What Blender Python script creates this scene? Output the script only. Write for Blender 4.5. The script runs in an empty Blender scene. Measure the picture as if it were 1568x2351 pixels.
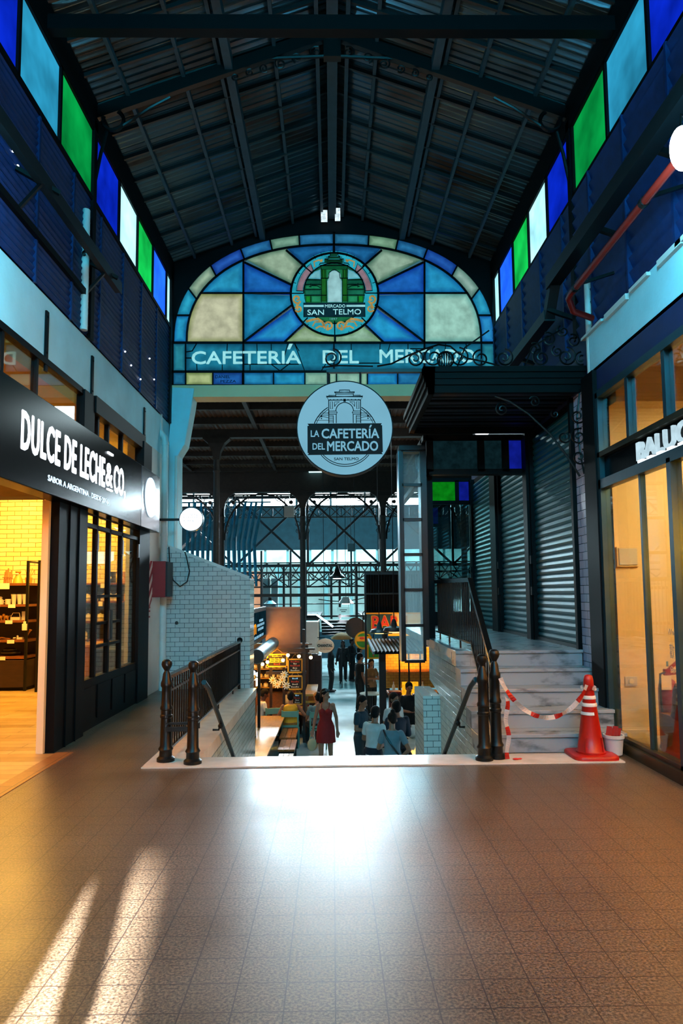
import bpy, bmesh, math, random
from math import sin, cos, pi, radians, sqrt, atan2
from mathutils import Vector as V, Matrix as M4, Euler

random.seed(7)
S = bpy.context.scene
COL = S.collection
D = bpy.data

# ------------------------------------------------------------------ camera
cam_d = D.cameras.new('camera')
cam = D.objects.new('camera', cam_d); COL.objects.link(cam)
cam_d.sensor_fit = 'VERTICAL'; cam_d.sensor_height = 36.0; cam_d.sensor_width = 24.0
cam_d.lens = 1585 / 2351 * 36.0
cam_d.shift_y = 52.5 / 2351
cam_d.clip_start = 0.05; cam_d.clip_end = 300
_p, _y, _r = math.atan(134 / 1585), math.atan(22 / 1585), radians(0.5)
_f = V((sin(_y) * cos(_p), cos(_y) * cos(_p), sin(_p)))
_x = V((cos(_y), -sin(_y), 0)); _u = _x.cross(_f)
_x2 = _x * cos(_r) - _u * sin(_r); _u2 = _u * cos(_r) + _x * sin(_r)
cam.matrix_world = M4(((_x2.x, _u2.x, -_f.x, 0), (_x2.y, _u2.y, -_f.y, 0), (_x2.z, _u2.z, -_f.z, 1.6), (0, 0, 0, 1)))
S.camera = cam
S.view_settings.view_transform = 'Standard'
S.view_settings.look = 'None'
S.view_settings.exposure = 0.0
S.view_settings.gamma = 1.0
S.view_settings.use_curve_mapping = False
cy = S.cycles
cy.max_bounces = 7; cy.diffuse_bounces = 3; cy.glossy_bounces = 4; cy.transmission_bounces = 4; cy.transparent_max_bounces = 12
cy.caustics_reflective = False; cy.caustics_refractive = False
cy.sample_clamp_indirect = 4.0; cy.sample_clamp_direct = 0.0
cy.use_denoising = True


def lin(h):
    h = h.lstrip('#'); c = [int(h[i:i + 2], 16) / 255 for i in (0, 2, 4)]
    return tuple(x / 12.92 if x <= .04045 else ((x + .055) / 1.055) ** 2.4 for x in c)


# ------------------------------------------------------------------ world, sun, daylight
W = D.worlds.new('world'); S.world = W; W.use_nodes = True
W.node_tree.nodes['Background'].inputs[0].default_value = (*lin('#6fc4e0'), 1)
W.node_tree.nodes['Background'].inputs[1].default_value = 0.25


def light(kind, name, loc, energy, color, direction=None, size=1.0, size_y=None, angle=None, spot=None, blend=.5):
    l = D.lights.new(name, kind); o = D.objects.new(name, l); COL.objects.link(o)
    o.location = loc; l.energy = energy; l.color = lin(color) if isinstance(color, str) else color
    if direction is not None:
        o.rotation_euler = V(direction).to_track_quat('-Z', 'Y').to_euler()
    if kind == 'AREA':
        l.size = size
        if size_y: l.shape = 'RECTANGLE'; l.size_y = size_y
    elif kind == 'POINT' or kind == 'SPOT':
        l.shadow_soft_size = size
    if kind == 'SPOT': l.spot_size = radians(spot); l.spot_blend = blend
    if kind == 'SUN': l.angle = radians(angle)
    return o


# morning sun falling through the street entrance behind the camera
light('SUN', 'sun', (0, -20, 12), 230.0, '#f6f6ff', (-0.16, 1, -0.268), angle=1.6)
# added cyan fill behind the camera, brightening the plaster bands
light('AREA', 'plaster_fill', (0.0, -3.9, 6.7), 1900, '#2cb8e2', (0, 1, -0.26), size=4.2, size_y=1.6)
# daylight through the hall's roof lantern
light('AREA', 'lantern_daylight', (0.5, 33, 8.3), 3600, '#8fe0f2', (0, -0.1, -1), size=12, size_y=5)
light('AREA', 'lantern_daylight', (0.3, 39.6, 7.3), 11500, '#d0ecf8', (0, -1, -0.18), size=14, size_y=1.1)
# added fill under the closed front-bay roof, brightening the hall floor
light('AREA', 'hall_floor_fill', (0.4, 16.5, 5.95), 170, '#d4f0f6', (0, -0.1, -1), size=3.0, size_y=1.2)
# ceiling lamps of the two shops
light('AREA', 'shop_ceiling_lamp', (-4.6, 10.8, 3.75), 480, '#ffc65c', (0, 0.1, -1), size=2.2, size_y=2.6)
light('AREA', 'shop_ceiling_lamp', (-4.5, 5.6, 3.75), 230, '#ff9c20', (0.1, 0, -1), size=2.0, size_y=2.6)
light('AREA', 'shop_ceiling_lamp', (4.3, 6.0, 3.2), 190, '#ffcf8a', (0, 0.35, -1), size=1.4, size_y=1.2)
light('AREA', 'window_lamp', (3.35, 4.2, 2.55), 450, '#ff9414', (-0.8, 0, -1), size=.5, size_y=2.8)  # unseen lamp added to pool amber light on the floor outside
# warm lamps of the food stalls
light('POINT', 'stall_lamp', (-1.9, 17.6, 0.1), 150, '#ffae3a', size=.15)
light('POINT', 'stall_lamp', (-1.6, 14.6, 0.3), 110, '#ffb85a', size=.15)
light('POINT', 'bar_lamp', (2.2, 19.3, 0.0), 110, '#ffab40', size=.15)

# ------------------------------------------------------------------ materials
MATS = {}


def mk(name, col, rough=.6, metal=0., spec=.5, var=0., scale=6., bump=0., bscale=None, stretch=(1, 1, 1), col2=None, thresh=None, coat=0.):
    """procedural surface: base colour broken up by noise, optional second colour in patches, optional bump"""
    m = D.materials.new(name); m.use_nodes = True; nt = m.node_tree; b = nt.nodes['Principled BSDF']
    c = lin(col) if isinstance(col, str) else col
    b.inputs['Roughness'].default_value = rough; b.inputs['Metallic'].default_value = metal
    b.inputs['Specular IOR Level'].default_value = spec
    if coat: b.inputs['Coat Weight'].default_value = coat; b.inputs['Coat Roughness'].default_value = .08
    b.inputs['Base Color'].default_value = (*c, 1)
    if var or bump or col2:
        tc = nt.nodes.new('ShaderNodeTexCoord'); mp = nt.nodes.new('ShaderNodeMapping'); mp.inputs['Scale'].default_value = stretch
        nt.links.new(tc.outputs['Object'], mp.inputs['Vector'])
        n = nt.nodes.new('ShaderNodeTexNoise'); n.inputs['Scale'].default_value = scale; n.inputs['Detail'].default_value = 5
        nt.links.new(mp.outputs[0], n.inputs['Vector'])
        if var or col2:
            r = nt.nodes.new('ShaderNodeValToRGB'); nt.links.new(n.outputs['Fac'], r.inputs[0])
            d = lin(col2) if col2 else tuple(x * (1 - var) for x in c)
            lo, hi = thresh or (.3, .7)
            r.color_ramp.elements[0].position = lo; r.color_ramp.elements[1].position = hi
            r.color_ramp.elements[0].color = (*d, 1); r.color_ramp.elements[1].color = (*(c if col2 else tuple(min(1, x * (1 + var * .5)) for x in c)), 1)
            nt.links.new(r.outputs[0], b.inputs['Base Color'])
        if bump:
            n2 = n
            if bscale:
                n2 = nt.nodes.new('ShaderNodeTexNoise'); n2.inputs['Scale'].default_value = bscale; n2.inputs['Detail'].default_value = 4
                nt.links.new(mp.outputs[0], n2.inputs['Vector'])
            bp = nt.nodes.new('ShaderNodeBump'); bp.inputs['Strength'].default_value = bump; bp.inputs['Distance'].default_value = .02
            nt.links.new(n2.outputs['Fac'], bp.inputs['Height']); nt.links.new(bp.outputs[0], b.inputs['Normal'])
    MATS[name] = m
    return m


def brickmat(name, c1, c2, mortar, bw, bh, ms, axes, rough=.3, off=.5, bump=.25, var=0., spec=.5, smooth=.1, bumpd=.01, noise=0., rshift=0.):
    """tiles, bricks or planks laid in the plane named by axes"""
    m = D.materials.new(name); m.use_nodes = True; nt = m.node_tree; b = nt.nodes['Principled BSDF']
    tc = nt.nodes.new('ShaderNodeTexCoord'); sp = nt.nodes.new('ShaderNodeSeparateXYZ'); cb = nt.nodes.new('ShaderNodeCombineXYZ')
    nt.links.new(tc.outputs['Object'], sp.inputs[0])
    nt.links.new(sp.outputs['XYZ'.index(axes[0])], cb.inputs[0]); nt.links.new(sp.outputs['XYZ'.index(axes[1])], cb.inputs[1])
    vec = cb.outputs[0]
    if noise:
        n = nt.nodes.new('ShaderNodeTexNoise'); n.inputs['Scale'].default_value = 5; nt.links.new(tc.outputs['Object'], n.inputs['Vector'])
        mx = nt.nodes.new('ShaderNodeMixRGB'); mx.inputs[0].default_value = noise
        nt.links.new(vec, mx.inputs[1]); nt.links.new(n.outputs['Color'], mx.inputs[2]); vec = mx.outputs[0]
    t = nt.nodes.new('ShaderNodeTexBrick'); t.offset = off; t.inputs['Scale'].default_value = 1
    t.inputs['Color1'].default_value = (*lin(c1), 1); t.inputs['Color2'].default_value = (*lin(c2), 1); t.inputs['Mortar'].default_value = (*lin(mortar), 1)
    t.inputs['Mortar Size'].default_value = ms; t.inputs['Mortar Smooth'].default_value = smooth
    t.inputs['Brick Width'].default_value = bw; t.inputs['Row Height'].default_value = bh
    nt.links.new(vec, t.inputs['Vector'])
    colout = t.outputs['Color']
    if var:
        n = nt.nodes.new('ShaderNodeTexNoise'); n.inputs['Scale'].default_value = var; n.inputs['Detail'].default_value = 6
        nt.links.new(tc.outputs['Object'], n.inputs['Vector'])
        mx = nt.nodes.new('ShaderNodeMixRGB'); mx.blend_type = 'MULTIPLY'; mx.inputs[0].default_value = .6
        nt.links.new(colout, mx.inputs[1]); nt.links.new(n.outputs['Fac'], mx.inputs[2]); colout = mx.outputs[0]
    nt.links.new(colout, b.inputs['Base Color'])
    b.inputs['Roughness'].default_value = rough; b.inputs['Specular IOR Level'].default_value = spec
    if bump:
        inv = nt.nodes.new('ShaderNodeMath'); inv.operation = 'SUBTRACT'; inv.inputs[0].default_value = 1; nt.links.new(t.outputs['Fac'], inv.inputs[1])
        bp = nt.nodes.new('ShaderNodeBump'); bp.inputs['Strength'].default_value = bump; bp.inputs['Distance'].default_value = bumpd
        nt.links.new(inv.outputs[0], bp.inputs['Height']); nt.links.new(bp.outputs[0], b.inputs['Normal'])
    MATS[name] = m
    return m


def em(name, col, strength, var=0., scale=3.):
    m = D.materials.new(name); m.use_nodes = True; nt = m.node_tree; nt.nodes.clear()
    o = nt.nodes.new('ShaderNodeOutputMaterial'); e = nt.nodes.new('ShaderNodeEmission')
    c = lin(col) if isinstance(col, str) else col
    e.inputs[0].default_value = (*c, 1); e.inputs[1].default_value = strength
    if var:
        tc = nt.nodes.new('ShaderNodeTexCoord'); n = nt.nodes.new('ShaderNodeTexNoise'); n.inputs['Scale'].default_value = scale; n.inputs['Detail'].default_value = 3
        nt.links.new(tc.outputs['Object'], n.inputs['Vector'])
        mr = nt.nodes.new('ShaderNodeMapRange'); mr.inputs['From Min'].default_value = .3; mr.inputs['From Max'].default_value = .7
        mr.inputs['To Min'].default_value = strength * (1 - var); mr.inputs['To Max'].default_value = strength * (1 + var)
        nt.links.new(n.outputs['Fac'], mr.inputs[0]); nt.links.new(mr.outputs[0], e.inputs[1])
    nt.links.new(e.outputs[0], o.inputs[0])
    MATS[name] = m
    return m


def glassmat(name, tint='#ffffff', refl=1., rough=.02):
    m = D.materials.new(name); m.use_nodes = True; nt = m.node_tree; nt.nodes.clear()
    o = nt.nodes.new('ShaderNodeOutputMaterial'); t = nt.nodes.new('ShaderNodeBsdfTransparent'); g = nt.nodes.new('ShaderNodeBsdfGlossy')
    t.inputs[0].default_value = (*lin(tint), 1); g.inputs['Roughness'].default_value = rough
    f = nt.nodes.new('ShaderNodeFresnel'); f.inputs[0].default_value = 1.5
    mu = nt.nodes.new('ShaderNodeMath'); mu.operation = 'MULTIPLY'; mu.inputs[1].default_value = refl; mu.use_clamp = True
    mx = nt.nodes.new('ShaderNodeMixShader')
    nt.links.new(f.outputs[0], mu.inputs[0]); nt.links.new(mu.outputs[0], mx.inputs[0])
    nt.links.new(t.outputs[0], mx.inputs[1]); nt.links.new(g.outputs[0], mx.inputs[2]); nt.links.new(mx.outputs[0], o.inputs[0])
    MATS[name] = m
    return m


def vcolmat(name, strength, noise=.25, scale=5.):
    """backlit painted glass: the tone of each piece of glass is its own, the light is behind it"""
    m = D.materials.new(name); m.use_nodes = True; nt = m.node_tree; nt.nodes.clear()
    o = nt.nodes.new('ShaderNodeOutputMaterial'); e = nt.nodes.new('ShaderNodeEmission'); a = nt.nodes.new('ShaderNodeAttribute'); a.attribute_name = 'glass_tone'
    tc = nt.nodes.new('ShaderNodeTexCoord'); n = nt.nodes.new('ShaderNodeTexNoise'); n.inputs['Scale'].default_value = scale; n.inputs['Detail'].default_value = 4
    nt.links.new(tc.outputs['Object'], n.inputs['Vector'])
    mr = nt.nodes.new('ShaderNodeMapRange'); mr.inputs['From Min'].default_value = .3; mr.inputs['From Max'].default_value = .7
    mr.inputs['To Min'].default_value = strength * (1 - noise); mr.inputs['To Max'].default_value = strength * (1 + noise)
    nt.links.new(n.outputs['Fac'], mr.inputs[0]); nt.links.new(mr.outputs[0], e.inputs[1])
    nt.links.new(a.outputs['Color'], e.inputs[0]); nt.links.new(e.outputs[0], o.inputs[0])
    MATS[name] = m
    return m


mk('plaster', '#a8e4ec', .75, var=.12, scale=2.2, bump=.12, bscale=30)
mk('plaster_white', '#cfd6cf', .7, var=.1, scale=2.5, bump=.1, bscale=25)
mk('plaster_cream', '#e6cf9c', .7, var=.05, scale=2)
mk('navy_siding', '#0e2a58', .5, var=.3, scale=9, spec=.25, bump=.05)
mk('navy_paint', '#12224a', .5, var=.2, scale=4)
mk('dark_iron', '#0c1113', .45, spec=.4, var=.3, scale=14)
mk('black_iron', '#050707', .4, spec=.3, var=.2, scale=20)
mk('black_steel', '#050607', .55, spec=.12, var=.2, scale=8)
mk('rail_top', '#1c2224', .22, metal=.7)
mk('teal_frame', '#2c4a52', .35, metal=.55, var=.15, scale=5)
mk('bronze_frame', '#4a4332', .3, metal=.75, var=.2, scale=4)
mk('pipe_white', '#c9d3cc', .5, var=.08, scale=3)
mk('red_metal', '#8c1210', .45, var=.15, scale=4)
mk('red_pipe', '#7c150c', .35, var=.15, scale=7)
mk('galvanised', '#6f8890', .38, metal=.8, var=.3, scale=7)
mk('roof_sheet', '#3a5864', .3, metal=.8, col2='#2c2c28', scale=.9, thresh=(.38, .5), stretch=(.5, 1, .5), bump=.06, bscale=40)
mk('roof_timber', '#2c3c42', .6, var=.25, scale=9)
mk('hall_sheet', '#4b3726', .55, metal=.3, var=.35, scale=2.5, stretch=(1, .4, 1))
mk('rust_beam', '#2a2622', .6, metal=.3, var=.35, scale=9)
mk('shutter_slat', '#0a565e', .4, metal=.3, var=.22, scale=5, stretch=(1, 1, .6), bump=.05, bscale=22)
mk('canopy_iron', '#050909', .6, spec=.08, var=.2, scale=8)
mk('canopy_slat', '#060e22', .55, var=.2, scale=6)
mk('marble', '#949a9c', .24, col2='#4c5254', scale=3.2, thresh=(.30, .46), stretch=(1, 1.6, 2.2), spec=.5)
mk('marble_sill', '#d6cfbf', .2, var=.14, scale=5)
mk('orange_cone', '#b01406', .42, var=.18, scale=9, bump=.03)
mk('reflective_band', '#e9e2d6', .35, var=.1, scale=20)
mk('tape_white', '#e6ddd6', .4, var=.06)
mk('tape_red', '#d02a1c', .4)
mk('dark_wood', '#2a140a', .5, var=.35, scale=8, stretch=(1, 1, 4))
mk('wood', '#8a5526', .4, var=.35, scale=7, stretch=(5, 1, 5))
mk('pale_wood', '#c08a32', .3, var=.25, scale=5, stretch=(6, 1, 1), spec=.6)
mk('bench_wood', '#a3622a', .38, var=.35, scale=6, stretch=(7, 1, 1))
mk('shelf_wood', '#7a4318', .5, var=.3, scale=8, stretch=(1, 6, 6))
mk('chair_green', '#5f9c8f', .45, var=.1)
mk('ceramic', '#efe3c4', .25, var=.05)
mk('black_plastic', '#0c0c0c', .4)
mk('leather', '#0e0d0b', .28, var=.2, scale=15, bump=.25, bscale=12, spec=.7)
mk('paper', '#e9ddc0', .7, var=.05)
mk('kraft', '#a86c2c', .7, var=.15, scale=12)
mk('gold', '#c89028', .45, var=.2)
mk('yellow_paint', '#e0a21c', .5, var=.12)
mk('chalk_black', '#15110d', .7, var=.2, scale=9)
mk('chalk', '#d8d2c0', .8)
mk('chalk_red', '#c83a22', .8)
mk('chalk_yellow', '#d8b23a', .8)
mk('bar_teal', '#1d4a50', .55, var=.15)
mk('bar_red', '#d03422', .5, var=.1)
mk('bar_cream', '#d8d0a8', .6, var=.08)
mk('bar_green', '#2a8a30', .55, var=.15)
mk('sign_cream', '#e0d6c0', .5, var=.04)
mk('tan_panel', '#8a6a5c', .6, var=.1)
mk('white_panel', '#c8c6bf', .5, var=.06)
mk('flower_white', '#efe8d6', .6)
mk('teal_wall', '#1c4650', .6, var=.25, scale=3)
mk('office_wall', '#bcd2cf', .6, var=.1, scale=2)
mk('skin', '#8f5a40', .5, var=.06, scale=10)
mk('skin_light', '#a06a50', .5, var=.06, scale=10)
mk('skin_dark', '#5a3423', .5, var=.06, scale=10)
mk('hair_dark', '#0a0605', .75, spec=.2, var=.3, scale=30, stretch=(3, 3, .6))
mk('hair_brown', '#1c0e07', .75, spec=.2, var=.3, scale=30, stretch=(3, 3, .6))
mk('eye', '#15100e', .2)
for n_, c_ in dict(red='#8e0f10', teal='#12303c', white='#cfc9c2', grey='#6c8088', black='#0a0a0b', jeans='#1d2a36', charcoal='#2c3236', yellow='#d69a1a', khaki='#8a5a20', sky='#3f7f9c', slate='#5a7276', pattern='#7c5a40', navy='#0e1a2a', maroon='#4a1018', cream='#cdb489').items():
    mk('cloth_' + n_, c_, .8, var=.15, scale=7, bump=.25, bscale=9)
brickmat('subway_tile', '#c3d0ca', '#b4c5c0', '#2a3a3e', .158, .0797, .0032, 'XZ', .16, bump=.5, bumpd=.004)
brickmat('subway_tile_side', '#c2cfc9', '#b0c0bc', '#33302c', .158, .0797, .0034, 'YZ', .12, bump=.6, bumpd=.006)
brickmat('lilac_tile', '#b9bdd0', '#a9aec6', '#3a4050', .2, .098, .004, 'YZ', .14, bump=.5, bumpd=.005)
brickmat('yellow_tile', '#d8a850', '#cf9a44', '#7a5520', .16, .08, .004, 'XZ', .3, bump=.3)
brickmat('shop_brick', '#f2dca0', '#e8cc88', '#9a7434', .26, .082, .006, 'XZ', .75, bump=.9, bumpd=.015, noise=.012, smooth=.6)
brickmat('shop_brick_side', '#f2dca0', '#e8cc88', '#9a7434', .26, .082, .006, 'YZ', .75, bump=.9, bumpd=.015, noise=.012, smooth=.6)
brickmat('grey_shop_tile', '#5f6668', '#555c60', '#20201e', .2, .1, .005, 'XZ', .3, bump=.3)
brickmat('plank_floor', '#d8b678', '#b8904c', '#6a4a20', 1.1, .16, .004, 'XY', .35, off=.37, bump=.2, bumpd=.003, var=3.5)
brickmat('threshold_tile', '#a8743a', '#9c6a34', '#4c3218', .5, .3, .004, 'YX', .4, off=0, bump=.2, var=40)
brickmat('office_tile', '#b9a478', '#a89468', '#6c5c3c', .4, .4, .004, 'XY', .4, off=0, bump=.1)
glassmat('clear_glass', '#f4f6f2', .55, .01)
glassmat('mirror_glass', '#8fa8a8', 3.2, .015)
glassmat('haze_glass', '#d8ecf0', 1.2, .1)
_nt = MATS['haze_glass'].node_tree; _tl = _nt.nodes.new('ShaderNodeBsdfTranslucent'); _tl.inputs[0].default_value = (*lin('#cfe8ee'), 1); _mx = _nt.nodes.new('ShaderNodeMixShader'); _mx.inputs[0].default_value = .25
_o = [n for n in _nt.nodes if n.type == 'OUTPUT_MATERIAL'][0]; _nt.links.new(_o.inputs[0].links[0].from_socket, _mx.inputs[1]); _nt.links.new(_tl.outputs[0], _mx.inputs[2]); _nt.links.new(_mx.outputs[0], _o.inputs[0])
vcolmat('painted_glass', .72)


def terrazzo():
    m = D.materials.new('terrazzo'); m.use_nodes = True; nt = m.node_tree; b = nt.nodes['Principled BSDF']; L = nt.links.new
    tc = nt.nodes.new('ShaderNodeTexCoord')
    n1 = nt.nodes.new('ShaderNodeTexNoise'); n1.inputs['Scale'].default_value = 80; n1.inputs['Detail'].default_value = 3; n1.inputs['Roughness'].default_value = .65
    L(tc.outputs['Object'], n1.inputs['Vector'])
    r = nt.nodes.new('ShaderNodeValToRGB'); L(n1.outputs['Fac'], r.inputs[0])
    e = r.color_ramp.elements
    e[0].position = .34; e[0].color = (*lin('#2c241c'), 1); e[1].position = .62; e[1].color = (*lin('#7e6a52'), 1)
    k = e.new(.46); k.color = (*lin('#544534'), 1)
    n2 = nt.nodes.new('ShaderNodeTexNoise'); n2.inputs['Scale'].default_value = 1.3; n2.inputs['Detail'].default_value = 4; L(tc.outputs['Object'], n2.inputs['Vector'])
    mx = nt.nodes.new('ShaderNodeMixRGB'); mx.blend_type = 'MULTIPLY'; mx.inputs[0].default_value = .45; L(r.outputs[0], mx.inputs[1]); L(n2.outputs['Fac'], mx.inputs[2])
    t = nt.nodes.new('ShaderNodeTexBrick'); t.offset = 0; t.inputs['Scale'].default_value = 1; t.inputs['Brick Width'].default_value = .2; t.inputs['Row Height'].default_value = .2
    t.inputs['Mortar Size'].default_value = .0032; t.inputs['Mortar Smooth'].default_value = .2
    L(tc.outputs['Object'], t.inputs['Vector'])
    m2 = nt.nodes.new('ShaderNodeMixRGB'); L(t.outputs['Fac'], m2.inputs[0]); L(mx.outputs[0], m2.inputs[1]); m2.inputs[2].default_value = (*lin('#2c221c'), 1)
    L(m2.outputs[0], b.inputs['Base Color'])
    rr = nt.nodes.new('ShaderNodeMapRange'); rr.inputs['From Min'].default_value = .3; rr.inputs['From Max'].default_value = .7; rr.inputs['To Min'].default_value = .28; rr.inputs['To Max'].default_value = .40
    L(n2.outputs['Fac'], rr.inputs[0]); L(rr.outputs[0], b.inputs['Roughness'])
    b.inputs['Specular IOR Level'].default_value = .6
    bp = nt.nodes.new('ShaderNodeBump'); bp.inputs['Strength'].default_value = .12; bp.inputs['Distance'].default_value = .004
    L(n1.outputs['Fac'], bp.inputs['Height']); L(bp.outputs[0], b.inputs['Normal'])
    MATS['terrazzo'] = m


terrazzo()
# ------------------------------------------------------------------ mesh helpers
def BM(): return bmesh.new()


def box(bm, x0, x1, y0, y1, z0, z1, T=None):
    vs = [bm.verts.new((x, y, z)) for x in (x0, x1) for y in (y0, y1) for z in (z0, z1)]
    if T is not None:
        for v in vs: v.co = T @ v.co
    for q in ((0, 1, 3, 2), (4, 6, 7, 5), (0, 4, 5, 1), (2, 3, 7, 6), (0, 2, 6, 4), (1, 5, 7, 3)):
        bm.faces.new([vs[i] for i in q])
    return bm


def frame_of(p0, p1):
    d = V(p1) - V(p0); q = d.to_track_quat('Z', 'Y')
    return M4.Translation(V(p0)) @ q.to_matrix().to_4x4(), d.length


def bar(bm, p0, p1, w, h=None):
    """square bar between two points"""
    T, L = frame_of(p0, p1); h = h or w
    return box(bm, -w / 2, w / 2, -h / 2, h / 2, 0, L, T)


def rings(bm, rr, closed_ends=True, loop=False):
    """loft a list of vertex rings"""
    vr = [[bm.verts.new(p) for p in r] for r in rr]
    n = len(vr[0])
    for a, b in list(zip(vr, vr[1:])) + ([(vr[-1], vr[0])] if loop else []):
        for i in range(n):
            j = (i + 1) % n
            bm.faces.new((a[i], a[j], b[j], b[i]))
    if closed_ends and not loop:
        bm.faces.new(vr[0][::-1]); bm.faces.new(vr[-1])
    return bm


def tube(bm, pts, r, n=6, closed=False):
    pts = [V(p) for p in pts]; N = len(pts); rr = []
    up = None
    for i, p in enumerate(pts):
        a = pts[i - 1] if (i > 0 or closed) else p; b = pts[(i + 1) % N] if (i < N - 1 or closed) else p
        t = (b - a)
        if t.length < 1e-9: t = V((0, 0, 1))
        t.normalize()
        if up is None: up = t.orthogonal().normalized()
        up = (up - t * up.dot(t))
        up = up.normalized() if up.length > 1e-6 else t.orthogonal().normalized()
        s = t.cross(up); ri = r[i] if isinstance(r, (list, tuple)) else r
        rr.append([p + (up * cos(2 * pi * k / n) + s * sin(2 * pi * k / n)) * ri for k in range(n)])
    return rings(bm, rr, not closed, closed)


def cyl(bm, p0, p1, r0, r1=None, n=16):
    return tube(bm, [p0, p1], [r0, r0 if r1 is None else r1], n)


def lathe(bm, prof, c=(0, 0, 0), n=24, T=None, ring=False):
    """prof: list of (radius, z); ring = closed profile with a hole in the middle"""
    c = V(c); rr = []
    for r, z in prof:
        pts_ = [V((max(r, .0004) * cos(2 * pi * k / n), max(r, .0004) * sin(2 * pi * k / n), z)) for k in range(n)]
        rr.append([(T @ p if T is not None else p) + c for p in pts_])
    return rings(bm, rr, True, ring)


def ellip(bm, c, r, T=None, u=14, v=9):
    if isinstance(r, (int, float)): r = (r, r, r)
    rr = []
    for i in range(v + 1):
        th = -pi / 2 + pi * i / v
        cr = max(cos(th), .01)
        ring = [V((r[0] * cr * cos(2 * pi * k / u), r[1] * cr * sin(2 * pi * k / u), r[2] * sin(th))) for k in range(u)]
        rr.append([(T @ p if T is not None else p) + V(c) for p in ring])
    return rings(bm, rr)


def prism(bm, pts, T, d0, d1):
    """polygon in the XZ plane of T, extruded along its Y from d0 to d1"""
    a = [bm.verts.new(T @ V((x, d0, z))) for x, z in pts]; b = [bm.verts.new(T @ V((x, d1, z))) for x, z in pts]
    n = len(pts); bm.faces.new(a); bm.faces.new(b[::-1])
    for i in range(n):
        j = (i + 1) % n
        bm.faces.new((a[j], a[i], b[i], b[j]))
    return bm


def stroke(bm, pts, w, T, d0, d1, closed=False):
    """flat ribbon of width w along a polyline in the XZ plane of T"""
    P = [V((p[0], 0, p[1])) for p in pts]
    if closed: P.append(P[0])
    N = len(P); L = []
    for i in range(N):
        a = P[i - 1] if i > 0 else (P[-2] if closed else P[i]); b = P[i + 1] if i < N - 1 else (P[1] if closed else P[i])
        t = (b - a); t = t.normalized() if t.length > 1e-9 else V((1, 0, 0))
        k = 1.0
        if 0 < i < N - 1:
            t1 = (P[i] - a).normalized(); t2 = (b - P[i]).normalized(); k = 1 / max(.5, sqrt(max(0, (1 + t1.dot(t2)) / 2)))
        nrm = V((-t.z, 0, t.x)) * (w / 2 * k); L.append((P[i] + nrm, P[i] - nrm))
    for (a, b), (c, d) in zip(L, L[1:]):
        q = [(a.x, a.z), (b.x, b.z), (d.x, d.z), (c.x, c.z)]
        try: prism(bm, q, T, d0, d1)
        except ValueError: pass
    return bm


def arc(cx, cz, rx, rz, a0, a1, n=16):
    return [(cx + rx * cos(radians(a0 + (a1 - a0) * i / n)), cz + rz * sin(radians(a0 + (a1 - a0) * i / n))) for i in range(n + 1)]


def spiral(cx, cz, r, turns=1.6, a0=0., sgn=1, n=26, rmin=.12):
    out = []
    for i in range(n + 1):
        t = i / n; rr = r * (rmin + (1 - rmin) * t ** .9); a = a0 - sgn * (1 - t) * turns * 2 * pi
        out.append((cx + rr * cos(a), cz + rr * sin(a)))
    return out


I4 = M4.Identity(4)


def plane(origin, ux=(1, 0, 0), n=(0, 1, 0)):
    """matrix whose X runs along ux, Z up, Y along n (pointing away from the viewer)"""
    ux = V(ux).normalized(); n = V(n).normalized(); uz = ux.cross(n)
    return M4(((ux.x, n.x, uz.x, origin[0]), (ux.y, n.y, uz.y, origin[1]), (ux.z, n.z, uz.z, origin[2]), (0, 0, 0, 1)))


def text_mesh(s, h, w=None, depth=.01, bold=0., T=I4, align='L', space=1.0):
    """lettering in the XZ plane of T: cap height h, squeezed to width w"""
    c = D.curves.new('lettering', 'FONT'); c.body = s; c.size = 1; c.space_character = space; c.resolution_u = 3
    o = D.objects.new('lettering', c); COL.objects.link(o)
    bpy.context.view_layer.update()
    me = D.meshes.new_from_object(o.evaluated_get(bpy.context.evaluated_depsgraph_get()))
    D.objects.remove(o); D.curves.remove(c)
    bm = BM(); bm.from_mesh(me); D.meshes.remove(me)
    if not bm.verts: return bm
    x0 = min(v.co.x for v in bm.verts); x1 = max(v.co.x for v in bm.verts)
    sz = h / .729; sx = (w / (x1 - x0)) if w else sz
    W_ = (x1 - x0) * sx; off = {'L': 0, 'C': -W_ / 2, 'R': -W_}[align]
    g = bmesh.ops.extrude_face_region(bm, geom=bm.faces[:])
    ev = {v for v in g['geom'] if isinstance(v, bmesh.types.BMVert)}
    for v in bm.verts:
        x, y = v.co.x, v.co.y
        v.co = V(((x - x0) * sx + off, -depth if v in ev else 0, y * sz))
    bmesh.ops.recalc_face_normals(bm, faces=bm.faces[:])
    if bold:                                   # heavier strokes: the outline laid down a few times, slightly shifted
        src = D.meshes.new('tmp'); bm.to_mesh(src)
        for i, (dx, dz) in enumerate(((1, 0), (-1, 0), (0, 1), (0, -1), (.7, .7), (-.7, -.7), (.7, -.7), (-.7, .7))):
            n0 = len(bm.verts); bm.from_mesh(src); bm.verts.ensure_lookup_table()
            for v in bm.verts[n0:]: v.co += V((dx * bold * h, -.00004 * (i + 1), dz * bold * h))
        D.meshes.remove(src)
    for v in bm.verts: v.co = T @ v.co
    return bm


def merge(bm, other):
    me = D.meshes.new('tmp'); other.to_mesh(me); other.free(); bm.from_mesh(me); D.meshes.remove(me)
    return bm


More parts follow.
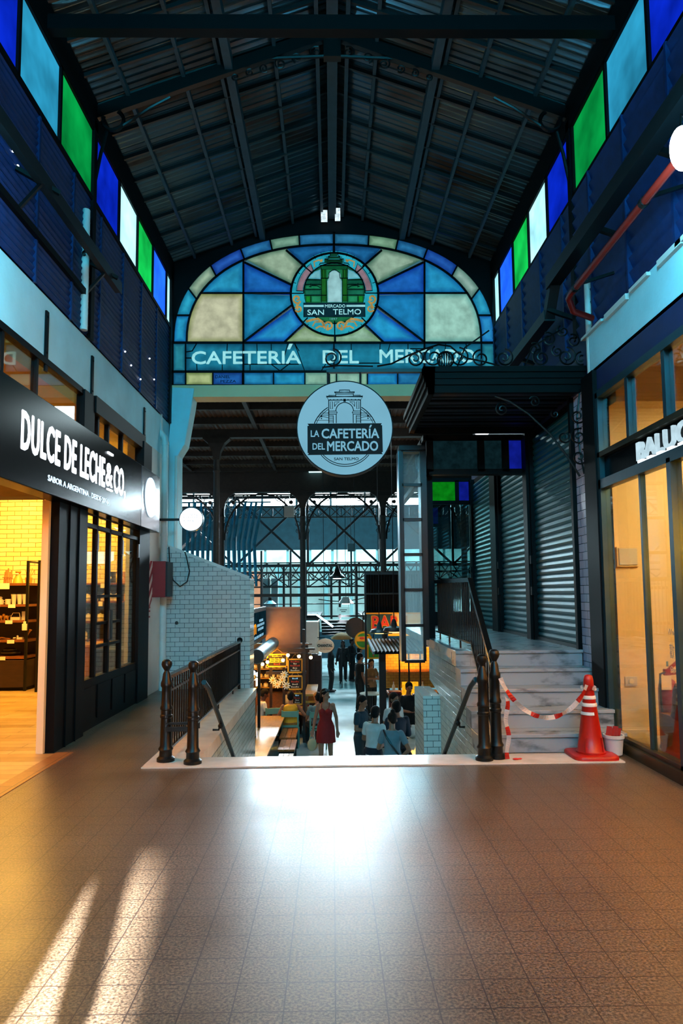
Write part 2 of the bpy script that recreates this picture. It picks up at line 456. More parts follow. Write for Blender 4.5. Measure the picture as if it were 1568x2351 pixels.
def obj(name, bm, mat, parent=None, label=None, cat=None, group=None, kind=None, smooth=False, bevel=0., at=None):
    """link a bmesh as ONE mesh object; at = world point that becomes its origin"""
    if smooth is not None:
        bmesh.ops.recalc_face_normals(bm, faces=bm.faces[:])
    org = V((0, 0, 0)); top = parent
    while top is not None:
        org += top.location
        if top.parent is None: break
        top = top.parent
    if at is not None: org = V(at)
    elif parent is not None and not top.get('_world'): org = V((0, 0, 0))
    if org.length > 0: bmesh.ops.translate(bm, verts=bm.verts[:], vec=-org)
    me = D.meshes.new(name); bm.to_mesh(me); bm.free()
    mats = mat if isinstance(mat, (list, tuple)) else [mat]
    for m in mats: me.materials.append(MATS[m] if isinstance(m, str) else m)
    if smooth:
        me.polygons.foreach_set('use_smooth', [True] * len(me.polygons))
        try: me.set_sharp_from_angle(angle=radians(smooth if smooth is not True else 40))
        except Exception: pass
    o = D.objects.new(name, me); COL.objects.link(o)
    if at is not None: o.location = at; o['_world'] = 1
    if parent is not None: o.parent = parent
    if bevel:
        b = o.modifiers.new('bevel', 'BEVEL'); b.width = bevel; b.segments = 2; b.limit_method = 'ANGLE'
    tagit(o, label, cat, group, kind)
    return o


def tagit(o, label=None, cat=None, group=None, kind=None):
    if label: o['label'] = label
    if cat: o['category'] = cat
    if group: o['group'] = group
    if kind: o['kind'] = kind
    return o


def thing(name, label, cat, loc=(0, 0, 0), rotz=0., group=None, kind=None):
    """an Empty at the base of a thing; its parts are built in world space (or local space when rotated) and parented to it"""
    o = D.objects.new(name, None); COL.objects.link(o); o.location = loc; o.rotation_euler = (0, 0, rotz); o.empty_display_size = .1
    o['_world'] = 1
    return tagit(o, label, cat, group, kind)


def local(o): o['_world'] = 0; return o


def copy_tree(o, loc=None, rotz=None, label=None, parent=None):
    c = o.copy(); COL.objects.link(c); c.parent = parent
    if loc is not None: c.location = loc
    if rotz is not None: c.rotation_euler = (0, 0, rotz)
    if label: c['label'] = label
    for ch in list(o.children): copy_tree(ch, parent=c)
    return c


def sbox(name, mat, x0, x1, y0, y1, z0, z1, label, cat='wall', bevel=0., parent=None):
    return obj(name, box(BM(), x0, x1, y0, y1, z0, z1), mat, parent, label if parent is None else None, cat if parent is None else None, kind='structure' if parent is None else None, bevel=bevel)
# ------------------------------------------------------------------ the setting: shell of the arcade
XL, XR = -2.95, 3.05
b = box(BM(), XL, 2.95, -4, 6.56, -.2, 0); box(b, XL, -1.75, 6.56, 11.9, -.2, 0); box(b, 1.6, 2.95, 6.56, 7.02, -.2, 0)
obj('floor', b, 'terrazzo', None, 'speckled terrazzo tile floor of the arcade', 'floor', kind='structure')
b = box(BM(), -1.78, 2.72, 6.56, 6.93, -.12, .012); box(b, -1.78, -1.30, 6.93, 11.9, -.12, .012)
obj('floor', b, 'marble_sill', None, 'pale marble sill slab along the edge of the sunken stairwell', 'sill', kind='structure')
sbox('floor', 'threshold_tile', XL + .12, XL + .29, -3, 7.25, 0, .006, 'brown stone threshold strip in front of the open shop', 'floor')
# street entrance wall, unseen; its slot is cut to shape the sun patch
b = box(BM(), -6, -.14, -4.2, -4, 0, 9); box(b, .29, 6, -4.2, -4, 0, 9); box(b, -.14, .29, -4.2, -4, 2.24, 9)
obj('wall_back', b, 'plaster_white', None, 'entrance wall to the street', 'wall', kind='structure')

em('fill_pane_glow', '#4cc4ea', 3.0, .2, 1)  # unseen glowing pane, added behind the cyan fill
obj('window_70', box(BM(), -2.2, 2.2, -3.99, -3.96, 6.1, 7.9), 'fill_pane_glow', None, 'unseen glowing pane added over the street entrance', 'window', kind='structure')
# left wall: plaster band, dark siding
sbox('wall_left', 'plaster', XL - .3, XL, -4, 12.4, 4.03, 4.70, 'pale plaster band above the lettered shop sign')
sbox('wall_left', 'plaster_white', XL - .3, XL, 10.9, 12.4, 0, 4.03, 'white plaster pier between black shopfront and tiled wall')
sbox('wall_right', 'plaster', 2.97, 3.3, -4, 7.72, 4.03, 4.56, 'pale plaster band above the right shop window')


def siding(name, x, y0, y1, z0, z1, pitch, dep, sgn, label, mat='navy_siding', saw=False):
    bm = BM(); n = int((z1 - z0) / pitch) * (2 if saw else 6); rows = []
    for i in range(n + 1):
        z = z0 + (z1 - z0) * i / n
        d = (dep * (i % 2)) if saw else dep * .5 * (1 + cos(2 * pi * (z - z0) / pitch))
        rows.append((x + sgn * d, z if not saw else z0 + (z1 - z0) * ((i // 2) * 2 + (i % 2) * 1.7) / n))
    for (a, za), (c, zc) in zip(rows, rows[1:]):
        bm.faces.new([bm.verts.new(p) for p in ((a, y0, za), (a, y1, za), (c, y1, zc), (c, y0, zc))])
    bmesh.ops.remove_doubles(bm, verts=bm.verts[:], dist=1e-5)
    box(bm, x - sgn * .12, x - sgn * .02, y0, y1, z0, z1)
    # overlap seams of the sheets
    y = y0 + .3
    while y < y1:
        box(bm, min(x, x + sgn * (dep + .012)), max(x, x + sgn * (dep + .012)), y, y + .035, z0, z1); y += .94
    return obj(name, bm, mat, None, label, 'wall', kind='structure')


siding('wall_left', XL, -4, 12.4, 4.70, 6.48, .076, .022, 1, 'dark navy corrugated siding under the left coloured windows')
siding('wall_right', XR, -4, 12.4, 4.50, 6.46, .15, .05, -1, 'dark navy louvred siding under the right coloured windows', saw=True)
# eave beams above the clerestory and side of the shell
sbox('trim', 'black_steel', XL - .15, XL + .05, -4, 12.4, 7.38, 7.76, 'black eave beam above the left coloured windows', 'beam')
sbox('trim', 'black_steel', XR - .05, XR + .15, -4, 12.4, 7.38, 7.76, 'black eave beam above the right coloured windows', 'beam')

# corrugated roof
RZ = lambda x: 8.85 - .367 * abs(x - .05)


def roof(x0, x1, label):
    bm = BM(); pitch = .105; n = int(16.6 / pitch * 6); a = []; c = []
    for i in range(n + 1):
        y = -4 + 16.6 * i / n; d = .016 * cos(2 * pi * (y + 4) / pitch)
        a.append(bm.verts.new((x0, y, RZ(x0) + .05 + d))); c.append(bm.verts.new((x1, y, RZ(x1) + .05 + d)))
    for i in range(n): bm.faces.new((a[i], a[i + 1], c[i + 1], c[i]))
    return obj('ceiling', bm, 'roof_sheet', None, label, 'roof', kind='structure', smooth=None)


roof(-3.2, .05, 'corrugated metal roof slope on the side of the lettered shop sign')
roof(.05, 3.3, 'corrugated metal roof slope above the canopy side')
b = BM()
for sx in (-1, 1):
    for px in (.57 if sx > 0 else .74, 1.43, 1.88, 2.57):
        x = .05 + sx * px
        box(b, x - .022, x + .022, -4, 12.45, RZ(x) - .055, RZ(x) + .02)
    x = .05 + sx * 1.31; box(b, x - .05, x + .05, -4, 12.45, RZ(x) - .16, RZ(x))
box(b, -.02, .12, -4, 12.45, 8.62, 8.86); box(b, -.17, -.12, -4, 12.45, 8.66, 8.79); box(b, .22, .27, -4, 12.45, 8.66, 8.79)
obj('ceiling', b, 'roof_timber', None, 'purlins running along the underside of the roof', 'roof', kind='structure')
b = BM(); y = -3.8
while y < 12.4:
    if abs(y - 8.2) > .2:
        bar(b, (.05, y, 8.80), (XL - .05, y, RZ(XL) - .03), .03, .05); bar(b, (.05, y, 8.80), (XR + .05, y, RZ(XR) - .03), .03, .05)
    y += .525
obj('ceiling', b, 'dark_iron', None, 'thin rafters crossing the purlins of the roof', 'roof', kind='structure')
# daylight gap at the end of the ridge
b = box(BM(), -.16, -.04, 12.28, 12.34, 8.50, 8.70); box(b, .1, .2, 12.28, 12.34, 8.52, 8.74)
em('ridge_gap', '#cfe6ee', 1.2, .4, 20)
obj('window_17', b, 'ridge_gap', None, 'small bright gap at the far end of the ridge', 'window', kind='structure')


# scrolled trusses
def truss(y, label):
    t = thing('roof_truss', label, 'truss', (.05, y, 8.4))
    b = BM()
    for s in (-1, 1):
        xe = XL if s < 0 else XR
        bar(b, (.05, y, 8.74), (xe, y, RZ(xe) - .12), .07, .16)
    box(b, -.06, .16, y - .05, y + .05, 8.38, 8.8)
    obj('rafter', b, 'black_iron', t)
    b = BM()
    for s in (-1, 1):
        xe = XL if s < 0 else XR
        pts = [(.05, y, 8.42)]
        for i in range(1, 13):
            u = i / 12; x = .05 + (xe - .05) * u; pts.append((x, y, 8.42 - .14 * u - 1.02 * max(0, u - .42) ** 1.15))
        tube(b, pts, .022, 6)
        for (u, r, a0, sg) in ((.07, .085, 2, 1), (.15, .07, 5, -1), (.22, .075, 1, 1), (.29, .06, 4, -1), (.35, .055, 2, 1), (.41, .045, 5, -1)):
            cx = .05 + (xe - .05) * u; cz = RZ(cx) - .2 - r - .02
            tube(b, [(p[0], y, p[1]) for p in spiral(cx, cz, r, 1.5, a0 if s > 0 else pi - a0, sg * s)], .011, 5)
        # ring bracket at the eave
        cx = xe - s * .24; cz = 7.55
        tube(b, [(cx + .13 * cos(k * pi / 12), y, cz + .13 * sin(k * pi / 12)) for k in range(24)], .025, 6, True)
        tube(b, [(xe - s * .03, y, 6.75), (xe - s * .09, y, 7.1), (xe - s * .16, y, 7.4)], .022, 6)
        tube(b, [(xe - s * .36, y, 7.48), (xe - s * .7, y, 7.72), (xe - s * .95, y, 7.86)], .02, 6)
    obj('scrollwork', b, 'black_iron', t)
    return t


truss(8.25, 'black scrolled iron truss across the roof at the ring brackets')
sbox('trim', 'black_steel', XL, XR, 6.70, 6.82, 7.44, 7.60, 'black tie beam crossing the arcade at the top of the picture', 'beam')
# clerestory posts
for xw, s in ((XL, 1), (XR, -1)):
    b = BM()
    for y in (5.05, 8.2, 11.2 + 1.1):
        box(b, xw - .05, xw + .05, y - .05, y + .06, 4.7, 7.5)
    obj('trim', b, 'black_steel', None, 'dark iron posts between the coloured windows on the ' + ('side of the lettered sign' if s > 0 else 'canopy side'), 'post', kind='structure')

# ------------------------------------------------------------------ coloured clerestory windows
GL = {}
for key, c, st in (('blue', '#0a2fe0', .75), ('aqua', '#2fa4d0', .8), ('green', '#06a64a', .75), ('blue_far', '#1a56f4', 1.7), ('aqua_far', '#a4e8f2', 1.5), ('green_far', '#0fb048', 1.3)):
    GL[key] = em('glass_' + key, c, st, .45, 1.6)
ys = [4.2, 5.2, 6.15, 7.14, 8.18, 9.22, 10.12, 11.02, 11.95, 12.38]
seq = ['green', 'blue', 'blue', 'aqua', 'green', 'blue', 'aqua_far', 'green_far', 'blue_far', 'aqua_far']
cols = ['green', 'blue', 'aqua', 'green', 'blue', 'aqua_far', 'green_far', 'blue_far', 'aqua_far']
words = {'blue': 'deep blue', 'aqua': 'pale aqua', 'green': 'green', 'aqua_far': 'bright aqua white', 'green_far': 'bright green', 'blue_far': 'bright blue'}
nw = 1
for xw, s, wn in ((XL, 1, 'left'), (XR, -1, 'right')):
    yy = ys if s > 0 else [y - .08 for y in ys]
    for i, c in enumerate(cols):
        y0, y1 = yy[i], yy[i + 1]
        if i == 8 and s < 0: y1 = 12.38
        b = BM()
        for (p, q, u, v) in ((y0, y0 + .025, 6.48, 7.38), (y1 - .025, y1, 6.48, 7.38), (y0, y1, 6.44, 6.50), (y0, y1, 7.35, 7.40)):
            box(b, xw - .04, xw + .04, p, q, u, v)
        near = {0: 'nearest the camera', 1: 'second from the camera'}.get(i, ('before' if i < 4 else 'beyond') + ' the ring bracket')
        w = obj('window_%d' % nw, b, 'black_steel', None, '%s glass clerestory window %s on the %s wall' % (words[c], near, wn), 'window', kind='structure')
        g = box(BM(), xw - .012, xw + .012, y0 + .02, y1 - .02, 6.49, 7.36)
        obj('pane', g, GL[c], w); nw += 1
        if nw == 17: nw = 18

# ------------------------------------------------------------------ end wall with arch, lintel, corbel
b = BM()
def arch_pt(x, n=2.3): return 5.43 + .98 + (1 - min(1, abs((x - .05) / 2.97)) ** n) ** (1 / n) * 1.98
xs = [-3.3] + [-2.92 + 5.94 * i / 60 for i in range(61)] + [3.4]
for x0, x1 in zip(xs, xs[1:]):
    z0 = arch_pt(x0) if abs(x0 - .05) < 2.97 else 5.2; z1 = arch_pt(x1) if abs(x1 - .05) < 2.97 else 5.2
    f = [bm_ for bm_ in ((x0, 12.5, z0), (x1, 12.5, z1), (x1, 12.5, RZ(x1) + .1), (x0, 12.5, RZ(x0) + .1))]
    b.faces.new([b.verts.new(p) for p in f]); b.faces.new([b.verts.new((p[0], 12.6, p[2])) for p in f][::-1])
obj('wall_back', b, 'black_steel', None, 'dark gable wall above the stained glass arch', 'wall', kind='structure')
sbox('trim', 'plaster_cream', -2.95, 3.05, 12.4, 12.75, 5.20, 5.42, 'cream lintel under the stained glass arch', 'lintel')
b = BM(); T = plane((0, 12.38, 0))
prism(b, [(-2.9, 5.38), (-2.5, 5.36), (-2.54, 5.05), (-2.66, 4.32), (-2.78, 4.12), (-2.77, 2.2), (-2.95, 2.2), (-2.95, 4.4)], T, 0, .4)
obj('trim', b, 'plaster', None, 'pale concrete corbel column under the end of the stained glass', 'column', kind='structure', bevel=.015)
sbox('wall_right', 'black_steel', 3.06, 3.3, 7.6, 14.6, -.2, 3.95, 'dark wall added behind the roller shutters to block leaking light')  # added to stop a bright leak beside the shutters
sbox('wall_right', 'navy_paint', 3.0, 3.3, 7.7, 14.6, 3.95, 4.6, 'dark wall strip above the roller shutters')

# ------------------------------------------------------------------ tiled walls and stairwell
b = BM(); prism(b, [(-2.9, -.1), (-1.44, -.1), (-1.44, 1.875), (-2.9, 2.455)], plane((0, 11.9, 0)), 0, .14)
obj('wall_left', b, 'subway_tile', None, 'white subway tile wall with a sloping top at the end of the side gallery', 'wall', kind='structure')
b = BM(); bar(b, (-2.9, 11.9, 2.46), (-1.43, 11.9, 1.88), .02, .05)
obj('trim', b, 'pipe_white', None, 'thin pale edge strip on the sloping top of the tiled wall', 'trim', kind='structure')
sbox('wall_left', 'subway_tile_side', -1.44, -1.32, 6.93, 11.9, -2.1, -.02, 'glossy tiled side wall of the stairwell below the long railing')
sbox('wall_left', 'subway_tile_side', -1.44, -1.41, 11.9, 12.5, -2.1, 1.87, 'tiled return of the gallery end wall', parent=None)
b = BM(); TY = M4(((0, 1, 0, 1.45), (1, 0, 0, 0), (0, 0, 1, 0), (0, 0, 0, 1)))   # X->Y, Z->Z, depth along +X
pts = [(6.95, -2.1), (9.5, -2.1), (9.5, .05), (9.62, .22), (10.5, .30), (10.5, .80), (8.46, .80), (8.46, .732)]
for k in (4, 3, 2, 1): pts += [(7.02 + .285 * k, .183 * k), (7.02 + .285 * k, .183 * (k - 1))]
pts += [(6.95, 0)]
prism(b, pts, TY, 0, .16)
obj('wall_right', b, 'subway_tile_side', None, 'glossy tiled parapet wall under the stepped marble stairs', 'wall', kind='structure')
sbox('wall_right', 'subway_tile', 1.22, 1.45, 9.5, 10.5, -2.1, .2, 'square tiled pier beside the stairwell opening')
b = BM()
for k in range(12):
    box(b, -1.32, 1.45, 6.93 + .29 * k, 6.93 + .29 * (k + 1) + .02, -2.1, -.175 * (k + 1))
obj('trim', b, 'marble_sill', None, 'marble flight descending from the sill to the market hall', 'stairs', kind='structure')
# marble stairs up to the shutters
st = thing('marble_staircase', 'grey veined marble steps rising beside the traffic cone to the shutters', 'stairs', (2.2, 7.02, 0))
for k in range(5):
    bs = BM(); y0 = 7.02 + .285 * k
    box(bs, 1.61, 2.93, y0, 8.44, .183 * k, .183 * (k + 1) - .035); box(bs, 1.61, 2.935, y0 - .022, 8.44, .183 * (k + 1) - .035, .183 * (k + 1))
    box(bs, 1.44, 1.61, y0, y0 + .31 if k < 4 else 8.44, .183 * k + .001, .183 * (k + 1) - .035); box(bs, 1.435, 1.61, y0 - .022, y0 + .31 if k < 4 else 8.44, .183 * (k + 1) - .035, .183 * (k + 1))
    obj('step', bs, 'marble', st, bevel=.004)
sbox('floor', 'marble', 1.435, 2.97, 8.44, 14.5, .80, .914, 'veined marble landing in front of the roller shutters', 'floor')
# ------------------------------------------------------------------ left shop: shopfront
EY = (0, 1, 0)
TL = lambda y=0, z=0, x=XL: plane((x, y, z), (0, 1, 0), (-1, 0, 0))      # faces +X, its X axis runs along world Y
TR = lambda y=0, z=0, x=2.95: plane((x, y, z), (0, -1, 0), (1, 0, 0))    # faces -X, its X axis runs towards the camera
TF = lambda x=0, y=0, z=0: plane((x, y, z))                              # faces the camera

sf = thing('shopfront_window', 'black framed shop window with slim glazing bars under the lettered sign', 'shop window', (XL, 9.25, 0))
b = BM()
box(b, -3.02, -2.86, 7.25, 8.09, 0, 2.6)
for y in (7.52, 7.8): box(b, -2.86, -2.845, y, y + .012, 0, 2.6)
obj('pillar', b, 'black_steel', sf)
obj('jamb', box(BM(), -3.02, -2.95, 7.20, 7.25, 0, 2.6), 'plaster_cream', sf, label='narrow cream tiled door jamb')
b = box(BM(), -3.05, -2.93, 8.09, 10.43, 0, .60)
for i in range(4): box(b, -2.93, -2.912, 8.15 + .57 * i, 8.64 + .57 * i, .1, .5)
obj('base_panel', b, 'black_steel', sf)
obj('end_post', box(BM(), -3.05, -2.90, 10.43, 11.0, 0, 2.62), 'black_steel', sf)
b = BM()
for y, w in ((8.62, .05), (9.12, .05), (9.64, .05)): box(b, -2.98, -2.92, y - w / 2, y + w / 2, .6, 2.62)
box(b, -2.98, -2.92, 8.09, 10.43, 2.42, 2.47); box(b, -2.98, -2.92, 8.09, 10.43, 2.58, 2.66)
for z in (1.59, 1.25, .97): box(b, -2.975, -2.925, 8.62, 9.64, z - .018, z + .018)
obj('glazing_bars', b, 'black_steel', sf)
for y in (8.55, 9.57, 10.36):
    obj('hinge', box(BM(), -2.92, -2.895, y, y + .05, 2.16, 2.36), 'black_plastic', sf)
obj('latch', box(BM(), -2.92, -2.88, 9.05, 9.16, 1.02, 1.42), 'black_plastic', sf, bevel=.02)
obj('pane', box(BM(), -2.955, -2.949, 8.09, 10.43, .6, 2.6), 'clear_glass', sf)

uw = thing('transom_window', 'row of black framed transom panes over the lettered shop sign', 'window', (XL, 6.5, 3.4))
b = BM()
for y, w in ((4.6, .05), (5.5, .05), (6.05, .05), (6.78, .04), (8.6, .05), (9.0, .04), (9.6, .04)): box(b, -2.99, -2.93, y - w / 2, y + w / 2, 3.4, 4.03)
box(b, -3.0, -2.9, 8.02, 8.36, 3.4, 4.03); box(b, -3.0, -2.86, 10.45, 10.9, 3.4, 3.95)
box(b, -3.0, -2.92, 3, 8.02, 3.97, 4.04); box(b, -3.0, -2.88, 8.36, 10.6, 3.84, 4.05)
obj('frame', b, 'black_steel', uw)
obj('pane', box(BM(), -2.965, -2.959, 3, 10.45, 3.42, 4.0), 'clear_glass', uw)
for y in (6.98, 8.34, 10.71):
    b = box(BM(), -2.945, -2.925, y - .03, y + .03, 3.9 if y < 10 else 3.95, 4.54)
    for z in (4.1, 4.48): lathe(b, [(0.0, 0), (.012, 0), (.012, .008), (0, .01)], (-2.925, y, z), 8, Euler((0, pi / 2, 0)).to_matrix())
    obj('hanger_strap', b, 'black_steel', None, {6.98: 'black bolted strap on the plaster nearest the camera', 8.34: 'black bolted strap on the plaster by the shop sign ampersand', 10.71: 'black bolted strap on the plaster above the round sign logo'}[y], 'strap', 'sign hanger straps', at=(-2.935, y, 4.2))

# the long fascia sign
em('sign_white', '#e9f4ff', 3.2)
em('sign_white_soft', '#cfeaff', 1.6)
mk('sign_black', '#030507', .22, spec=.05)
mk('sign_teal_sheen', '#0b2733', .24, spec=.25)  # teal reflection put into the base colour of the end panel
fs = thing('fascia_sign', 'long black shop fascia with glowing white lettering and a round logo', 'sign', (-2.85, 7, 2.59))
obj('box', box(BM(), -2.95, -2.75, 2.5, 9.93, 2.585, 3.48), 'sign_black', fs, bevel=.008)
obj('end_panel', box(BM(), -2.95, -2.75, 9.935, 11.0, 2.585, 3.48), 'sign_teal_sheen', fs, bevel=.008)
b = text_mesh('DULCE DE LECHE', .36, 2.24, .005, .028, TL(6.07, 2.91, -2.75), space=1.12)
merge(b, text_mesh('CO', .36, .40, .005, .028, TL(8.67, 2.905, -2.75)))
merge(b, text_mesh(',', .30, .05, .005, .02, TL(9.10, 2.92, -2.75)))
merge(b, text_mesh('&', .30, .24, .005, .028, TL(8.36, 2.945, -2.75)))
T = TL(0, 0, -2.75); prism(b, [(8.39, 3.335), (8.58, 3.335), (8.58, 3.36), (8.39, 3.36)], T, -.02, 0); prism(b, [(8.39, 2.885), (8.58, 2.885), (8.58, 2.905), (8.39, 2.905)], T, -.02, 0)
obj('lettering', b, 'sign_white', fs, label='glowing white lettering')
b = text_mesh('SABOR A ARGENTINA . DESDE 2016 .', .06, 1.85, .004, .03, TL(6.66, 2.715, -2.75))
obj('small_lettering', b, 'sign_white_soft', fs)
b = lathe(BM(), [(0, 0), (.30, 0), (.30, .02), (0, .02)], (-2.75, 10.42, 3.07), 40, Euler((0, pi / 2, 0)).to_matrix())
obj('logo_ring', b, 'sign_white_soft', fs)
b = lathe(BM(), [(0, 0), (.2, 0), (.2, .03), (0, .03)], (-2.75, 10.42, 3.07), 40, Euler((0, pi / 2, 0)).to_matrix())
obj('logo_disc', b, 'sign_white', fs)

# ------------------------------------------------------------------ left shop: interior shell
b = box(BM(), -8.5, -2.95, 2, 13, -.2, .004); box(b, -2.95, -2.83, 2, 7.2, -.1, .004)
obj('floor', b, 'plank_floor', None, kind='structure', cat='floor', label= 'pale wooden plank floor of the open shop')
b = BM(); box(b, -8.5, -2.97, 12.62, 12.8, 0, 4.05)
obj('wall_back', b, 'shop_brick', None, 'cream painted brick wall at the back of the shop', 'wall', kind='structure')
sbox('wall_left', 'shop_brick_side', -8.6, -8.5, 2, 12.8, 0, 4.05, 'cream painted brick side wall of the shop')
sbox('wall_left', 'shop_brick_side', -3.12, -3.0, 2, 4.2, 0, 4.05, 'cream inner wall of the shop')
sbox('ceiling', 'plaster_cream', -8.6, -2.98, 2, 12.8, 4.05, 4.15, 'ceiling of the shop', 'ceiling')
sbox('wall_back', 'plaster_cream', -8.6, -2.98, 1.9, 2, 0, 4.05, 'end wall of the shop')
b = BM(); box(b, -5.16, -4.98, 12.3, 12.62, 0, 4.05)
obj('wall_back', b, 'shop_brick', None, 'rough cream brick pier between the two shelving units', 'pier', kind='structure', bevel=.02)
sbox('wall_back', 'grey_shop_tile', -4.95, -3.3, 12.56, 12.62, 0, 1.82, 'grey tiled wall behind the jar shelves')
sbox('trim', 'dark_wood', -8.5, -3.0, 6.95, 7.2, 2.60, 2.72, 'dark wooden door head inside the shop', 'beam')
b = box(BM(), -4.72, -4.58, 11.5, 11.6, 2.32, 2.56); box(b, -4.66, -4.64, 11.52, 11.58, 2.56, 4.05)
obj('loudspeaker', b, 'black_plastic', None, 'small black loudspeaker hung below the shop ceiling beside the door', 'speaker', at=(-4.65, 11.55, 2.32), bevel=.01)

# shelving unit seen through the open door
x0, x1, y0, y1 = -6.6, -5.20, 11.9, 12.5
sh = thing('shelving_unit', 'tall wooden shelving unit with a dark base cabinet seen through the open shop door', 'shelves', (-5.9, 12.2, 0))
obj('cabinet', box(BM(), x0, x1, y0, y1, .06, .52), 'dark_wood', sh, bevel=.01)
obj('plinth', box(BM(), x0, x1 - .02, y0 + .03, y1, 0, .06), 'black_steel', sh)
for z in (.58, .86, 1.19, 1.46, 1.82): obj('shelf', box(BM(), x0, x1, y0, y1, z - .04, z), 'shelf_wood', sh)
b = BM()
for x in (x0, x1 - .01):
    for y in (y0 - .01, y1 - .03): box(b, x - .02, x + .02, y, y + .04, 0, 2.2)
    box(b, x - .02, x + .02, y0, y1, 2.17, 2.2)
obj('frame', b, 'black_iron', sh)
obj('back_panel', box(BM(), x0, x1 - .05, y1 - .02, y1, .58, 1.8), 'dark_wood', sh)
for z, xs in ((1.82, (-5.6,)), (1.46, (-5.72, -5.46)), (1.19, (-5.74, -5.5)), (.86, (-5.7, -5.46)), (.58, (-5.6,))):
    for x in xs:
        w = .06 if z < 1.8 else .09
        obj('price_tag', box(BM(), x - w, x + w, y0 - .016, y0 - .01, z - .06 if z < 1.8 else z - .1, z), 'paper', sh)
# goods on it
lab = 'on the second shelf of the open shop'
for i, x in enumerate((-5.50, -5.40, -5.31)):
    b = lathe(BM(), [(.032, 0), (.046, .15), (.05, .152), (.05, .17), (.0, .172)], (0, 0, 0), 16)
    o = obj('tumbler', b, 'ceramic', None, ['white tumbler beside the mug ', 'middle white tumbler of three ', 'white tumbler beside the black post '][i] + lab, 'cup', 'white tumblers in the shop', smooth=True, at=None); o.location = (x, 12.05, 1.46)
    obj('lid', lathe(BM(), [(.05, .17), (.05, .185), (0, .19)], n=16), 'black_plastic', o)
def mug(loc, label, group=None):
    b = lathe(BM(), [(.0, 0), (.045, 0), (.05, .09), (.046, .09), (.042, .01), (0, .01)], n=18)
    o = obj('mug', b, 'ceramic', None, label, 'mug', group, smooth=True); o.location = loc
    obj('handle', tube(BM(), [(-.048, 0, .07), (-.075, 0, .065), (-.078, 0, .03), (-.047, 0, .02)], .008, 6), 'ceramic', o, smooth=True); return o
mug((-5.6, 12.05, 1.46), 'cream mug next to the tumblers ' + lab)
b = lathe(BM(), [(.05, 0), (.052, .07), (.03, .09), (.028, .11), (.036, .12), (0, .14)], n=18)
o = obj('jar', b, 'ceramic', None, 'small lidded cream jar at the end of the tumbler shelf', 'jar', smooth=True); o.location = (-5.73, 12.05, 1.46)
for i, x in enumerate((-5.73, -5.62)):
    b = BM(); ellip(b, (0, 0, .05), (.05, .03, .035)); ellip(b, (-.045, 0, .085), (.024, .022, .024))
    for dx in (-.03, .03): cyl(b, (dx, -.015, .04), (dx, -.015, 0), .009, n=6); cyl(b, (dx, .015, .04), (dx, .015, 0), .009, n=6)
    tube(b, [(.045, 0, .06), (.07, 0, .08), (.08, 0, .06), (.075, 0, .035)], .007, 5)
    o = obj('animal_figurine', b, 'gold', None, ['golden animal figurine at the edge of the third shelf', 'golden animal figurine beside the white open box'][i], 'figurine', 'golden figurines in the shop', smooth=True); o.location = (x, 12.05, 1.19)
b = BM(); box(b, -.08, .08, -.05, .05, 0, .05); bar(b, (-.08, -.04, .05), (-.05, -.02, .12), .008); bar(b, (.08, -.04, .05), (.06, -.02, .12), .008); bar(b, (-.05, -.02, .12), (.06, -.02, .12), .008)
o = obj('gift_box', b, 'paper', None, 'white open gift box with a wire stand on the third shelf', 'box'); o.location = (-5.45, 12.05, 1.19)
b = BM(); prism(b, [(-.05, 0), (.05, 0), (.05, .15), (-.05, .15)], Euler((radians(-15), 0, radians(30))).to_matrix().to_4x4(), 0, .01)
o = obj('greeting_card', b, 'paper', None, 'white card leaning beside the black shelf post', 'card'); o.location = (-5.3, 12.05, 1.19)
b = BM()
for i in range(5): cyl(b, (-.06 + .03 * i, 0, 0), (-.05 + .028 * i, .01, .2 + .03 * (i % 3)), .012, n=8)
tube(b, [(-.08, -.02, .1), (.0, -.03, .11), (.08, -.02, .1)], .008, 5)
o = obj('incense_bundle', b, 'kraft', None, 'bundle of brown sticks tied with pale ribbon on the top shelf', 'bundle'); o.location = (-5.62, 12.05, 1.82)
b = lathe(BM(), [(.085, 0), (.07, .07), (.035, .15), (.03, .16), (.05, .2), (.04, .21)], n=14)
o = obj('gift_bag', b, 'gold', None, 'pale gold gathered gift bag on the top shelf', 'gift bag', smooth=True); o.location = (-5.44, 12.05, 1.82)
obj('bow', ellip(BM(), (0, -.04, .16), (.03, .012, .014)), 'paper', o)
b = lathe(BM(), [(.05, 0), (.06, .1), (.055, .1), (.0, .09)], n=14)
for i in range(5): cyl(b, (.01 * i - .02, 0, .08), (.04 * i - .07, .02, .24 + .02 * (i % 2)), .006, n=5)
o = obj('utensil_pot', b, 'gold', None, 'golden pot of utensils at the end of the top shelf', 'pot'); o.location = (-5.28, 12.1, 1.82)
b = BM(); tube(b, [(-.12, 0, .012), (-.06, 0, .02), (0, 0, .03), (.1, 0, .012), (.14, 0, .012)], [.02, .02, .012, .008, .008], 8)
o = obj('wooden_spoon', b, 'kraft', None, 'long wooden spoon lying on the fourth shelf', 'spoon'); o.location = (-5.68, 12.05, .86)
b = BM(); ellip(b, (-.05, 0, .02), (.03, .03, .015)); ellip(b, (0, 0, .05), (.018, .018, .018)); box(b, .0, .09, -.03, .03, 0, .035)
o = obj('spoon_rest', b, 'ceramic', None, 'small white spoon rest on the fourth shelf', 'spoon rest', smooth=True); o.location = (-5.42, 12.05, .86)
b = BM(); tube(b, [(0, 0, 0), (.05, 0, .1), (.08, 0, .16)], [.008, .01, .025], 8)
o = obj('wooden_spatula', b, 'kraft', None, 'wooden spatula leaning at the end of the fourth shelf', 'spatula'); o.location = (-5.3, 12.1, .86)
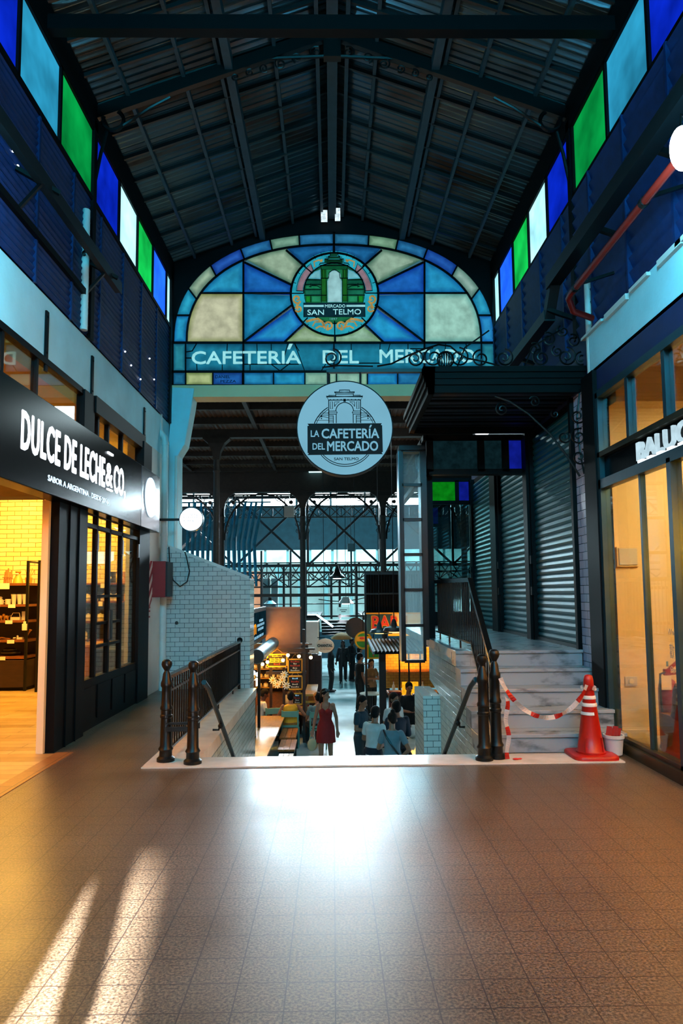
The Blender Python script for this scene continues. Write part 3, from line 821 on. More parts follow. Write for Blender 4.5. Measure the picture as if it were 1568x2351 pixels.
b = BM(); ellip(b, (0, 0, .05), (.17, .1, .05)); ellip(b, (-.02, 0, .1), (.12, .07, .04))
o = obj('folded_bag', b, 'leather', None, 'dark folded bag lying on the lowest shelf', 'bag', smooth=True); o.location = (-5.55, 12.1, .58)
b = box(BM(), -.04, .04, -.012, .012, 0, .11); box(b, -.02, .02, -.012, .012, .11, .15); tube(b, [(0, 0, .15), (0, -.01, .2)], .004, 5)
o = obj('hanging_tag', b, 'paper', None, 'cream bottle shaped tag hanging on the black shelf post', 'tag', bevel=.008); o.location = (-5.22, 11.86, 1.02)

# second narrow rack next to the pier
rk = thing('display_rack', 'narrow black display rack between the brick pier and the door jamb', 'rack', (-4.72, 12.2, 0))
b = BM()
for x in (-4.95, -4.50):
    for y in (11.75, 12.25): box(b, x - .018, x + .018, y - .018, y + .018, 0, 2.2)
box(b, -4.95, -4.5, 11.74, 11.77, 2.17, 2.2); box(b, -4.95, -4.5, 11.75, 12.25, .06, .1)
obj('frame', b, 'black_iron', rk)
for z in (.52, .86, 1.16, 1.46, 1.8): obj('shelf', box(BM(), -4.95, -4.5, 11.75, 12.25, z - .03, z), 'shelf_wood', rk)

# jar shelves seen through the window
js = thing('jar_shelf', 'wooden wall shelves with jars seen through the shop window', 'shelves', (-4.0, 12.4, .6))
for z in (1.82, 1.50, 1.15, .83): obj('shelf', box(BM(), -4.62, -3.5 if z > 1.4 else -3.95, 12.28, 12.56, z - .03, z), 'shelf_wood', js)
for z, x in ((1.82, -4.05), (1.82, -3.62), (1.5, -4.08), (1.5, -3.62)): obj('price_tag', box(BM(), x - .035, x + .035, 12.26, 12.275, z - .09, z - .01), 'paper', js)
k = 0
names = {1.5: 'second shelf', 1.15: 'third shelf', .83: 'lowest shelf'}
first = None
for z, xs in ((1.5, (-4.5, -4.36, -4.22, -4.07, -3.95, -3.84)), (1.15, (-4.34, -4.12, -4.02)), (.83, (-4.38, -4.24))):
    for i, x in enumerate(xs):
        lb = 'white patterned jar on the %s behind the shop window, %s' % (names[z], ['first from the pillar', 'second from the pillar', 'third from the pillar', 'fourth from the pillar', 'fifth from the pillar', 'sixth from the pillar'][i])
        if first is None:
            first = obj('jar', lathe(BM(), [(.0, 0), (.048, 0), (.056, .02), (.056, .085), (.046, .1)], n=18), 'ceramic', None, lb, 'jar', 'patterned jars in the shop', smooth=True); first.location = (x, 12.4, z)
            obj('lid', lathe(BM(), [(.05, .1), (.05, .115), (.02, .122), (.012, .135), (0, .137)], n=18), 'ceramic', first, smooth=True)
            obj('band', lathe(BM(), [(.057, .045), (.0575, .05), (.057, .058)], n=18), 'black_plastic', first)
        else:
            copy_tree(first, (x, 12.4, z), 0, lb)
for i, x in enumerate((-4.55, -3.74, -3.58, -3.95)):
    b = box(BM(), -.07, .07, -.06, .06, 0, .17); prism(b, [(-.09, .17), (.09, .17), (.09, .195), (-.09, .195)], I4, -.07, .07)
    o = obj('gift_house_box', b, 'kraft' if i != 3 else 'black_plastic', None, ['brown house shaped box beside the pillar on the top shelf', 'brown house shaped box in the middle of the top shelf', 'brown house shaped box at the far end of the top shelf', 'black house shaped box on the top shelf'][i], 'box', 'house shaped boxes'); o.location = (x, 12.4, 1.82)
    obj('window', lathe(BM(), [(.03, 0), (.03, .004), (0, .004)], (0, -.062, .09), 12, Euler((pi / 2, 0, 0)).to_matrix()), 'paper', o)
for i, (x, z) in enumerate(((-3.66, 1.5), (-3.54, 1.5))):
    o = obj('canister', lathe(BM(), [(0, 0), (.05, 0), (.05, .12), (.044, .13), (0, .13)], n=16), 'gold', None, ['orange canister in front of the price tag on the second shelf', 'orange canister at the end of the second shelf'][i], 'canister', 'orange canisters', smooth=True); o.location = (x, 12.4, z)
ct = thing('shop_counter', 'wooden topped counter with a grey tiled front behind the shop window', 'counter', (-4.0, 11.2, 0))
obj('front', box(BM(), -4.4, -3.75, 10.9, 11.6, 0, .80), 'pale_wood', ct); obj('tiled_end', box(BM(), -3.75, -3.3, 11.1, 11.9, 0, .74), 'grey_shop_tile', ct)
obj('top', box(BM(), -4.45, -3.7, 10.85, 11.65, .80, .84), 'pale_wood', ct, bevel=.005)
dc = thing('display_case', 'small glass display case on the shop counter', 'display case', (-4.2, 11.3, .84))
b = BM()
for x in (-4.3, -4.02):
    for y in (11.1, 11.5): box(b, x - .008, x + .008, y - .008, y + .008, .84, 1.12)
box(b, -4.31, -4.01, 11.09, 11.51, 1.12, 1.135)
obj('frame', b, 'galvanised', dc); obj('pane', box(BM(), -4.3, -4.02, 11.1, 11.104, .85, 1.12), 'clear_glass', dc)
b = BM(); box(b, -.06, .06, -.05, .05, 0, .05)
for i in range(4): ellip(b, (-.04 + .03 * i, 0, .06), (.02, .03, .02))
o = obj('cake_tray', b, 'kraft', None, 'tray of small brown cakes inside the glass display case', 'cakes'); o.location = (-4.15, 11.3, .842)
rt = thing('round_table', 'small round white topped table standing inside the shop door', 'table', (-3.92, 10.1, 0))
obj('top', lathe(BM(), [(0, 0), (.26, 0), (.27, .015), (.26, .03), (0, .03)], (-3.92, 10.1, .68), 32), 'ceramic', rt)
b = cyl(BM(), (-3.92, 10.1, .03), (-3.92, 10.1, .68), .025); lathe(b, [(.18, 0), (.18, .015), (.03, .04)], (-3.92, 10.1, 0), 20)
obj('pedestal', b, 'black_iron', rt)
sw = thing('apron', 'reddish brown apron hanging at the far side of the shop window', 'apron', (-3.42, 12.2, .95))
b = BM(); prism(b, [(-.1, 0), (.08, .03), (.1, .3), (.04, .52), (-.04, .5), (-.12, .25)], TF(-3.44, 12.2, .98), -.03, .03)
obj('cloth', b, 'cloth_maroon', sw); obj('hook', tube(BM(), [(-3.44, 12.2, 1.46), (-3.44, 12.3, 1.54), (-3.44, 12.57, 1.56)], .012, 6), 'black_iron', sw)
# ------------------------------------------------------------------ outlines of the stained glass (metres in the plane of the window)
ARCH_PANES = [
    ([(-2.914, 6.255), (-2.912, 6.408), (-2.904, 6.535), (-2.89, 6.652), (-2.869, 6.764), (-2.603, 6.763), (-2.629, 6.652), (-2.647, 6.534), (-2.657, 6.408), (-2.659, 6.254)], '#28a8d8', '#0c4f9a'),
    ([(2.803, 6.233), (2.803, 6.388), (2.795, 6.515), (2.778, 6.633), (2.754, 6.746), (3.022, 6.745), (3.042, 6.632), (3.055, 6.514), (3.061, 6.386), (3.06, 6.233)], '#30a0e0', '#0c58b0'),
    ([(-2.869, 6.764), (-2.831, 6.907), (-2.781, 7.042), (-2.721, 7.172), (-2.649, 7.295), (-2.482, 7.069), (-2.519, 6.996), (-2.551, 6.921), (-2.579, 6.843), (-2.603, 6.763)], '#30b4d8', '#0c6f9c'),
    ([(2.754, 6.746), (2.731, 6.826), (2.704, 6.904), (2.672, 6.98), (2.636, 7.054), (2.809, 7.281), (2.879, 7.156), (2.938, 7.025), (2.986, 6.888), (3.022, 6.745)], '#34b8e0', '#0c70a4'),
    ([(-2.649, 7.295), (-2.564, 7.417), (-2.467, 7.532), (-2.359, 7.641), (-2.239, 7.742), (-2.122, 7.511), (-2.229, 7.41), (-2.325, 7.303), (-2.41, 7.189), (-2.482, 7.069)], '#a8c8ac', '#3c7064'),
    ([(2.636, 7.054), (2.565, 7.175), (2.481, 7.29), (2.386, 7.398), (2.279, 7.5), (2.402, 7.732), (2.52, 7.629), (2.628, 7.52), (2.724, 7.403), (2.809, 7.281)], '#9cc4b8', '#3c7468'),
    ([(-2.239, 7.742), (-2.114, 7.834), (-1.979, 7.919), (-1.834, 7.997), (-1.681, 8.068), (-1.597, 7.837), (-1.743, 7.766), (-1.879, 7.688), (-2.006, 7.603), (-2.122, 7.511)], '#2a66c8', '#0a2a80'),
    ([(2.279, 7.5), (2.164, 7.593), (2.038, 7.679), (1.901, 7.758), (1.755, 7.83), (1.843, 8.061), (1.997, 7.99), (2.142, 7.911), (2.277, 7.825), (2.402, 7.732)], '#2868c8', '#0a3088'),
    ([(-1.681, 8.068), (-1.551, 8.119), (-1.415, 8.166), (-1.274, 8.208), (-1.127, 8.245), (-1.077, 8.011), (-1.216, 7.975), (-1.348, 7.934), (-1.475, 7.888), (-1.597, 7.837)], '#3088c4', '#0c3c78'),
    ([(1.755, 7.83), (1.634, 7.881), (1.507, 7.928), (1.374, 7.969), (1.235, 8.006), (1.289, 8.241), (1.436, 8.203), (1.577, 8.161), (1.713, 8.114), (1.843, 8.061)], '#2c80b8', '#0c3c70'),
    ([(-1.127, 8.245), (-0.996, 8.273), (-0.861, 8.296), (-0.721, 8.317), (-0.576, 8.333), (-0.564, 8.097), (-0.7, 8.081), (-0.83, 8.061), (-0.956, 8.038), (-1.077, 8.011)], '#86b8a0', '#2c6458'),
    ([(1.235, 8.006), (1.113, 8.034), (0.988, 8.057), (0.857, 8.078), (0.722, 8.094), (0.737, 8.331), (0.883, 8.314), (1.023, 8.293), (1.158, 8.269), (1.289, 8.241)], '#88b898', '#30684c'),
    ([(-0.576, 8.333), (-0.432, 8.345), (-0.28, 8.353), (-0.117, 8.358), (0.08, 8.36), (0.078, 8.125), (-0.115, 8.123), (-0.275, 8.118), (-0.423, 8.109), (-0.564, 8.097)], '#2f80b4', '#0c4068'),
    ([(0.722, 8.094), (0.581, 8.107), (0.432, 8.117), (0.272, 8.122), (0.078, 8.125), (0.08, 8.36), (0.278, 8.358), (0.441, 8.352), (0.593, 8.343), (0.737, 8.331)], '#2f80ac', '#0c4464'),
    ([(-2.403, 7.198), (-2.307, 7.324), (-2.197, 7.442), (-2.072, 7.552), (-1.934, 7.653), (-1.782, 7.745), (-1.617, 7.828), (-1.615, 7.196)], '#2aa0cc', '#0f68a4'),
    ([(1.764, 7.187), (1.776, 7.821), (1.94, 7.737), (2.092, 7.644), (2.23, 7.542), (2.354, 7.431), (2.464, 7.312), (2.559, 7.184)], '#28a0d4', '#1068ac'),
    ([(-1.615, 7.179), (-1.612, 6.25), (-2.659, 6.254), (-2.651, 6.489), (-2.623, 6.682), (-2.574, 6.86), (-2.504, 7.026), (-2.415, 7.181)], '#d2d6b4', '#8a9a58'),
    ([(2.57, 7.167), (2.658, 7.01), (2.726, 6.843), (2.772, 6.664), (2.798, 6.47), (2.803, 6.233), (1.746, 6.238), (1.763, 7.169)], '#a8e0d0', '#62b0a8'),
    ([(-1.609, 7.773), (-1.607, 7.196), (-0.729, 7.15), (-0.728, 7.215), (-0.72, 7.281), (-0.708, 7.345)], '#1f74cc', '#0c3a98'),
    ([(0.854, 7.341), (0.866, 7.276), (0.872, 7.211), (0.872, 7.145), (1.755, 7.187), (1.766, 7.765)], '#2070d0', '#0c3aa0'),
    ([(-1.607, 7.179), (-1.604, 6.267), (-0.699, 6.942), (-0.714, 7.005), (-0.724, 7.07), (-0.729, 7.135)], '#2398c8', '#0e6494'),
    ([(0.872, 7.131), (0.866, 7.065), (0.855, 7.001), (0.838, 6.937), (1.738, 6.255), (1.755, 7.169)], '#2090d0', '#0e5c9c'),
    ([(-1.596, 6.25), (-0.851, 6.247), (-0.484, 6.585), (-0.538, 6.642), (-0.586, 6.704), (-0.627, 6.771), (-0.662, 6.841), (-0.69, 6.915)], '#28a0dc', '#0c3cae'),
    ([(0.83, 6.91), (0.8, 6.837), (0.764, 6.766), (0.721, 6.7), (0.672, 6.638), (0.617, 6.581), (0.981, 6.24), (1.729, 6.238)], '#28a8e0', '#0c44b8'),
    ([(-0.843, 6.247), (0.064, 6.244), (0.063, 6.359), (-0.033, 6.366), (-0.128, 6.385), (-0.219, 6.415), (-0.306, 6.456), (-0.388, 6.506), (-0.463, 6.566)], '#a8cca8', '#749c64'),
    ([(0.596, 6.562), (0.52, 6.503), (0.438, 6.453), (0.35, 6.413), (0.258, 6.384), (0.163, 6.366), (0.066, 6.359), (0.064, 6.244), (0.972, 6.24)], '#a4d4b8', '#74a878'),
    ([(-1.576, 7.847), (-1.44, 7.901), (-1.298, 7.95), (-1.148, 7.993), (-0.991, 8.03), (-0.827, 8.061), (-0.519, 7.705), (-0.569, 7.643), (-0.613, 7.577), (-0.651, 7.507), (-0.682, 7.434), (-0.705, 7.359)], '#a4c4a8', '#4a7a64'),
    ([(0.851, 7.355), (0.829, 7.431), (0.799, 7.504), (0.763, 7.574), (0.719, 7.64), (0.67, 7.702), (0.985, 8.058), (1.149, 8.026), (1.306, 7.988), (1.456, 7.944), (1.599, 7.895), (1.734, 7.839)], '#a0c4ac', '#3c7460'),
    ([(-0.81, 8.064), (-0.683, 8.083), (-0.552, 8.098), (-0.414, 8.11), (-0.27, 8.118), (-0.115, 8.123), (0.07, 8.125), (0.076, 7.973), (-0.031, 7.964), (-0.136, 7.941), (-0.237, 7.906), (-0.332, 7.857), (-0.42, 7.797), (-0.499, 7.725)], '#1f74b4', '#0c3c70'),
    ([(0.651, 7.723), (0.572, 7.794), (0.485, 7.855), (0.39, 7.904), (0.29, 7.941), (0.186, 7.963), (0.079, 7.973), (0.087, 8.125), (0.272, 8.122), (0.427, 8.117), (0.571, 8.108), (0.709, 8.096), (0.841, 8.08), (0.968, 8.061)], '#1f70ac', '#0c3c6c'),
    ([(-2.917, 6.23), (-2.68, 6.229), (-2.674, 5.706), (-2.911, 5.708)], '#2a90a4', '#0e4c6c'),
    ([(-2.68, 6.229), (-1.62, 6.225), (-1.619, 5.702), (-2.674, 5.706)], '#1f88a8', '#0e4c6c'),
    ([(-1.62, 6.225), (0.064, 6.218), (0.06, 5.695), (-1.619, 5.702)], '#1f88a8', '#0e4c6c'),
    ([(0.064, 6.218), (1.766, 6.212), (1.756, 5.687), (0.06, 5.695)], '#1f88a8', '#0e4c6c'),
    ([(1.766, 6.212), (2.815, 6.208), (2.801, 5.683), (1.756, 5.687)], '#1f88a8', '#0e4c6c'),
    ([(2.815, 6.208), (3.063, 6.207), (3.049, 5.681), (2.801, 5.683)], '#2a90a4', '#0e4c6c'),
    ([(-2.911, 5.678), (-2.682, 5.677), (-2.68, 5.447), (-2.908, 5.448)], '#2478a0', '#0c3c60'),
    ([(-2.666, 5.677), (-2.183, 5.675), (-2.182, 5.444), (-2.663, 5.447)], '#b8cc90', '#6c8c4c'),
    ([(-2.167, 5.675), (-1.635, 5.673), (-1.634, 5.442), (-2.165, 5.444)], '#2064b4', '#143c84'),
    ([(-1.619, 5.672), (-1.061, 5.67), (-1.061, 5.439), (-1.618, 5.442)], '#2a98cc', '#0c5088'),
    ([(-1.049, 5.67), (-0.487, 5.667), (-0.488, 5.436), (-1.049, 5.439)], '#28a4d4', '#0c64a0'),
    ([(-0.47, 5.667), (-0.035, 5.665), (-0.037, 5.434), (-0.471, 5.436)], '#94ccb4', '#58988c'),
    ([(-0.019, 5.665), (0.096, 5.665), (0.094, 5.434), (-0.02, 5.434)], '#9cd0b8', '#60a08c'),
    ([(0.113, 5.665), (0.549, 5.663), (0.546, 5.432), (0.111, 5.434)], '#98ccb8', '#5ca090'),
    ([(0.561, 5.663), (0.668, 5.662), (0.665, 5.431), (0.558, 5.432)], '#94ccb0', '#589c84'),
    ([(0.684, 5.662), (1.232, 5.66), (1.228, 5.428), (0.682, 5.431)], '#28a0d8', '#0c58a8'),
    ([(1.244, 5.66), (1.768, 5.658), (1.764, 5.426), (1.241, 5.428)], '#2888c0', '#0c4888'),
    ([(1.784, 5.657), (2.296, 5.655), (2.291, 5.423), (1.78, 5.426)], '#28a0d4', '#0c5898'),
    ([(2.313, 5.655), (2.784, 5.653), (2.778, 5.421), (2.307, 5.423)], '#a8cca0', '#608c60'),
    ([(2.8, 5.653), (3.048, 5.652), (3.042, 5.42), (2.794, 5.421)], '#2480a8', '#0c4468'),
]
ARCH_LEAD = [
    ([(-2.659, 6.254), (-2.656, 6.427), (-2.642, 6.57), (-2.618, 6.703), (-2.584, 6.828), (-2.54, 6.948), (-2.486, 7.062), (-2.422, 7.17), (-2.348, 7.274), (-2.265, 7.373), (-2.172, 7.466), (-2.071, 7.553), (-1.96, 7.636), (-1.84, 7.712), (-1.712, 7.782), (-1.576, 7.846), (-1.432, 7.904), (-1.28, 7.956), (-1.119, 8), (-0.951, 8.038), (-0.774, 8.07), (-0.589, 8.094), (-0.392, 8.111), (-0.18, 8.122), (0.078, 8.125), (0.337, 8.121), (0.549, 8.11), (0.746, 8.092), (0.932, 8.067), (1.109, 8.035), (1.277, 7.996), (1.438, 7.95), (1.59, 7.898), (1.735, 7.839), (1.871, 7.774), (1.999, 7.703), (2.118, 7.626), (2.228, 7.543), (2.33, 7.454), (2.422, 7.36), (2.504, 7.261), (2.577, 7.156), (2.64, 7.046), (2.693, 6.931), (2.736, 6.811), (2.768, 6.685), (2.79, 6.551), (2.802, 6.408), (2.803, 6.233)], 0.035),
    ([(-2.914, 6.255), (-2.91, 6.45), (-2.896, 6.61), (-2.87, 6.759), (-2.833, 6.9), (-2.785, 7.034), (-2.726, 7.162), (-2.656, 7.285), (-2.575, 7.402), (-2.484, 7.512), (-2.383, 7.617), (-2.272, 7.716), (-2.151, 7.808), (-2.021, 7.894), (-1.881, 7.973), (-1.732, 8.046), (-1.574, 8.111), (-1.407, 8.169), (-1.231, 8.219), (-1.047, 8.262), (-0.854, 8.298), (-0.65, 8.325), (-0.435, 8.345), (-0.202, 8.356), (0.08, 8.36), (0.363, 8.355), (0.596, 8.343), (0.812, 8.323), (1.015, 8.295), (1.209, 8.259), (1.393, 8.215), (1.569, 8.164), (1.736, 8.105), (1.894, 8.039), (2.043, 7.966), (2.183, 7.886), (2.314, 7.799), (2.434, 7.705), (2.545, 7.606), (2.646, 7.5), (2.736, 7.388), (2.815, 7.27), (2.884, 7.146), (2.942, 7.017), (2.988, 6.882), (3.024, 6.74), (3.047, 6.59), (3.06, 6.428), (3.06, 6.233)], 0.05),
    ([(-2.869, 6.764), (-2.603, 6.763)], 0.03),
    ([(2.754, 6.746), (3.022, 6.745)], 0.03),
    ([(-2.649, 7.295), (-2.482, 7.069)], 0.03),
    ([(2.636, 7.054), (2.809, 7.281)], 0.03),
    ([(-2.239, 7.742), (-2.122, 7.511)], 0.03),
    ([(2.279, 7.5), (2.402, 7.732)], 0.03),
    ([(-1.681, 8.068), (-1.597, 7.837)], 0.03),
    ([(1.755, 7.83), (1.843, 8.061)], 0.03),
    ([(-1.127, 8.245), (-1.077, 8.011)], 0.03),
    ([(1.235, 8.006), (1.289, 8.241)], 0.03),
    ([(-0.576, 8.333), (-0.564, 8.097)], 0.03),
    ([(0.722, 8.094), (0.737, 8.331)], 0.03),
    ([(0.08, 8.368), (0.077, 7.968)], 0.045),
    ([(0.085, 6.358), (0.084, 6.218)], 0.04),
    ([(-1.617, 7.828), (-1.61, 5.429)], 0.035),
    ([(1.776, 7.821), (1.73, 5.413)], 0.035),
    ([(-2.409, 7.19), (-0.729, 7.185)], 0.03),
    ([(0.873, 7.181), (2.564, 7.176)], 0.03),
    ([(-1.596, 7.781), (-0.721, 7.344)], 0.035),
    ([(0.867, 7.34), (1.754, 7.774)], 0.035),
    ([(-1.604, 6.259), (-0.697, 6.962)], 0.035),
    ([(0.837, 6.957), (1.738, 6.246)], 0.035),
    ([(-0.851, 6.247), (-0.491, 6.594)], 0.035),
    ([(0.625, 6.591), (0.981, 6.24)], 0.035),
    ([(-0.819, 8.018), (-0.462, 7.692)], 0.035),
    ([(0.613, 7.69), (0.976, 8.014)], 0.035),
    ([(-2.934, 6.243), (3.08, 6.22)], 0.04),
    ([(-2.927, 5.695), (3.065, 5.669)], 0.04),
    ([(-2.924, 5.431), (3.058, 5.403)], 0.045),
    ([(-2.926, 6.255), (-2.916, 5.431)], 0.05),
    ([(3.072, 6.232), (3.05, 5.403)], 0.05),
    ([(-2.68, 6.242), (-2.674, 5.694)], 0.025),
    ([(2.807, 6.221), (2.792, 5.67)], 0.025),
    ([(0.064, 6.231), (0.059, 5.682)], 0.025),
    ([(-2.672, 5.69), (-2.669, 5.43)], 0.025),
    ([(-2.173, 5.687), (-2.171, 5.428)], 0.025),
    ([(-1.625, 5.685), (-1.624, 5.425)], 0.025),
    ([(-1.055, 5.683), (-1.055, 5.422)], 0.025),
    ([(-0.477, 5.68), (-0.478, 5.42)], 0.025),
    ([(-0.025, 5.678), (-0.027, 5.418)], 0.025),
    ([(0.107, 5.677), (0.105, 5.417)], 0.025),
    ([(0.555, 5.675), (0.552, 5.415)], 0.025),
    ([(0.678, 5.675), (0.675, 5.414)], 0.025),
    ([(1.238, 5.672), (1.234, 5.412)], 0.025),
    ([(1.778, 5.67), (1.773, 5.409)], 0.025),
    ([(2.307, 5.668), (2.301, 5.407)], 0.025),
    ([(2.794, 5.666), (2.788, 5.404)], 0.025),
    ([(-1.908, 6.226), (-1.915, 6.082)], 0.014),
    ([(-1.365, 6.224), (-1.357, 6.08)], 0.014),
    ([(-2.474, 6.228), (-2.555, 6.085), (-2.678, 6.064)], 0.014),
    ([(-1.098, 6.223), (-1.098, 6.092)], 0.014),
    ([(-0.666, 6.221), (-0.584, 5.992), (-0.483, 5.697)], 0.014),
    ([(-0.789, 6.222), (-0.872, 5.909)], 0.014),
    ([(-1.098, 5.826), (-0.934, 5.699), (-0.749, 5.845)], 0.014),
    ([(-1.488, 5.828), (-1.488, 5.701)], 0.014),
    ([(-2, 5.821), (-1.999, 5.704)], 0.014),
    ([(-2.471, 5.832), (-2.462, 5.706)], 0.014),
    ([(-0.584, 6.077), (-0.666, 6.221)], 0.014),
    ([(0.385, 6.217), (0.384, 6.073)], 0.014),
    ([(0.922, 6.215), (0.912, 6.071)], 0.014),
    ([(-1.619, 5.828), (-0.585, 5.824)], 0.014),
    ([(-2.677, 5.95), (-2.533, 5.95)], 0.014),
    ([(1.108, 6.214), (1.065, 6.07)], 0.014),
    ([(1.439, 6.213), (1.437, 6.09)], 0.014),
    ([(2.143, 6.21), (2.123, 6.066)], 0.014),
    ([(2.516, 6.209), (2.537, 6.065)], 0.014),
    ([(-0.175, 5.696), (-0.092, 5.822)], 0.014),
    ([(0.505, 5.84), (0.917, 5.838)], 0.014),
    ([(1.764, 6.11), (1.479, 6.111)], 0.014),
]
# medallion centre (0.083, 7.161), letters (-2.553, 5.832) (-0.551, 6.09), mercado (0.917, 5.838) (2.679, 6.098), daniel (-2.134, 5.57) (-1.753, 5.484) scale 0.0041400000000000005
# CAF (-2.553, 5.832) (-0.551, 6.09)
# DEL (-0.141, 5.834) (0.516, 6.094)
# MER (0.909, 5.838) (2.671, 6.098)
# MERCADO (-0.097, 6.896) (0.281, 6.959)
# SAN (-0.424, 6.756) (-0.118, 6.866)
# TELMO (0.051, 6.763) (0.57, 6.873)
# 1897 (-0.012, 6.661) (0.129, 6.703)
# DAN (-2.125, 5.57) (-1.856, 5.631)
# PEZ (-2.031, 5.485) (-1.745, 5.534)
GY = 12.47
TG = TF(0, GY, 0)
sg = thing('stained_glass_arch', 'large backlit stained glass arch with a round medallion over the hall entrance', 'stained glass window', (.05, GY, 5.43))


def tone_layer(bm):
    return bm.loops.layers.float_color.new('glass_tone')


def glass_piece(bm, lay, pts, light_c, dark_c, inset=.06, y=0.):
    """one piece of painted glass, its border fired darker than its middle"""
    f = bm.faces.new([bm.verts.new(TG @ V((x, y, z))) for x, z in pts])
    bmesh.ops.recalc_face_normals(bm, faces=[f])
    r = bmesh.ops.inset_individual(bm, faces=[f], thickness=inset, use_even_offset=True)
    inner = set(f.verts); lc, dc = lin(light_c), lin(dark_c)
    for g in list(r['faces']) + [f]:
        for l in g.loops: l[lay] = (*(lc if l.vert in inner else dc), 1)


b = BM(); lay = tone_layer(b)
for pts, lc, dc in ARCH_PANES:
    xs_ = [p[0] for p in pts]; zs_ = [p[1] for p in pts]
    glass_piece(b, lay, pts, lc, dc, min(.12, .3 * min(max(xs_) - min(xs_), max(zs_) - min(zs_))))
obj('glass', b, 'painted_glass', sg, smooth=None)
b = BM()
for pts, w in ARCH_LEAD: stroke(b, pts, w, TG, -.025, .02)
tube(b, [(.083 + .818 * cos(k * pi / 24), GY, 7.165 + .80 * sin(k * pi / 24)) for k in range(48)], .022, 5, True)
obj('leading', b, 'black_steel', sg)
# medallion
mp = lambda x, y: (.08 + (x - 770) * .00135, 7.175 - (y - 690) * .00138)
b = BM(); lay = tone_layer(b)
def mpiece(pts, lc, dc, ins, y): glass_piece(b, lay, [mp(*p) for p in pts], lc, dc, ins, y)
def mcirc(r0, a0, a1, n=24, c=(770, 690)): return [(c[0] + r0 * cos(radians(a0 + (a1 - a0) * i / n)), c[1] - r0 * sin(radians(a0 + (a1 - a0) * i / n))) for i in range(n + 1)]
mpiece(mcirc(600, 0, 360, 48)[:-1], '#2cb4cc', '#1f9cbc', .05, -.004)
mpiece(mcirc(420, 0, 360, 40)[:-1], '#1f7c50', '#0c4430', .05, -.008)
for s in (1, -1):
    fx = lambda pts: [(770 + s * (x - 770), y) for x, y in pts][::s]
    mpiece(fx([(400, 480)] + [(440, 430), (500, 380), (580, 350), (585, 490)]), '#7cd0dc', '#48a8c4', .03, -.012)
    mpiece(fx(mcirc(520, 128, 176, 8) + mcirc(440, 176, 132, 8)), '#98808c', '#705c68', .02, -.012)
    mpiece(fx([(590, 350), (660, 350), (660, 800), (590, 800)]), '#1c6a28', '#0c3a1c', .02, -.012)
    for (xa, xb, ya, yb, l_, d_) in ((370, 580, 500, 560, '#0f5a44', '#08302a'), (370, 580, 580, 630, '#1c8a5c', '#0c4a34'), (365, 580, 640, 710, '#1a7458', '#0c4436'), (375, 440, 725, 812, '#1c9030', '#0c5420'), (450, 580, 725, 812, '#2a9c6c', '#0f5c34')):
        mpiece(fx([(xa, ya), (xb, ya), (xb, yb), (xa, yb)]), l_, d_, .02, -.013)
mpiece([(575, 300), (965, 300), (945, 355), (595, 355)], '#0f5a38', '#0a3020', .015, -.014)
mpiece([(640, 210), (890, 210), (890, 265), (640, 265)], '#145c3c', '#0a3024', .015, -.014); mpiece([(690, 170), (845, 170), (845, 205), (690, 205)], '#12583c', '#0a3024', .01, -.014); mpiece([(715, 130), (815, 130), (815, 168), (715, 168)], '#0f4c38', '#082c22', .01, -.014)
mpiece([(675, 815), (672, 520), (690, 480)] + [(685, 440), (700, 400), (735, 372), (775, 362), (820, 375), (850, 405), (862, 440), (858, 480), (875, 520), (872, 815)], '#a4dce0', '#70bcc8', .03, -.016)
mpiece([(340, 820), (1195, 820), (1195, 1022), (340, 1022)], '#0f3440', '#0a2430', .03, -.02)
obj('medallion_glass', b, 'painted_glass', sg, smooth=None, label='round medallion with a green market gateway')
b = BM()
MS = lambda pts, w, cl=False: stroke(b, [mp(*p) for p in pts], w, TG, -.03, -.015, cl)
MS(mcirc(424, 0, 180, 30), .018); MS(mcirc(424, 215, 325, 16), .014)
for s in (1, -1):
    fx = lambda pts: [(770 + s * (x - 770), y) for x, y in pts]
    for pts in ([(590, 350), (590, 815)], [(660, 480), (660, 815)], [(375, 500), (590, 500)], [(365, 570), (590, 570)], [(360, 635), (590, 635)], [(350, 718), (660, 718)], [(445, 718), (445, 815)], [(560, 300), (575, 270), (635, 265)], [(595, 355), (575, 300), (770, 300)], [(640, 265), (640, 210), (690, 205), (690, 170), (715, 165), (715, 130), (770, 118)], [(690, 480), (700, 400), (740, 370), (770, 362)], [(445, 550), (445, 610)], [(610, 360), (610, 470)], [(640, 360), (640, 470)], [(580, 480), (690, 480)]): MS(fx(pts), .011)
    MS(fx([(420, 600), (470, 580), (530, 585), (580, 615)]), .009)
    MS(fx(mcirc(528, 128, 176, 8) + mcirc(432, 176, 132, 8)), .008, True)
    MS(fx([(330, 290), (470, 410)]), .02); MS(fx([(320, 1110), (400, 1030)]), .02); MS(fx([(170, 690), (345, 690)]), .016)
    for a in (95, 108, 118, 150, 165, 200, 230, 250): MS(fx([mcirc(600, a, a, 1)[0], mcirc(545 if a < 180 else 560, a, a, 1)[0]]), .007)
for y in (225, 240, 255, 185): MS([(660, y), (880, y)], .006)
MS([(770, 1075), (770, 1265)], .022)
obj('medallion_leading', b, 'black_steel', sg)
em('glass_letter', '#9ae4ea', .95, .12, 8); em('glass_letter_dim', '#6cc4cc', .6, .15, 8); em('gold_glass', '#c8a860', .62, .3, 14)
b = BM()
TGf = TF(0, GY - .021, 0)
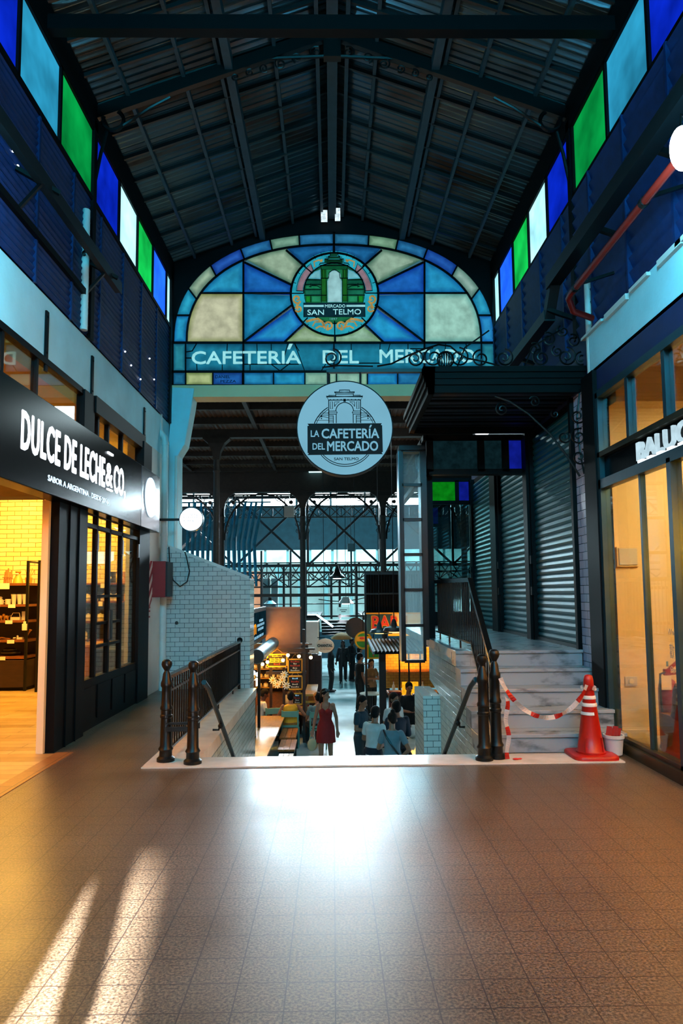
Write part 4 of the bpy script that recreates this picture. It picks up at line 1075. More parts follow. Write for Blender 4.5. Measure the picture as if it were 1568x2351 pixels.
for s in (1, -1):
    fx = lambda pts: [mp(770 + s * (x - 770), y) for x, y in pts]
    def sp(cx, cy, r, t, a0, sg_): return [(cx + p[0], cy - p[1]) for p in spiral(0, 0, r, t, a0, sg_)]
    for pts, w in ((sp(255, 770, 62, 1.1, 5.0, 1), .034), ([(300, 800), (260, 850), (235, 905)], .036), (sp(275, 905, 48, 1.1, 3.6, -1), .03), (sp(690, 1150, 62, 1.1, 2.6, 1), .034), ([(640, 1180), (600, 1090), (540, 1050), (460, 1060), (375, 1085)], .042), ([(630, 1160), (560, 1150), (510, 1180)], .026), ([(590, 1090), (500, 1090), (465, 1150)], .022), ([(500, 320), (490, 250), (560, 225), (600, 232)], .02), (sp(585, 232, 22, .9, 1.0, 1), .018), ([(690, 1200), (650, 1190)], .03)):
        stroke(b, fx(pts), w, TGf, -.012, 0)
obj('gilt_scrolls', b, 'gold_glass', sg)
b = BM(); Tt = TF(0, GY - .03, 0)
def lt(s, x0, z0, x1, z1, dep=.02, bold=.02): merge(b, text_mesh(s, z1 - z0, x1 - x0, dep, bold, TF(x0, GY - .03, z0)))
lt('CAFETERIA', -2.553, 5.832, -.551, 6.075); prism(b, [(-.80, 6.10), (-.75, 6.10), (-.70, 6.20), (-.76, 6.20)], Tt, -.02, 0)
lt('DEL', -.141, 5.834, .516, 6.085); lt('MERCADO', .909, 5.838, 2.671, 6.095)
lt('SAN', -.424, 6.756, -.118, 6.86, .01, .005); lt('TELMO', .051, 6.763, .57, 6.868, .01, .005); lt('MERCADO', -.097, 6.896, .281, 6.955, .01, .004)
for z in (6.937, 6.915):
    prism(b, [(-.49, z - .006), (-.12, z - .006), (-.12, z + .006), (-.49, z + .006)], Tt, -.01, 0); prism(b, [(.30, z - .006), (.65, z - .006), (.65, z + .006), (.30, z + .006)], Tt, -.01, 0)
obj('lettering', b, 'glass_letter', sg)
b = text_mesh('1897', .04, .14, .005, 0, TF(-.01, GY - .03, 6.66)); obj('year_lettering', b, 'glass_letter_dim', sg)
b = text_mesh('DANIEL', .06, .27, .006, .004, TF(-2.125, GY - .01, 5.565)); merge(b, text_mesh('PEZZA', .05, .285, .006, .004, TF(-2.03, GY - .01, 5.485)))
obj('signature_lettering', b, 'black_steel', sg, label='dark signature lettering in one blue pane')
# ------------------------------------------------------------------ hanging round sign
em('lightbox_face', '#78b4cc', .95, .06, 2)
rs = thing('hanging_sign', 'large round light box sign with a gateway drawing hanging in the middle', 'sign', (.16, 8.0, 2.95))
C0 = (.16, 3.525); RY = Euler((pi / 2, 0, 0)).to_matrix()
obj('face', lathe(BM(), [(0, 0), (.553, 0), (.553, .01), (0, .01)], (C0[0], 7.94, C0[1]), 64, RY), 'lightbox_face', rs)
obj('rim', lathe(BM(), [(.553, -.13), (.565, -.13), (.565, .012), (.553, .012)], (C0[0], 7.94, C0[1]), 64, RY, True), 'black_steel', rs, smooth=True)
obj('back', lathe(BM(), [(0, 0), (.553, 0), (.553, .01), (0, .01)], (C0[0], 8.075, C0[1]), 64, RY), 'white_panel', rs)
k = .553 / 697; sp_ = lambda x, y: (C0[0] + (x - 765) * k, C0[1] - (y - 775) * k)
TS = TF(0, 7.93, 0); b = BM()
def SS(pts, w=9, cl=False): stroke(b, [sp_(*p) for p in pts], w * 1.2 * k, TS, -.003, .004, cl)
for s in (1, -1):
    fx = lambda pts: [(765 + s * (x - 765), y) for x, y in pts]
    SS(fx([(765, 205), (690, 208), (685, 235)])); SS(fx([(765, 240), (615, 240), (635, 265), (765, 265)]), 9); SS(fx([(635, 265), (635, 300)])); SS(fx([(635, 285), (530, 285), (530, 300)]), 6)
    SS(fx([(765, 305), (495, 305), (530, 358), (765, 358)]), 10); SS(fx([(530, 358), (530, 705)]), 11); SS(fx([(555, 380), (585, 380), (585, 490), (555, 490)]), 6, True); SS(fx([(615, 385), (690, 385), (640, 420), (620, 455)]), 7, True)
    SS(fx(arc(765, 525, 130, -130, 180, 90, 14)), 10); SS(fx([(530, 522), (640, 522), (655, 545), (640, 570), (530, 570), (522, 548)]), 7, True); SS(fx([(525, 546), (655, 546)]), 6)
    SS(fx([(640, 570), (640, 705)]), 10); SS(fx([(597, 590), (597, 705)]), 8)
    for y in (590, 610, 635, 660, 685): SS(fx([(535, y), (597, y)]), 6)
    for x in (555, 605, 660, 715): SS(fx([(x, 345), (x, 356)]), 12)
    SS(fx(arc(765, 880, 480, -480, 159, 121, 16)), 11); SS(fx(arc(765, 880, 452, -452, 158, 122, 16)), 7)
    for y, xa in ((548, 430), (568, 400), (590, 385), (660, 345)): SS(fx([(xa, y), (530, y)]), 5)
    SS(fx([(370, 610), (440, 604), (530, 625)]), 6); SS(fx([(422, 585), (422, 612)]), 20); SS(fx([(422, 625), (422, 642)]), 16)
    SS(fx(arc(765, 905, 445, -445, 270, 218, 18)), 9); SS(fx(arc(765, 890, 430, -430, 270, 219, 18)), 9)
SS([(765, 340), (765, 384)], 30)
obj('line_drawing', b, 'black_steel', rs)
b = BM(); pts = [(215, 745), (238, 740), (215, 710), (1310, 710), (1295, 738), (1315, 740), (1320, 1140), (1300, 1145), (1320, 1172), (215, 1178), (235, 1150), (215, 1148)]
prism(b, [sp_(*p) for p in pts], TS, -.004, .004)
obj('banner', b, 'black_steel', rs)
b = BM()
def st_(s, x0, y0, x1, y1, bold=.02): merge(b, text_mesh(s, (y0 - y1) * k, (x1 - x0) * k, .006, bold, TF(sp_(x0, y0)[0], 7.924, sp_(x0, y0)[1])))
st_('LA', 265, 908, 385, 808); st_('CAFETERIA', 425, 930, 1265, 785, .028); st_('DEL', 290, 1098, 468, 1000); st_('MERCADO', 505, 1118, 1248, 972, .028)
prism(b, [sp_(*p) for p in ((1120, 775), (1145, 775), (1165, 735), (1140, 735))], TF(0, 7.924, 0), -.006, 0)
obj('lettering', b, 'lightbox_face', rs, label='pale blue lettering on the black banner')
b = text_mesh('SAN TELMO', 42 * k, 360 * k, .005, .02, TF(sp_(603, 1258)[0], 7.93, sp_(603, 1258)[1])); obj('small_lettering', b, 'black_steel', rs)
b = BM()
for x in (-.035, .35): cyl(b, (x, 8.0, C0[1] + .4), (x, 8.0, 4.25), .012, n=8)
obj('hanger_rods', b, 'black_iron', rs)

# ------------------------------------------------------------------ canopy with crestings, and the beam carrying the sign
cp = thing('iron_canopy', 'dark slatted iron canopy with scrolled cresting over the marble stairs', 'canopy', (2.0, 8.9, 3.93))
b = BM()
for (dz0, dz1, o) in ((3.94, 4.03, .0), (4.03, 4.10, .025), (4.10, 4.17, .045), (4.17, 4.235, .07)):
    box(b, 1.15 - o, 3.0, 7.93 - o, 8.0, dz0, dz1); box(b, 1.15 - o, 1.22, 7.93 - o, 10.05, dz0, dz1); box(b, 1.15 - o, 3.0, 10.0, 10.05 + o, dz0, dz1)
obj('fascia', b, 'canopy_iron', cp)
b = BM()
for i in range(11): box(b, 1.2, 2.98, 8.05 + .18 * i, 8.05 + .18 * i + .11, 4.02 - .012 * (i % 2), 4.05)
obj('slats', b, 'canopy_slat', cp)
b = box(BM(), 1.2, 2.98, 7.98, 10.02, 4.10, 4.14)
for i in range(11): box(b, 1.2, 2.98, 8.16 + .18 * i, 8.16 + .18 * i + .025, 4.0, 4.06)
obj('ribs', b, 'canopy_iron', cp)
b = box(BM(), -.05, 1.2, 7.97, 8.03, 4.205, 4.245); obj('sign_beam', b, 'black_iron', cp)
b = BM(); YC = 7.96


def scr(cx, cz, r, turns, a0, sg, w=.011, y=YC): tube(b, [(p[0], y, p[1]) for p in spiral(cx, cz, r, turns, a0, sg)], w, 5)


# cresting: long sweep with spirals along the front edge
tube(b, [(x, YC, z) for x, z in ((.55, 4.27), (.72, 4.30), (.92, 4.40), (1.12, 4.48), (1.28, 4.53), (1.42, 4.51), (1.52, 4.42), (1.62, 4.36), (1.78, 4.33), (2.0, 4.27))], .011, 5)
tube(b, [(x, YC, z) for x, z in ((-.1, 4.26), (.1, 4.28), (.5, 4.27))], .009, 5)
for cx, r, sg in ((.02, .115, 1), (1.0, .105, 1), (1.22, .12, -1), (1.52, .12, 1), (1.78, .105, -1), (2.06, .11, 1), (2.5, .11, -1), (2.8, .12, 1), (2.98, .09, -1)):
    scr(cx, 4.255 + r, r, 1.7, 1.5 if sg > 0 else 1.6, sg)
for k_ in range(10):
    a = pi * k_ / 10; tube(b, [(1.36 + .1 * cos(t) * cos(a), YC + .1 * cos(t) * sin(a), 4.345 + .1 * sin(t)) for t in [2 * pi * i / 16 for i in range(16)]], .006, 4, True)
for x0, x1 in ((1.5, 1.9), (2.3, 2.75)):
    tube(b, [(x0, YC, 4.26), (x0 + .1, YC + .02, 4.5), (x1, YC + .05, 4.72)], .01, 5)
for cx, cz, r, sg in ((2.62, 4.62, .09, 1), (2.80, 4.72, .075, -1), (2.92, 4.6, .085, 1), (2.72, 4.47, .07, -1), (2.45, 4.5, .08, 1)): scr(cx, cz, r, 1.5, 2.0, sg, .01, YC + .08)
obj('cresting', b, 'black_iron', cp)
b = BM()
# scrolled brackets under the canopy
for yb, s in ((8.02, 1),):
    tube(b, [(x, yb, z) for x, z in ((2.93, 2.95), (2.78, 3.2), (2.6, 3.45), (2.35, 3.7), (2.12, 3.86), (1.95, 3.92))], .013, 6)
    scr(2.03, 3.76, .085, 1.7, .8, -1, .011, yb); scr(2.42, 3.85, .07, 1.5, 2.6, 1, .01, yb); scr(2.76, 3.42, .08, 1.5, .6, 1, .01, yb); scr(2.66, 3.7, .05, 1.3, 2.2, -1, .009, yb)
tube(b, [(2.9, 7.85, 3.9), (2.86, 7.85, 3.6), (2.88, 7.85, 3.2), (2.92, 7.85, 2.95)], .012, 5)
for cz, sg in ((3.62, 1), (3.38, -1), (3.14, 1)): scr(2.86, cz, .1, 1.6, 1.2, sg, .011, 7.82)
obj('scroll_brackets', b, 'black_iron', cp)

# ------------------------------------------------------------------ roller shutters
def shutter(y0, y1, label):
    t = thing('roller_shutter', label, 'shutter', (2.95, (y0 + y1) / 2, .914))
    bm = BM(); pz = .088; n = int((3.92 - .95) / pz); pr = []
    for i in range(n):
        z = .95 + i * pz
        pr += [(0, z), (-.012, z + .012), (-.022, z + pz * .45), (-.014, z + pz * .82), (0, z + pz * .93)]
    for (d0, z0), (d1, z1) in zip(pr, pr[1:]):
        bm.faces.new([bm.verts.new(p) for p in ((2.97 + d0, y0, z0), (2.97 + d0, y1, z0), (2.97 + d1, y1, z1), (2.97 + d1, y0, z1))])
    bmesh.ops.remove_doubles(bm, verts=bm.verts[:], dist=1e-5)
    obj('slats', bm, 'shutter_slat', t)
    obj('backing', box(BM(), 2.98, 3.0, y0, y1, .92, 3.95), 'black_steel', t)
    for ya in (y0 - .05, y1 - .02): obj('guide_rail', box(BM(), 2.90, 2.99, ya, ya + .07, .914, 3.95), 'black_steel', t)
    obj('bottom_bar', box(BM(), 2.93, 2.98, y0, y1, .915, .96), 'dark_iron', t)
    for z in (1.55, 2.0): obj('bolt', box(BM(), 2.87, 2.90, y1 - .03, y1 + .04, z, z + .12), 'black_steel', t)
    return t


shutter(8.25, 9.96, 'teal roller shutter beside the lilac tiles, the widest in view')
shutter(10.26, 11.94, 'teal roller shutter between the two black posts')
shutter(12.46, 14.30, 'teal roller shutter farthest along the landing')
for y0, y1, lb in ((10.01, 10.21, 'slim black post between the two nearest roller shutters'), (12.0, 12.40, 'broad dark post between the two farther roller shutters')):
    obj('trim', box(BM(), 2.86, 3.0, y0, y1, .914, 3.95), 'black_steel', None, lb, 'post', kind='structure')
sbox('wall_right', 'lilac_tile', 2.95, 3.02, 7.74, 8.2, .2, 3.95, 'lilac white glazed tile strip between shutter and shop')
sbox('trim', 'black_steel', 2.88, 3.05, 7.40, 7.74, 0, 4.03, 'black post at the corner of the right shop', 'post')
sbox('trim', 'bronze_frame', 2.93, 3.03, 7.72, 7.80, .2, 4.0, 'thin brown edge beside the lilac tiles', 'trim')
sbox('wall_right', 'black_steel', 2.99, 3.05, 8.2, 8.28, .55, .95, 'black base at the end of the marble steps')

# door and transoms at the end of the landing
dl = thing('landing_door', 'dark framed mirror glass door at the far end of the marble landing', 'door', (2.4, 14.4, .914))
b = BM()
for x in (1.95, 2.93): box(b, x - .04, x + .04, 14.36, 14.44, .914, 3.95)
box(b, 1.95, 2.93, 14.36, 14.44, 3.44, 3.52); box(b, 1.95, 2.93, 14.36, 14.44, 3.92, 4.0); box(b, 2.60, 2.68, 14.36, 14.44, 3.5, 3.95); box(b, 1.95, 2.93, 14.36, 14.44, .914, 1.2)
obj('frame', b, 'black_steel', dl)
obj('pane', box(BM(), 1.98, 2.9, 14.40, 14.41, 1.2, 3.45), 'mirror_glass', dl)
em('glass_green_dim', '#0c9a1c', .55, .35, 6); em('glass_blue_dim', '#1424a8', .5, .35, 6); em('glass_grey_dim', '#16333a', .35, .4, 12)
obj('green_pane', box(BM(), 1.99, 2.60, 14.40, 14.41, 3.52, 3.92), 'glass_green_dim', dl); obj('blue_pane', box(BM(), 2.68, 2.9, 14.40, 14.41, 3.52, 3.92), 'glass_blue_dim', dl)
tb = thing('transom_box', 'dark overhead transom with three dim coloured panes under the canopy', 'transom', (2.2, 10.3, 3.4))
b = BM(); box(b, 1.42, 2.95, 10.2, 10.35, 3.36, 3.44); box(b, 1.42, 2.95, 10.2, 10.35, 3.88, 3.96)
for x in (1.48, 2.25, 2.62, 2.92): box(b, x - .05, x + .05, 10.2, 10.35, 3.4, 3.92)
box(b, 1.38, 1.46, 10.2, 14.4, 3.36, 3.44); box(b, 1.38, 1.46, 10.2, 14.4, 3.88, 3.96)
for y in (11.2, 12.2, 13.2, 14.3): box(b, 1.38, 1.46, y, y + .06, 3.4, 3.9)
obj('frame', b, 'black_steel', tb)
for x0, x1, m_ in ((1.53, 2.2, 'glass_grey_dim'), (2.3, 2.57, 'glass_grey_dim'), (2.67, 2.87, 'glass_blue_dim')):
    obj('pane', box(BM(), x0, x1, 10.26, 10.27, 3.44, 3.88), m_, tb)
sbox('trim', 'black_steel', 1.38, 1.54, 10.42, 10.58, .9, 3.95, 'tall black post at the corner of the landing', 'post')

# glazed leaf beside the post
gl = thing('glazed_shutter_leaf', 'tall narrow glazed leaf of square panes hanging beside the black landing post', 'window', (1.2, 10.0, .6))
b = BM(); x0, x1, z0, z1 = 1.03, 1.32, .62, 3.68
for x in (x0, x1): box(b, x - .02, x + .02, 9.97, 10.03, z0, z1)
zz = [z0 + (z1 - z0) * i / 6 for i in range(7)]
for z in zz: box(b, x0, x1, 9.97, 10.03, z - .022, z + .022)
box(b, x0 - .045, x0 - .015, 9.96, 10.24, z0, z1); box(b, x0 - .04, x1 + .05, 9.94, 10.26, z1, z1 + .07); box(b, x1 + .01, x1 + .07, 9.98, 10.5, z0 + .3, z1)
obj('frame', b, 'black_iron', gl)
obj('edge_strip', box(BM(), x0 - .05, x0 - .046, 9.96, 10.24, z0, z1), 'galvanised', gl)
for i, (a, c) in enumerate(zip(zz, zz[1:])): obj('pane', box(BM(), x0 + .02, x1 - .02, 9.995, 10.005, a + .02, c - .02), 'haze_glass', gl)

# ------------------------------------------------------------------ right shop
rsf = thing('shopfront_glazing', 'metal framed shop window of the right shop, with transoms and silver lettering', 'shop window', (2.95, 5, 0))
b = BM()
box(b, 2.86, 2.98, 1.5, 7.40, 0, .1); box(b, 2.90, 2.96, 1.5, 7.40, .1, .14)
obj('threshold', b, 'bronze_frame', rsf)
b = box(BM(), 2.90, 3.0, 7.34, 7.40, .1, 3.76)
for y, w in ((5.84, .07), (3.5, .07)): box(b, 2.90, 3.0, y - w / 2, y + w / 2, .1, 2.74)
box(b, 2.93, 2.98, 6.45, 6.49, .1, 2.72); box(b, 2.93, 2.98, 4.7, 4.74, .1, 2.72)
box(b, 2.90, 3.0, 1.5, 7.40, 2.70, 2.80); box(b, 2.90, 3.0, 1.5, 7.40, 3.70, 3.78)
for y in (6.63, 5.87, 5.05, 4.2): box(b, 2.91, 2.99, y - .03, y + .03, 3.08, 3.72)
obj('frame', b, 'teal_frame', rsf)
obj('sill_bar', box(BM(), 2.90, 3.0, 1.5, 7.40, 3.045, 3.10), 'bronze_frame', rsf)
obj('sign_panel', box(BM(), 2.955, 2.985, 1.5, 7.34, 2.80, 3.045), 'mirror_black' if 'mirror_black' in MATS else 'sign_black', rsf)
obj('pane', box(BM(), 2.948, 2.954, 1.5, 7.36, .14, 2.72), 'clear_glass', rsf); obj('pane', box(BM(), 2.948, 2.954, 1.5, 7.36, 3.1, 3.72), 'clear_glass', rsf)
em('letter_glow', '#c8e6f2', .9, .15, 14)  # glow stands in for lamp light on the silver letters
em('sign_light', '#e4f4ff', 5.0)
b = text_mesh('BALUC', .18, .95, .03, .02, TR(6.50, 2.84, 2.955)); obj('lettering', b, 'letter_glow', rsf, label='silver raised letters with an added glow')
b = BM()
for i in range(6): box(b, 2.90, 2.95, 6.33 - .19 * i, 6.42 - .19 * i, 2.803, 2.826)
obj('sign_lamps', b, 'sign_light', rsf, label='small bright lamps under the silver letters')
mk('decal', '#b9a98a', .6)
b = text_mesh('Welcome', .055, .30, .002, .01, TR(5.80 + .28, 1.215, 2.945)); obj('window_decal', b, 'decal', rsf, label='faint grey welcome lettering')
b = text_mesh('\u6b61\u8fce', .10, .18, .002, 0, TR(6.06, 1.02, 2.945)); obj('window_decal', b, 'decal', rsf)
b = text_mesh('Open', .045, .14, .002, .005, TR(6.06, .90, 2.945)); obj('window_decal', b, 'decal', rsf)
sbox('trim', 'navy_paint', 2.93, 3.05, -4, 7.72, 3.78, 4.03, 'deep blue painted band over the right shop window', 'band')
# interior
sbox('wall_back', 'plaster_cream', 2.97, 6.2, 7.50, 7.6, 0, 4.0, 'warm cream end wall inside the right shop')
sbox('wall_right', 'plaster_cream', 6.1, 6.2, 1, 7.6, 0, 4.0, 'warm cream back wall of the right shop')
sbox('wall_back', 'plaster_cream', 2.97, 6.2, .9, 1, 0, 4.0, 'near end wall of the right shop')
sbox('ceiling', 'plaster_cream', 2.97, 6.2, 1, 7.6, 4.0, 4.1, 'ceiling of the right shop', 'ceiling')
sbox('floor', 'office_tile', 2.97, 6.2, 1, 7.6, -.2, .03, 'beige tiled floor of the right shop', 'floor')
sbox('baseboard_back', 'plaster_cream', 3.0, 6.1, 7.48, 7.5, .03, .12, 'cream skirting of the right shop', 'baseboard')
sbox('trim', 'wood', 2.98, 3.06, 7.43, 7.5, .1, 3.72, 'brown strip drawn for the jamb shadow inside the right shop window', 'trim')  # dark strip stands for the shadow of the window jamb
sbox('trim', 'plaster_cream', 3.05, 6.1, 7.2, 7.5, 3.62, 4.0, 'boxed bulkhead under the right shop ceiling', 'trim')
wp = thing('wall_panel', 'square cream access panel on the shop end wall', 'panel', (3.15, 7.5, 1.9))
obj('frame', box(BM(), 3.10, 3.34, 7.47, 7.5, 1.86, 2.08), 'plaster_cream', wp, bevel=.004); obj('door', box(BM(), 3.12, 3.32, 7.46, 7.472, 1.88, 2.06), 'white_panel', wp, bevel=.004)
ws = thing('wall_socket', 'square cream wall socket low on the shop end wall', 'socket', (3.18, 7.5, .62))
obj('plate', box(BM(), 3.14, 3.27, 7.485, 7.5, .58, .68), 'white_panel', ws, bevel=.004); obj('insert', lathe(BM(), [(.028, 0), (.028, .006), (0, .006)], (3.205, 7.485, .63), 16, RY), 'paper', ws)
fe = thing('fire_extinguisher', 'red fire extinguisher with a white tag behind the right shop glass', 'fire extinguisher', (3.36, 7.0, .03))
obj('cylinder', lathe(BM(), [(0, .03), (.085, .03), (.09, .06), (.09, .62), (.075, .69), (.03, .73), (.03, .76), (0, .76)], (3.36, 7.0, 0), 20), 'red_metal', fe, smooth=True)
b = bar(BM(), (3.36, 7.0, .79), (3.48, 7.0, .89), .02, .03); bar(b, (3.36, 7.0, .76), (3.52, 7.0, .77), .02, .02); box(b, 3.33, 3.39, 6.98, 7.02, .75, .81)
obj('handle', b, 'red_metal', fe)
obj('hose', tube(BM(), [(3.33, 6.98, .78), (3.27, 6.95, .77), (3.25, 6.93, .6), (3.26, 6.93, .4)], .012, 6), 'black_plastic', fe, smooth=True)
obj('tag', box(BM(), 3.25, 3.35, 6.89, 6.893, .62, .76), 'paper', fe); obj('seal', box(BM(), 3.345, 3.365, 6.97, 6.975, .84, .89), 'cloth_sky', fe)
obj('base', lathe(BM(), [(0, 0), (.095, 0), (.095, .03), (0, .03)], (3.36, 7.0, .03), 18), 'black_plastic', fe)
# bench with leather bags
bn = thing('wooden_counter', 'low stepped wooden display bench behind the right shop glass', 'bench', (3.6, 6.2, .03))
obj('body', box(BM(), 3.25, 4.2, 4.0, 6.35, .03, .30), 'wood', bn, bevel=.006); obj('step', box(BM(), 3.22, 4.2, 6.38, 6.9, .03, .40), 'wood', bn, bevel=.006)
obj('top', box(BM(), 3.23, 4.22, 4.0, 6.37, .30, .33), 'pale_wood', bn, bevel=.004)
def bag(loc, sx, sy, sz, label, strap=True):
    bm = BM(); rr = []
    for i in range(9):
        u = i / 8; w = 1 - .25 * u ** 2; z = sz * u; d = (1 - .6 * u) if u < .95 else .25
        rr.append([V((sx * w * cos(a) * (1 + .05 * sin(5 * a + i)), sy * d * sin(a), z + .02 * sin(3 * a))) for a in [2 * pi * q / 20 for q in range(20)]])
    rings(bm, rr); o = obj('leather_bag', bm, 'leather', None, label, 'bag', smooth=True); o.location = loc
    if strap: obj('handle', tube(BM(), [(-sx * .55, 0, sz * .9), (-sx * .4, -.02, sz * 1.3), (0, -.03, sz * 1.42), (sx * .4, -.02, sz * 1.3), (sx * .55, 0, sz * .9)], .012, 6), 'leather', o, smooth=True)
    obj('buckle', box(BM(), -.03, .03, -sy * .98, -sy * .9, sz * .3, sz * .36), 'gold', o)
    return o
bag((3.34, 6.58, .402), .15, .11, .30, 'black leather bag standing at the left end of the wooden bench by the extinguisher', False)
bag((3.56, 6.30, .402), .17, .10, .20, 'glossy black leather bag with a looped handle in front of the extinguisher')
bag((3.70, 5.8, .332), .16, .11, .27, 'dark leather bag at the edge of the picture on the wooden bench')
b = box(BM(), -.1, .1, -.07, .07, 0, .24); prism(b, [(-.1, .24), (.1, .24), (.07, .33), (-.07, .33)], I4, -.01, .01)
o = obj('paper_bag', b, 'kraft', None, 'brown paper bag with a yellow print behind the leather bags', 'paper bag'); o.location = (3.75, 6.75, .402)
obj('print', box(BM(), -.05, .05, -.074, -.071, .12, .2), 'yellow_paint', o)
b = box(BM(), -.06, .06, -.1, .1, 0, .02); o = obj('note_paper', b, 'paper', None, 'white sheet lying on the wooden bench top', 'paper'); o.location = (3.4, 5.9, .332)
b = box(BM(), -.03, .03, -.03, .03, 0, .05); o = obj('small_box', b, 'gold', None, 'small golden box beside the white sheet on the bench', 'box'); o.location = (3.46, 5.7, .332)
b = box(BM(), -.03, .03, -.03, .03, 0, .03); o = obj('small_block', b, 'kraft', None, 'small brown wooden block in front of the leather bags', 'box'); o.location = (3.38, 6.44, .402)
# ------------------------------------------------------------------ the sunken market hall: shell
mk('hall_floor', '#9fb4b6', .24, var=.35, scale=1.4, spec=.55, bump=.05, bscale=25)
mk('dark_teal', '#12343e', .55, var=.3, scale=3, metal=.2)
mk('hall_dark', '#10181a', .7, var=.3, scale=4)
em('skylight', '#eaf8fb', 14.0, .35, .9); em('hall_window', '#aef0f8', 2.6, .4, .8); em('hall_window_low', '#9fdce0', .85, .45, .6); em('hall_window_warm', '#f0b890', .7, .3, 1)
em('bulb_warm', '#ffd890', 14); em('bulb_dim', '#ffcf80', 3); em('bulb_cool', '#cfe4ff', 9); em('lamp_white', '#eef6ff', 6); em('lamp_glow', '#f4f9ff', 9)
sbox('floor', 'hall_floor', -12, 12, 10.3, 46, -2.3, -2.1, 'worn pale concrete floor of the sunken market hall', 'floor')
bm = BM(); n = 24 * 6 * 3
a_, c_ = [], []
for i in range(n + 1):
    x = -8 + 18 * i / n; d = .02 * cos(2 * pi * (x + 8) / .12)
    a_.append(bm.verts.new((x, 12.7, 6.25 + d))); c_.append(bm.verts.new((x, 25, 6.1 + d)))
for i in range(n): bm.faces.new((a_[i], a_[i + 1], c_[i + 1], c_[i]))
obj('ceiling', bm, 'hall_sheet', None, 'brown corrugated roof of the front bay of the market hall', 'roof', kind='structure', smooth=None)
b = BM()
for i in range(9): box(b, -8, 10, 13.6 + 1.35 * i, 13.68 + 1.35 * i, 6.04 - .01 * i, 6.2)
for x in (-5, -2, 1, 4): box(b, x - .05, x + .05, 12.7, 25, 5.98, 6.12)
obj('ceiling', b, 'rust_beam', None, 'rusty purlins under the market hall roof', 'roof', kind='structure')
obj('window_16', box(BM(), -.82, -.35, 24.6, 24.9, 5.98, 6.06), 'hall_window', None, 'small bright roof light behind the round hanging sign', 'window', kind='structure')
b = BM(); box(b, -8, 10, 24.85, 25.15, 5.32, 6.14); box(b, -8, 10, 24.8, 25.2, 5.28, 5.34)
obj('trim', b, 'rust_beam', None, 'deep rusty girder across the market hall', 'girder', kind='structure')
sbox('trim', 'rust_beam', -8, 8, 18.2, 18.4, 5.78, 6.0, 'dark beam carried by the flared iron column', 'beam')
sbox('ceiling', 'dark_teal', -10, 12, 25.1, 41, 8.4, 8.6, 'high dark roof of the hall nave', 'roof')
sbox('wall_back', 'dark_teal', -10, 12, 25.0, 25.15, 6.14, 8.5, 'dark unseen wall added above the hall girder to keep the sun out')  # added out of view to block stray sun from the nave
sbox('wall_left', 'dark_teal', -10.1, -10, 12.6, 41, -2.1, 8.5, 'dark teal side wall of the hall')
sbox('wall_right', 'dark_teal', 12, 12.1, 14.5, 41, -2.1, 8.5, 'dark side wall of the hall')
sbox('wall_left', 'hall_dark', -8.0, -2.95, 12.8, 12.9, -2.1, 5.2, 'dark wall of the hall behind the shop')
sbox('wall_right', 'hall_dark', 3.05, 12, 14.5, 14.6, -2.1, 6.2, 'dark wall of the hall behind the shutters')
b = BM(); box(b, -10, 12, 40, 40.2, 4.12, 6.72); box(b, -10, 12, 40, 40.2, -2.1, -.6); box(b, -10, 12, 40, 40.2, 7.95, 8.5)
obj('wall_back', b, 'dark_teal', None, 'dark teal far wall of the hall under the bright lantern', 'wall', kind='structure')
b = BM()
for i in range(11): box(b, -10 + 2 * i, -8.12 + 2 * i, 40.05, 40.1, 6.72, 7.95)
obj('window_40', b, 'skylight', None, 'brilliant white lantern glazing high on the far hall wall', 'window', kind='structure')
b = BM()
for i in range(16): box(b, -9 + 1.3 * i, -7.86 + 1.3 * i, 40.05, 40.1, 3.2, 4.12)
obj('window_41', b, 'hall_window', None, 'bright aqua window band across the far hall wall', 'window', kind='structure')
b = BM()
for i, (x0, x1) in enumerate(((-4.9, -4.2), (-4.0, -3.3), (-2.9, -2.0), (-1.8, -.5), (-.2, 1.0), (1.2, 2.2), (2.5, 4.5), (4.8, 7))):
    box(b, x0, x1, 40.02, 40.08, -.4, 3.05)
obj('window_42', b, 'hall_window_low', None, 'tall pale aqua windows of the upper gallery offices', 'window', kind='structure')
obj('window_43', box(BM(), -4.95, -4.15, 39.9, 39.96, -.2, 2.9), 'hall_window_warm', None, 'warm lit office window beside the tiled wall top', 'window', kind='structure')
sbox('wall_back', 'office_wall', -10, 12, 40.1, 40.3, -.6, 4.12, 'pale office wall behind the far windows')

# ------------------------------------------------------------------ ironwork of the hall
def iron_column(x, y, ztop, label, w=.1, grp='iron columns of the hall'):
    t = thing('iron_column', label, 'column', (x, y, -2.1), 0, grp)
    obj('shaft', lathe(BM(), [(w * 1.5, -2.1), (w * 1.5, -1.8), (w, -1.7), (w * .95, ztop - .9), (w * 1.2, ztop - .85), (w * .95, ztop - .8), (w * .95, ztop - .55)], (x, y, 0), 12), 'rust_beam', t, smooth=True)
    b = BM(); rr = []
    for u, h in ((w * .95, -.55), (w * 1.3, -.35), (w * 2.6, -.12), (w * 4.2, 0), (w * 4.2, .05)):
        rr.append([V((x + sx * u, y + sy * min(u, w * 1.6), ztop + h)) for sx, sy in ((-1, -1), (1, -1), (1, 1), (-1, 1))])
    rings(b, rr); obj('capital', b, 'rust_beam', t)
    return t


iron_column(-3.07, 18.3, 5.74, 'slim iron column with a flared capital behind the tiled wall', .085)
for x, lb in ((-4.0, 'iron column of the girder behind the small round sign'), (-1.06, 'iron column of the girder left of the hanging lamps'), (1.86, 'iron column of the girder beside the glazed leaf'), (4.8, 'iron column of the girder behind the canopy')):
    iron_column(x, 25, 5.25, lb, .11)


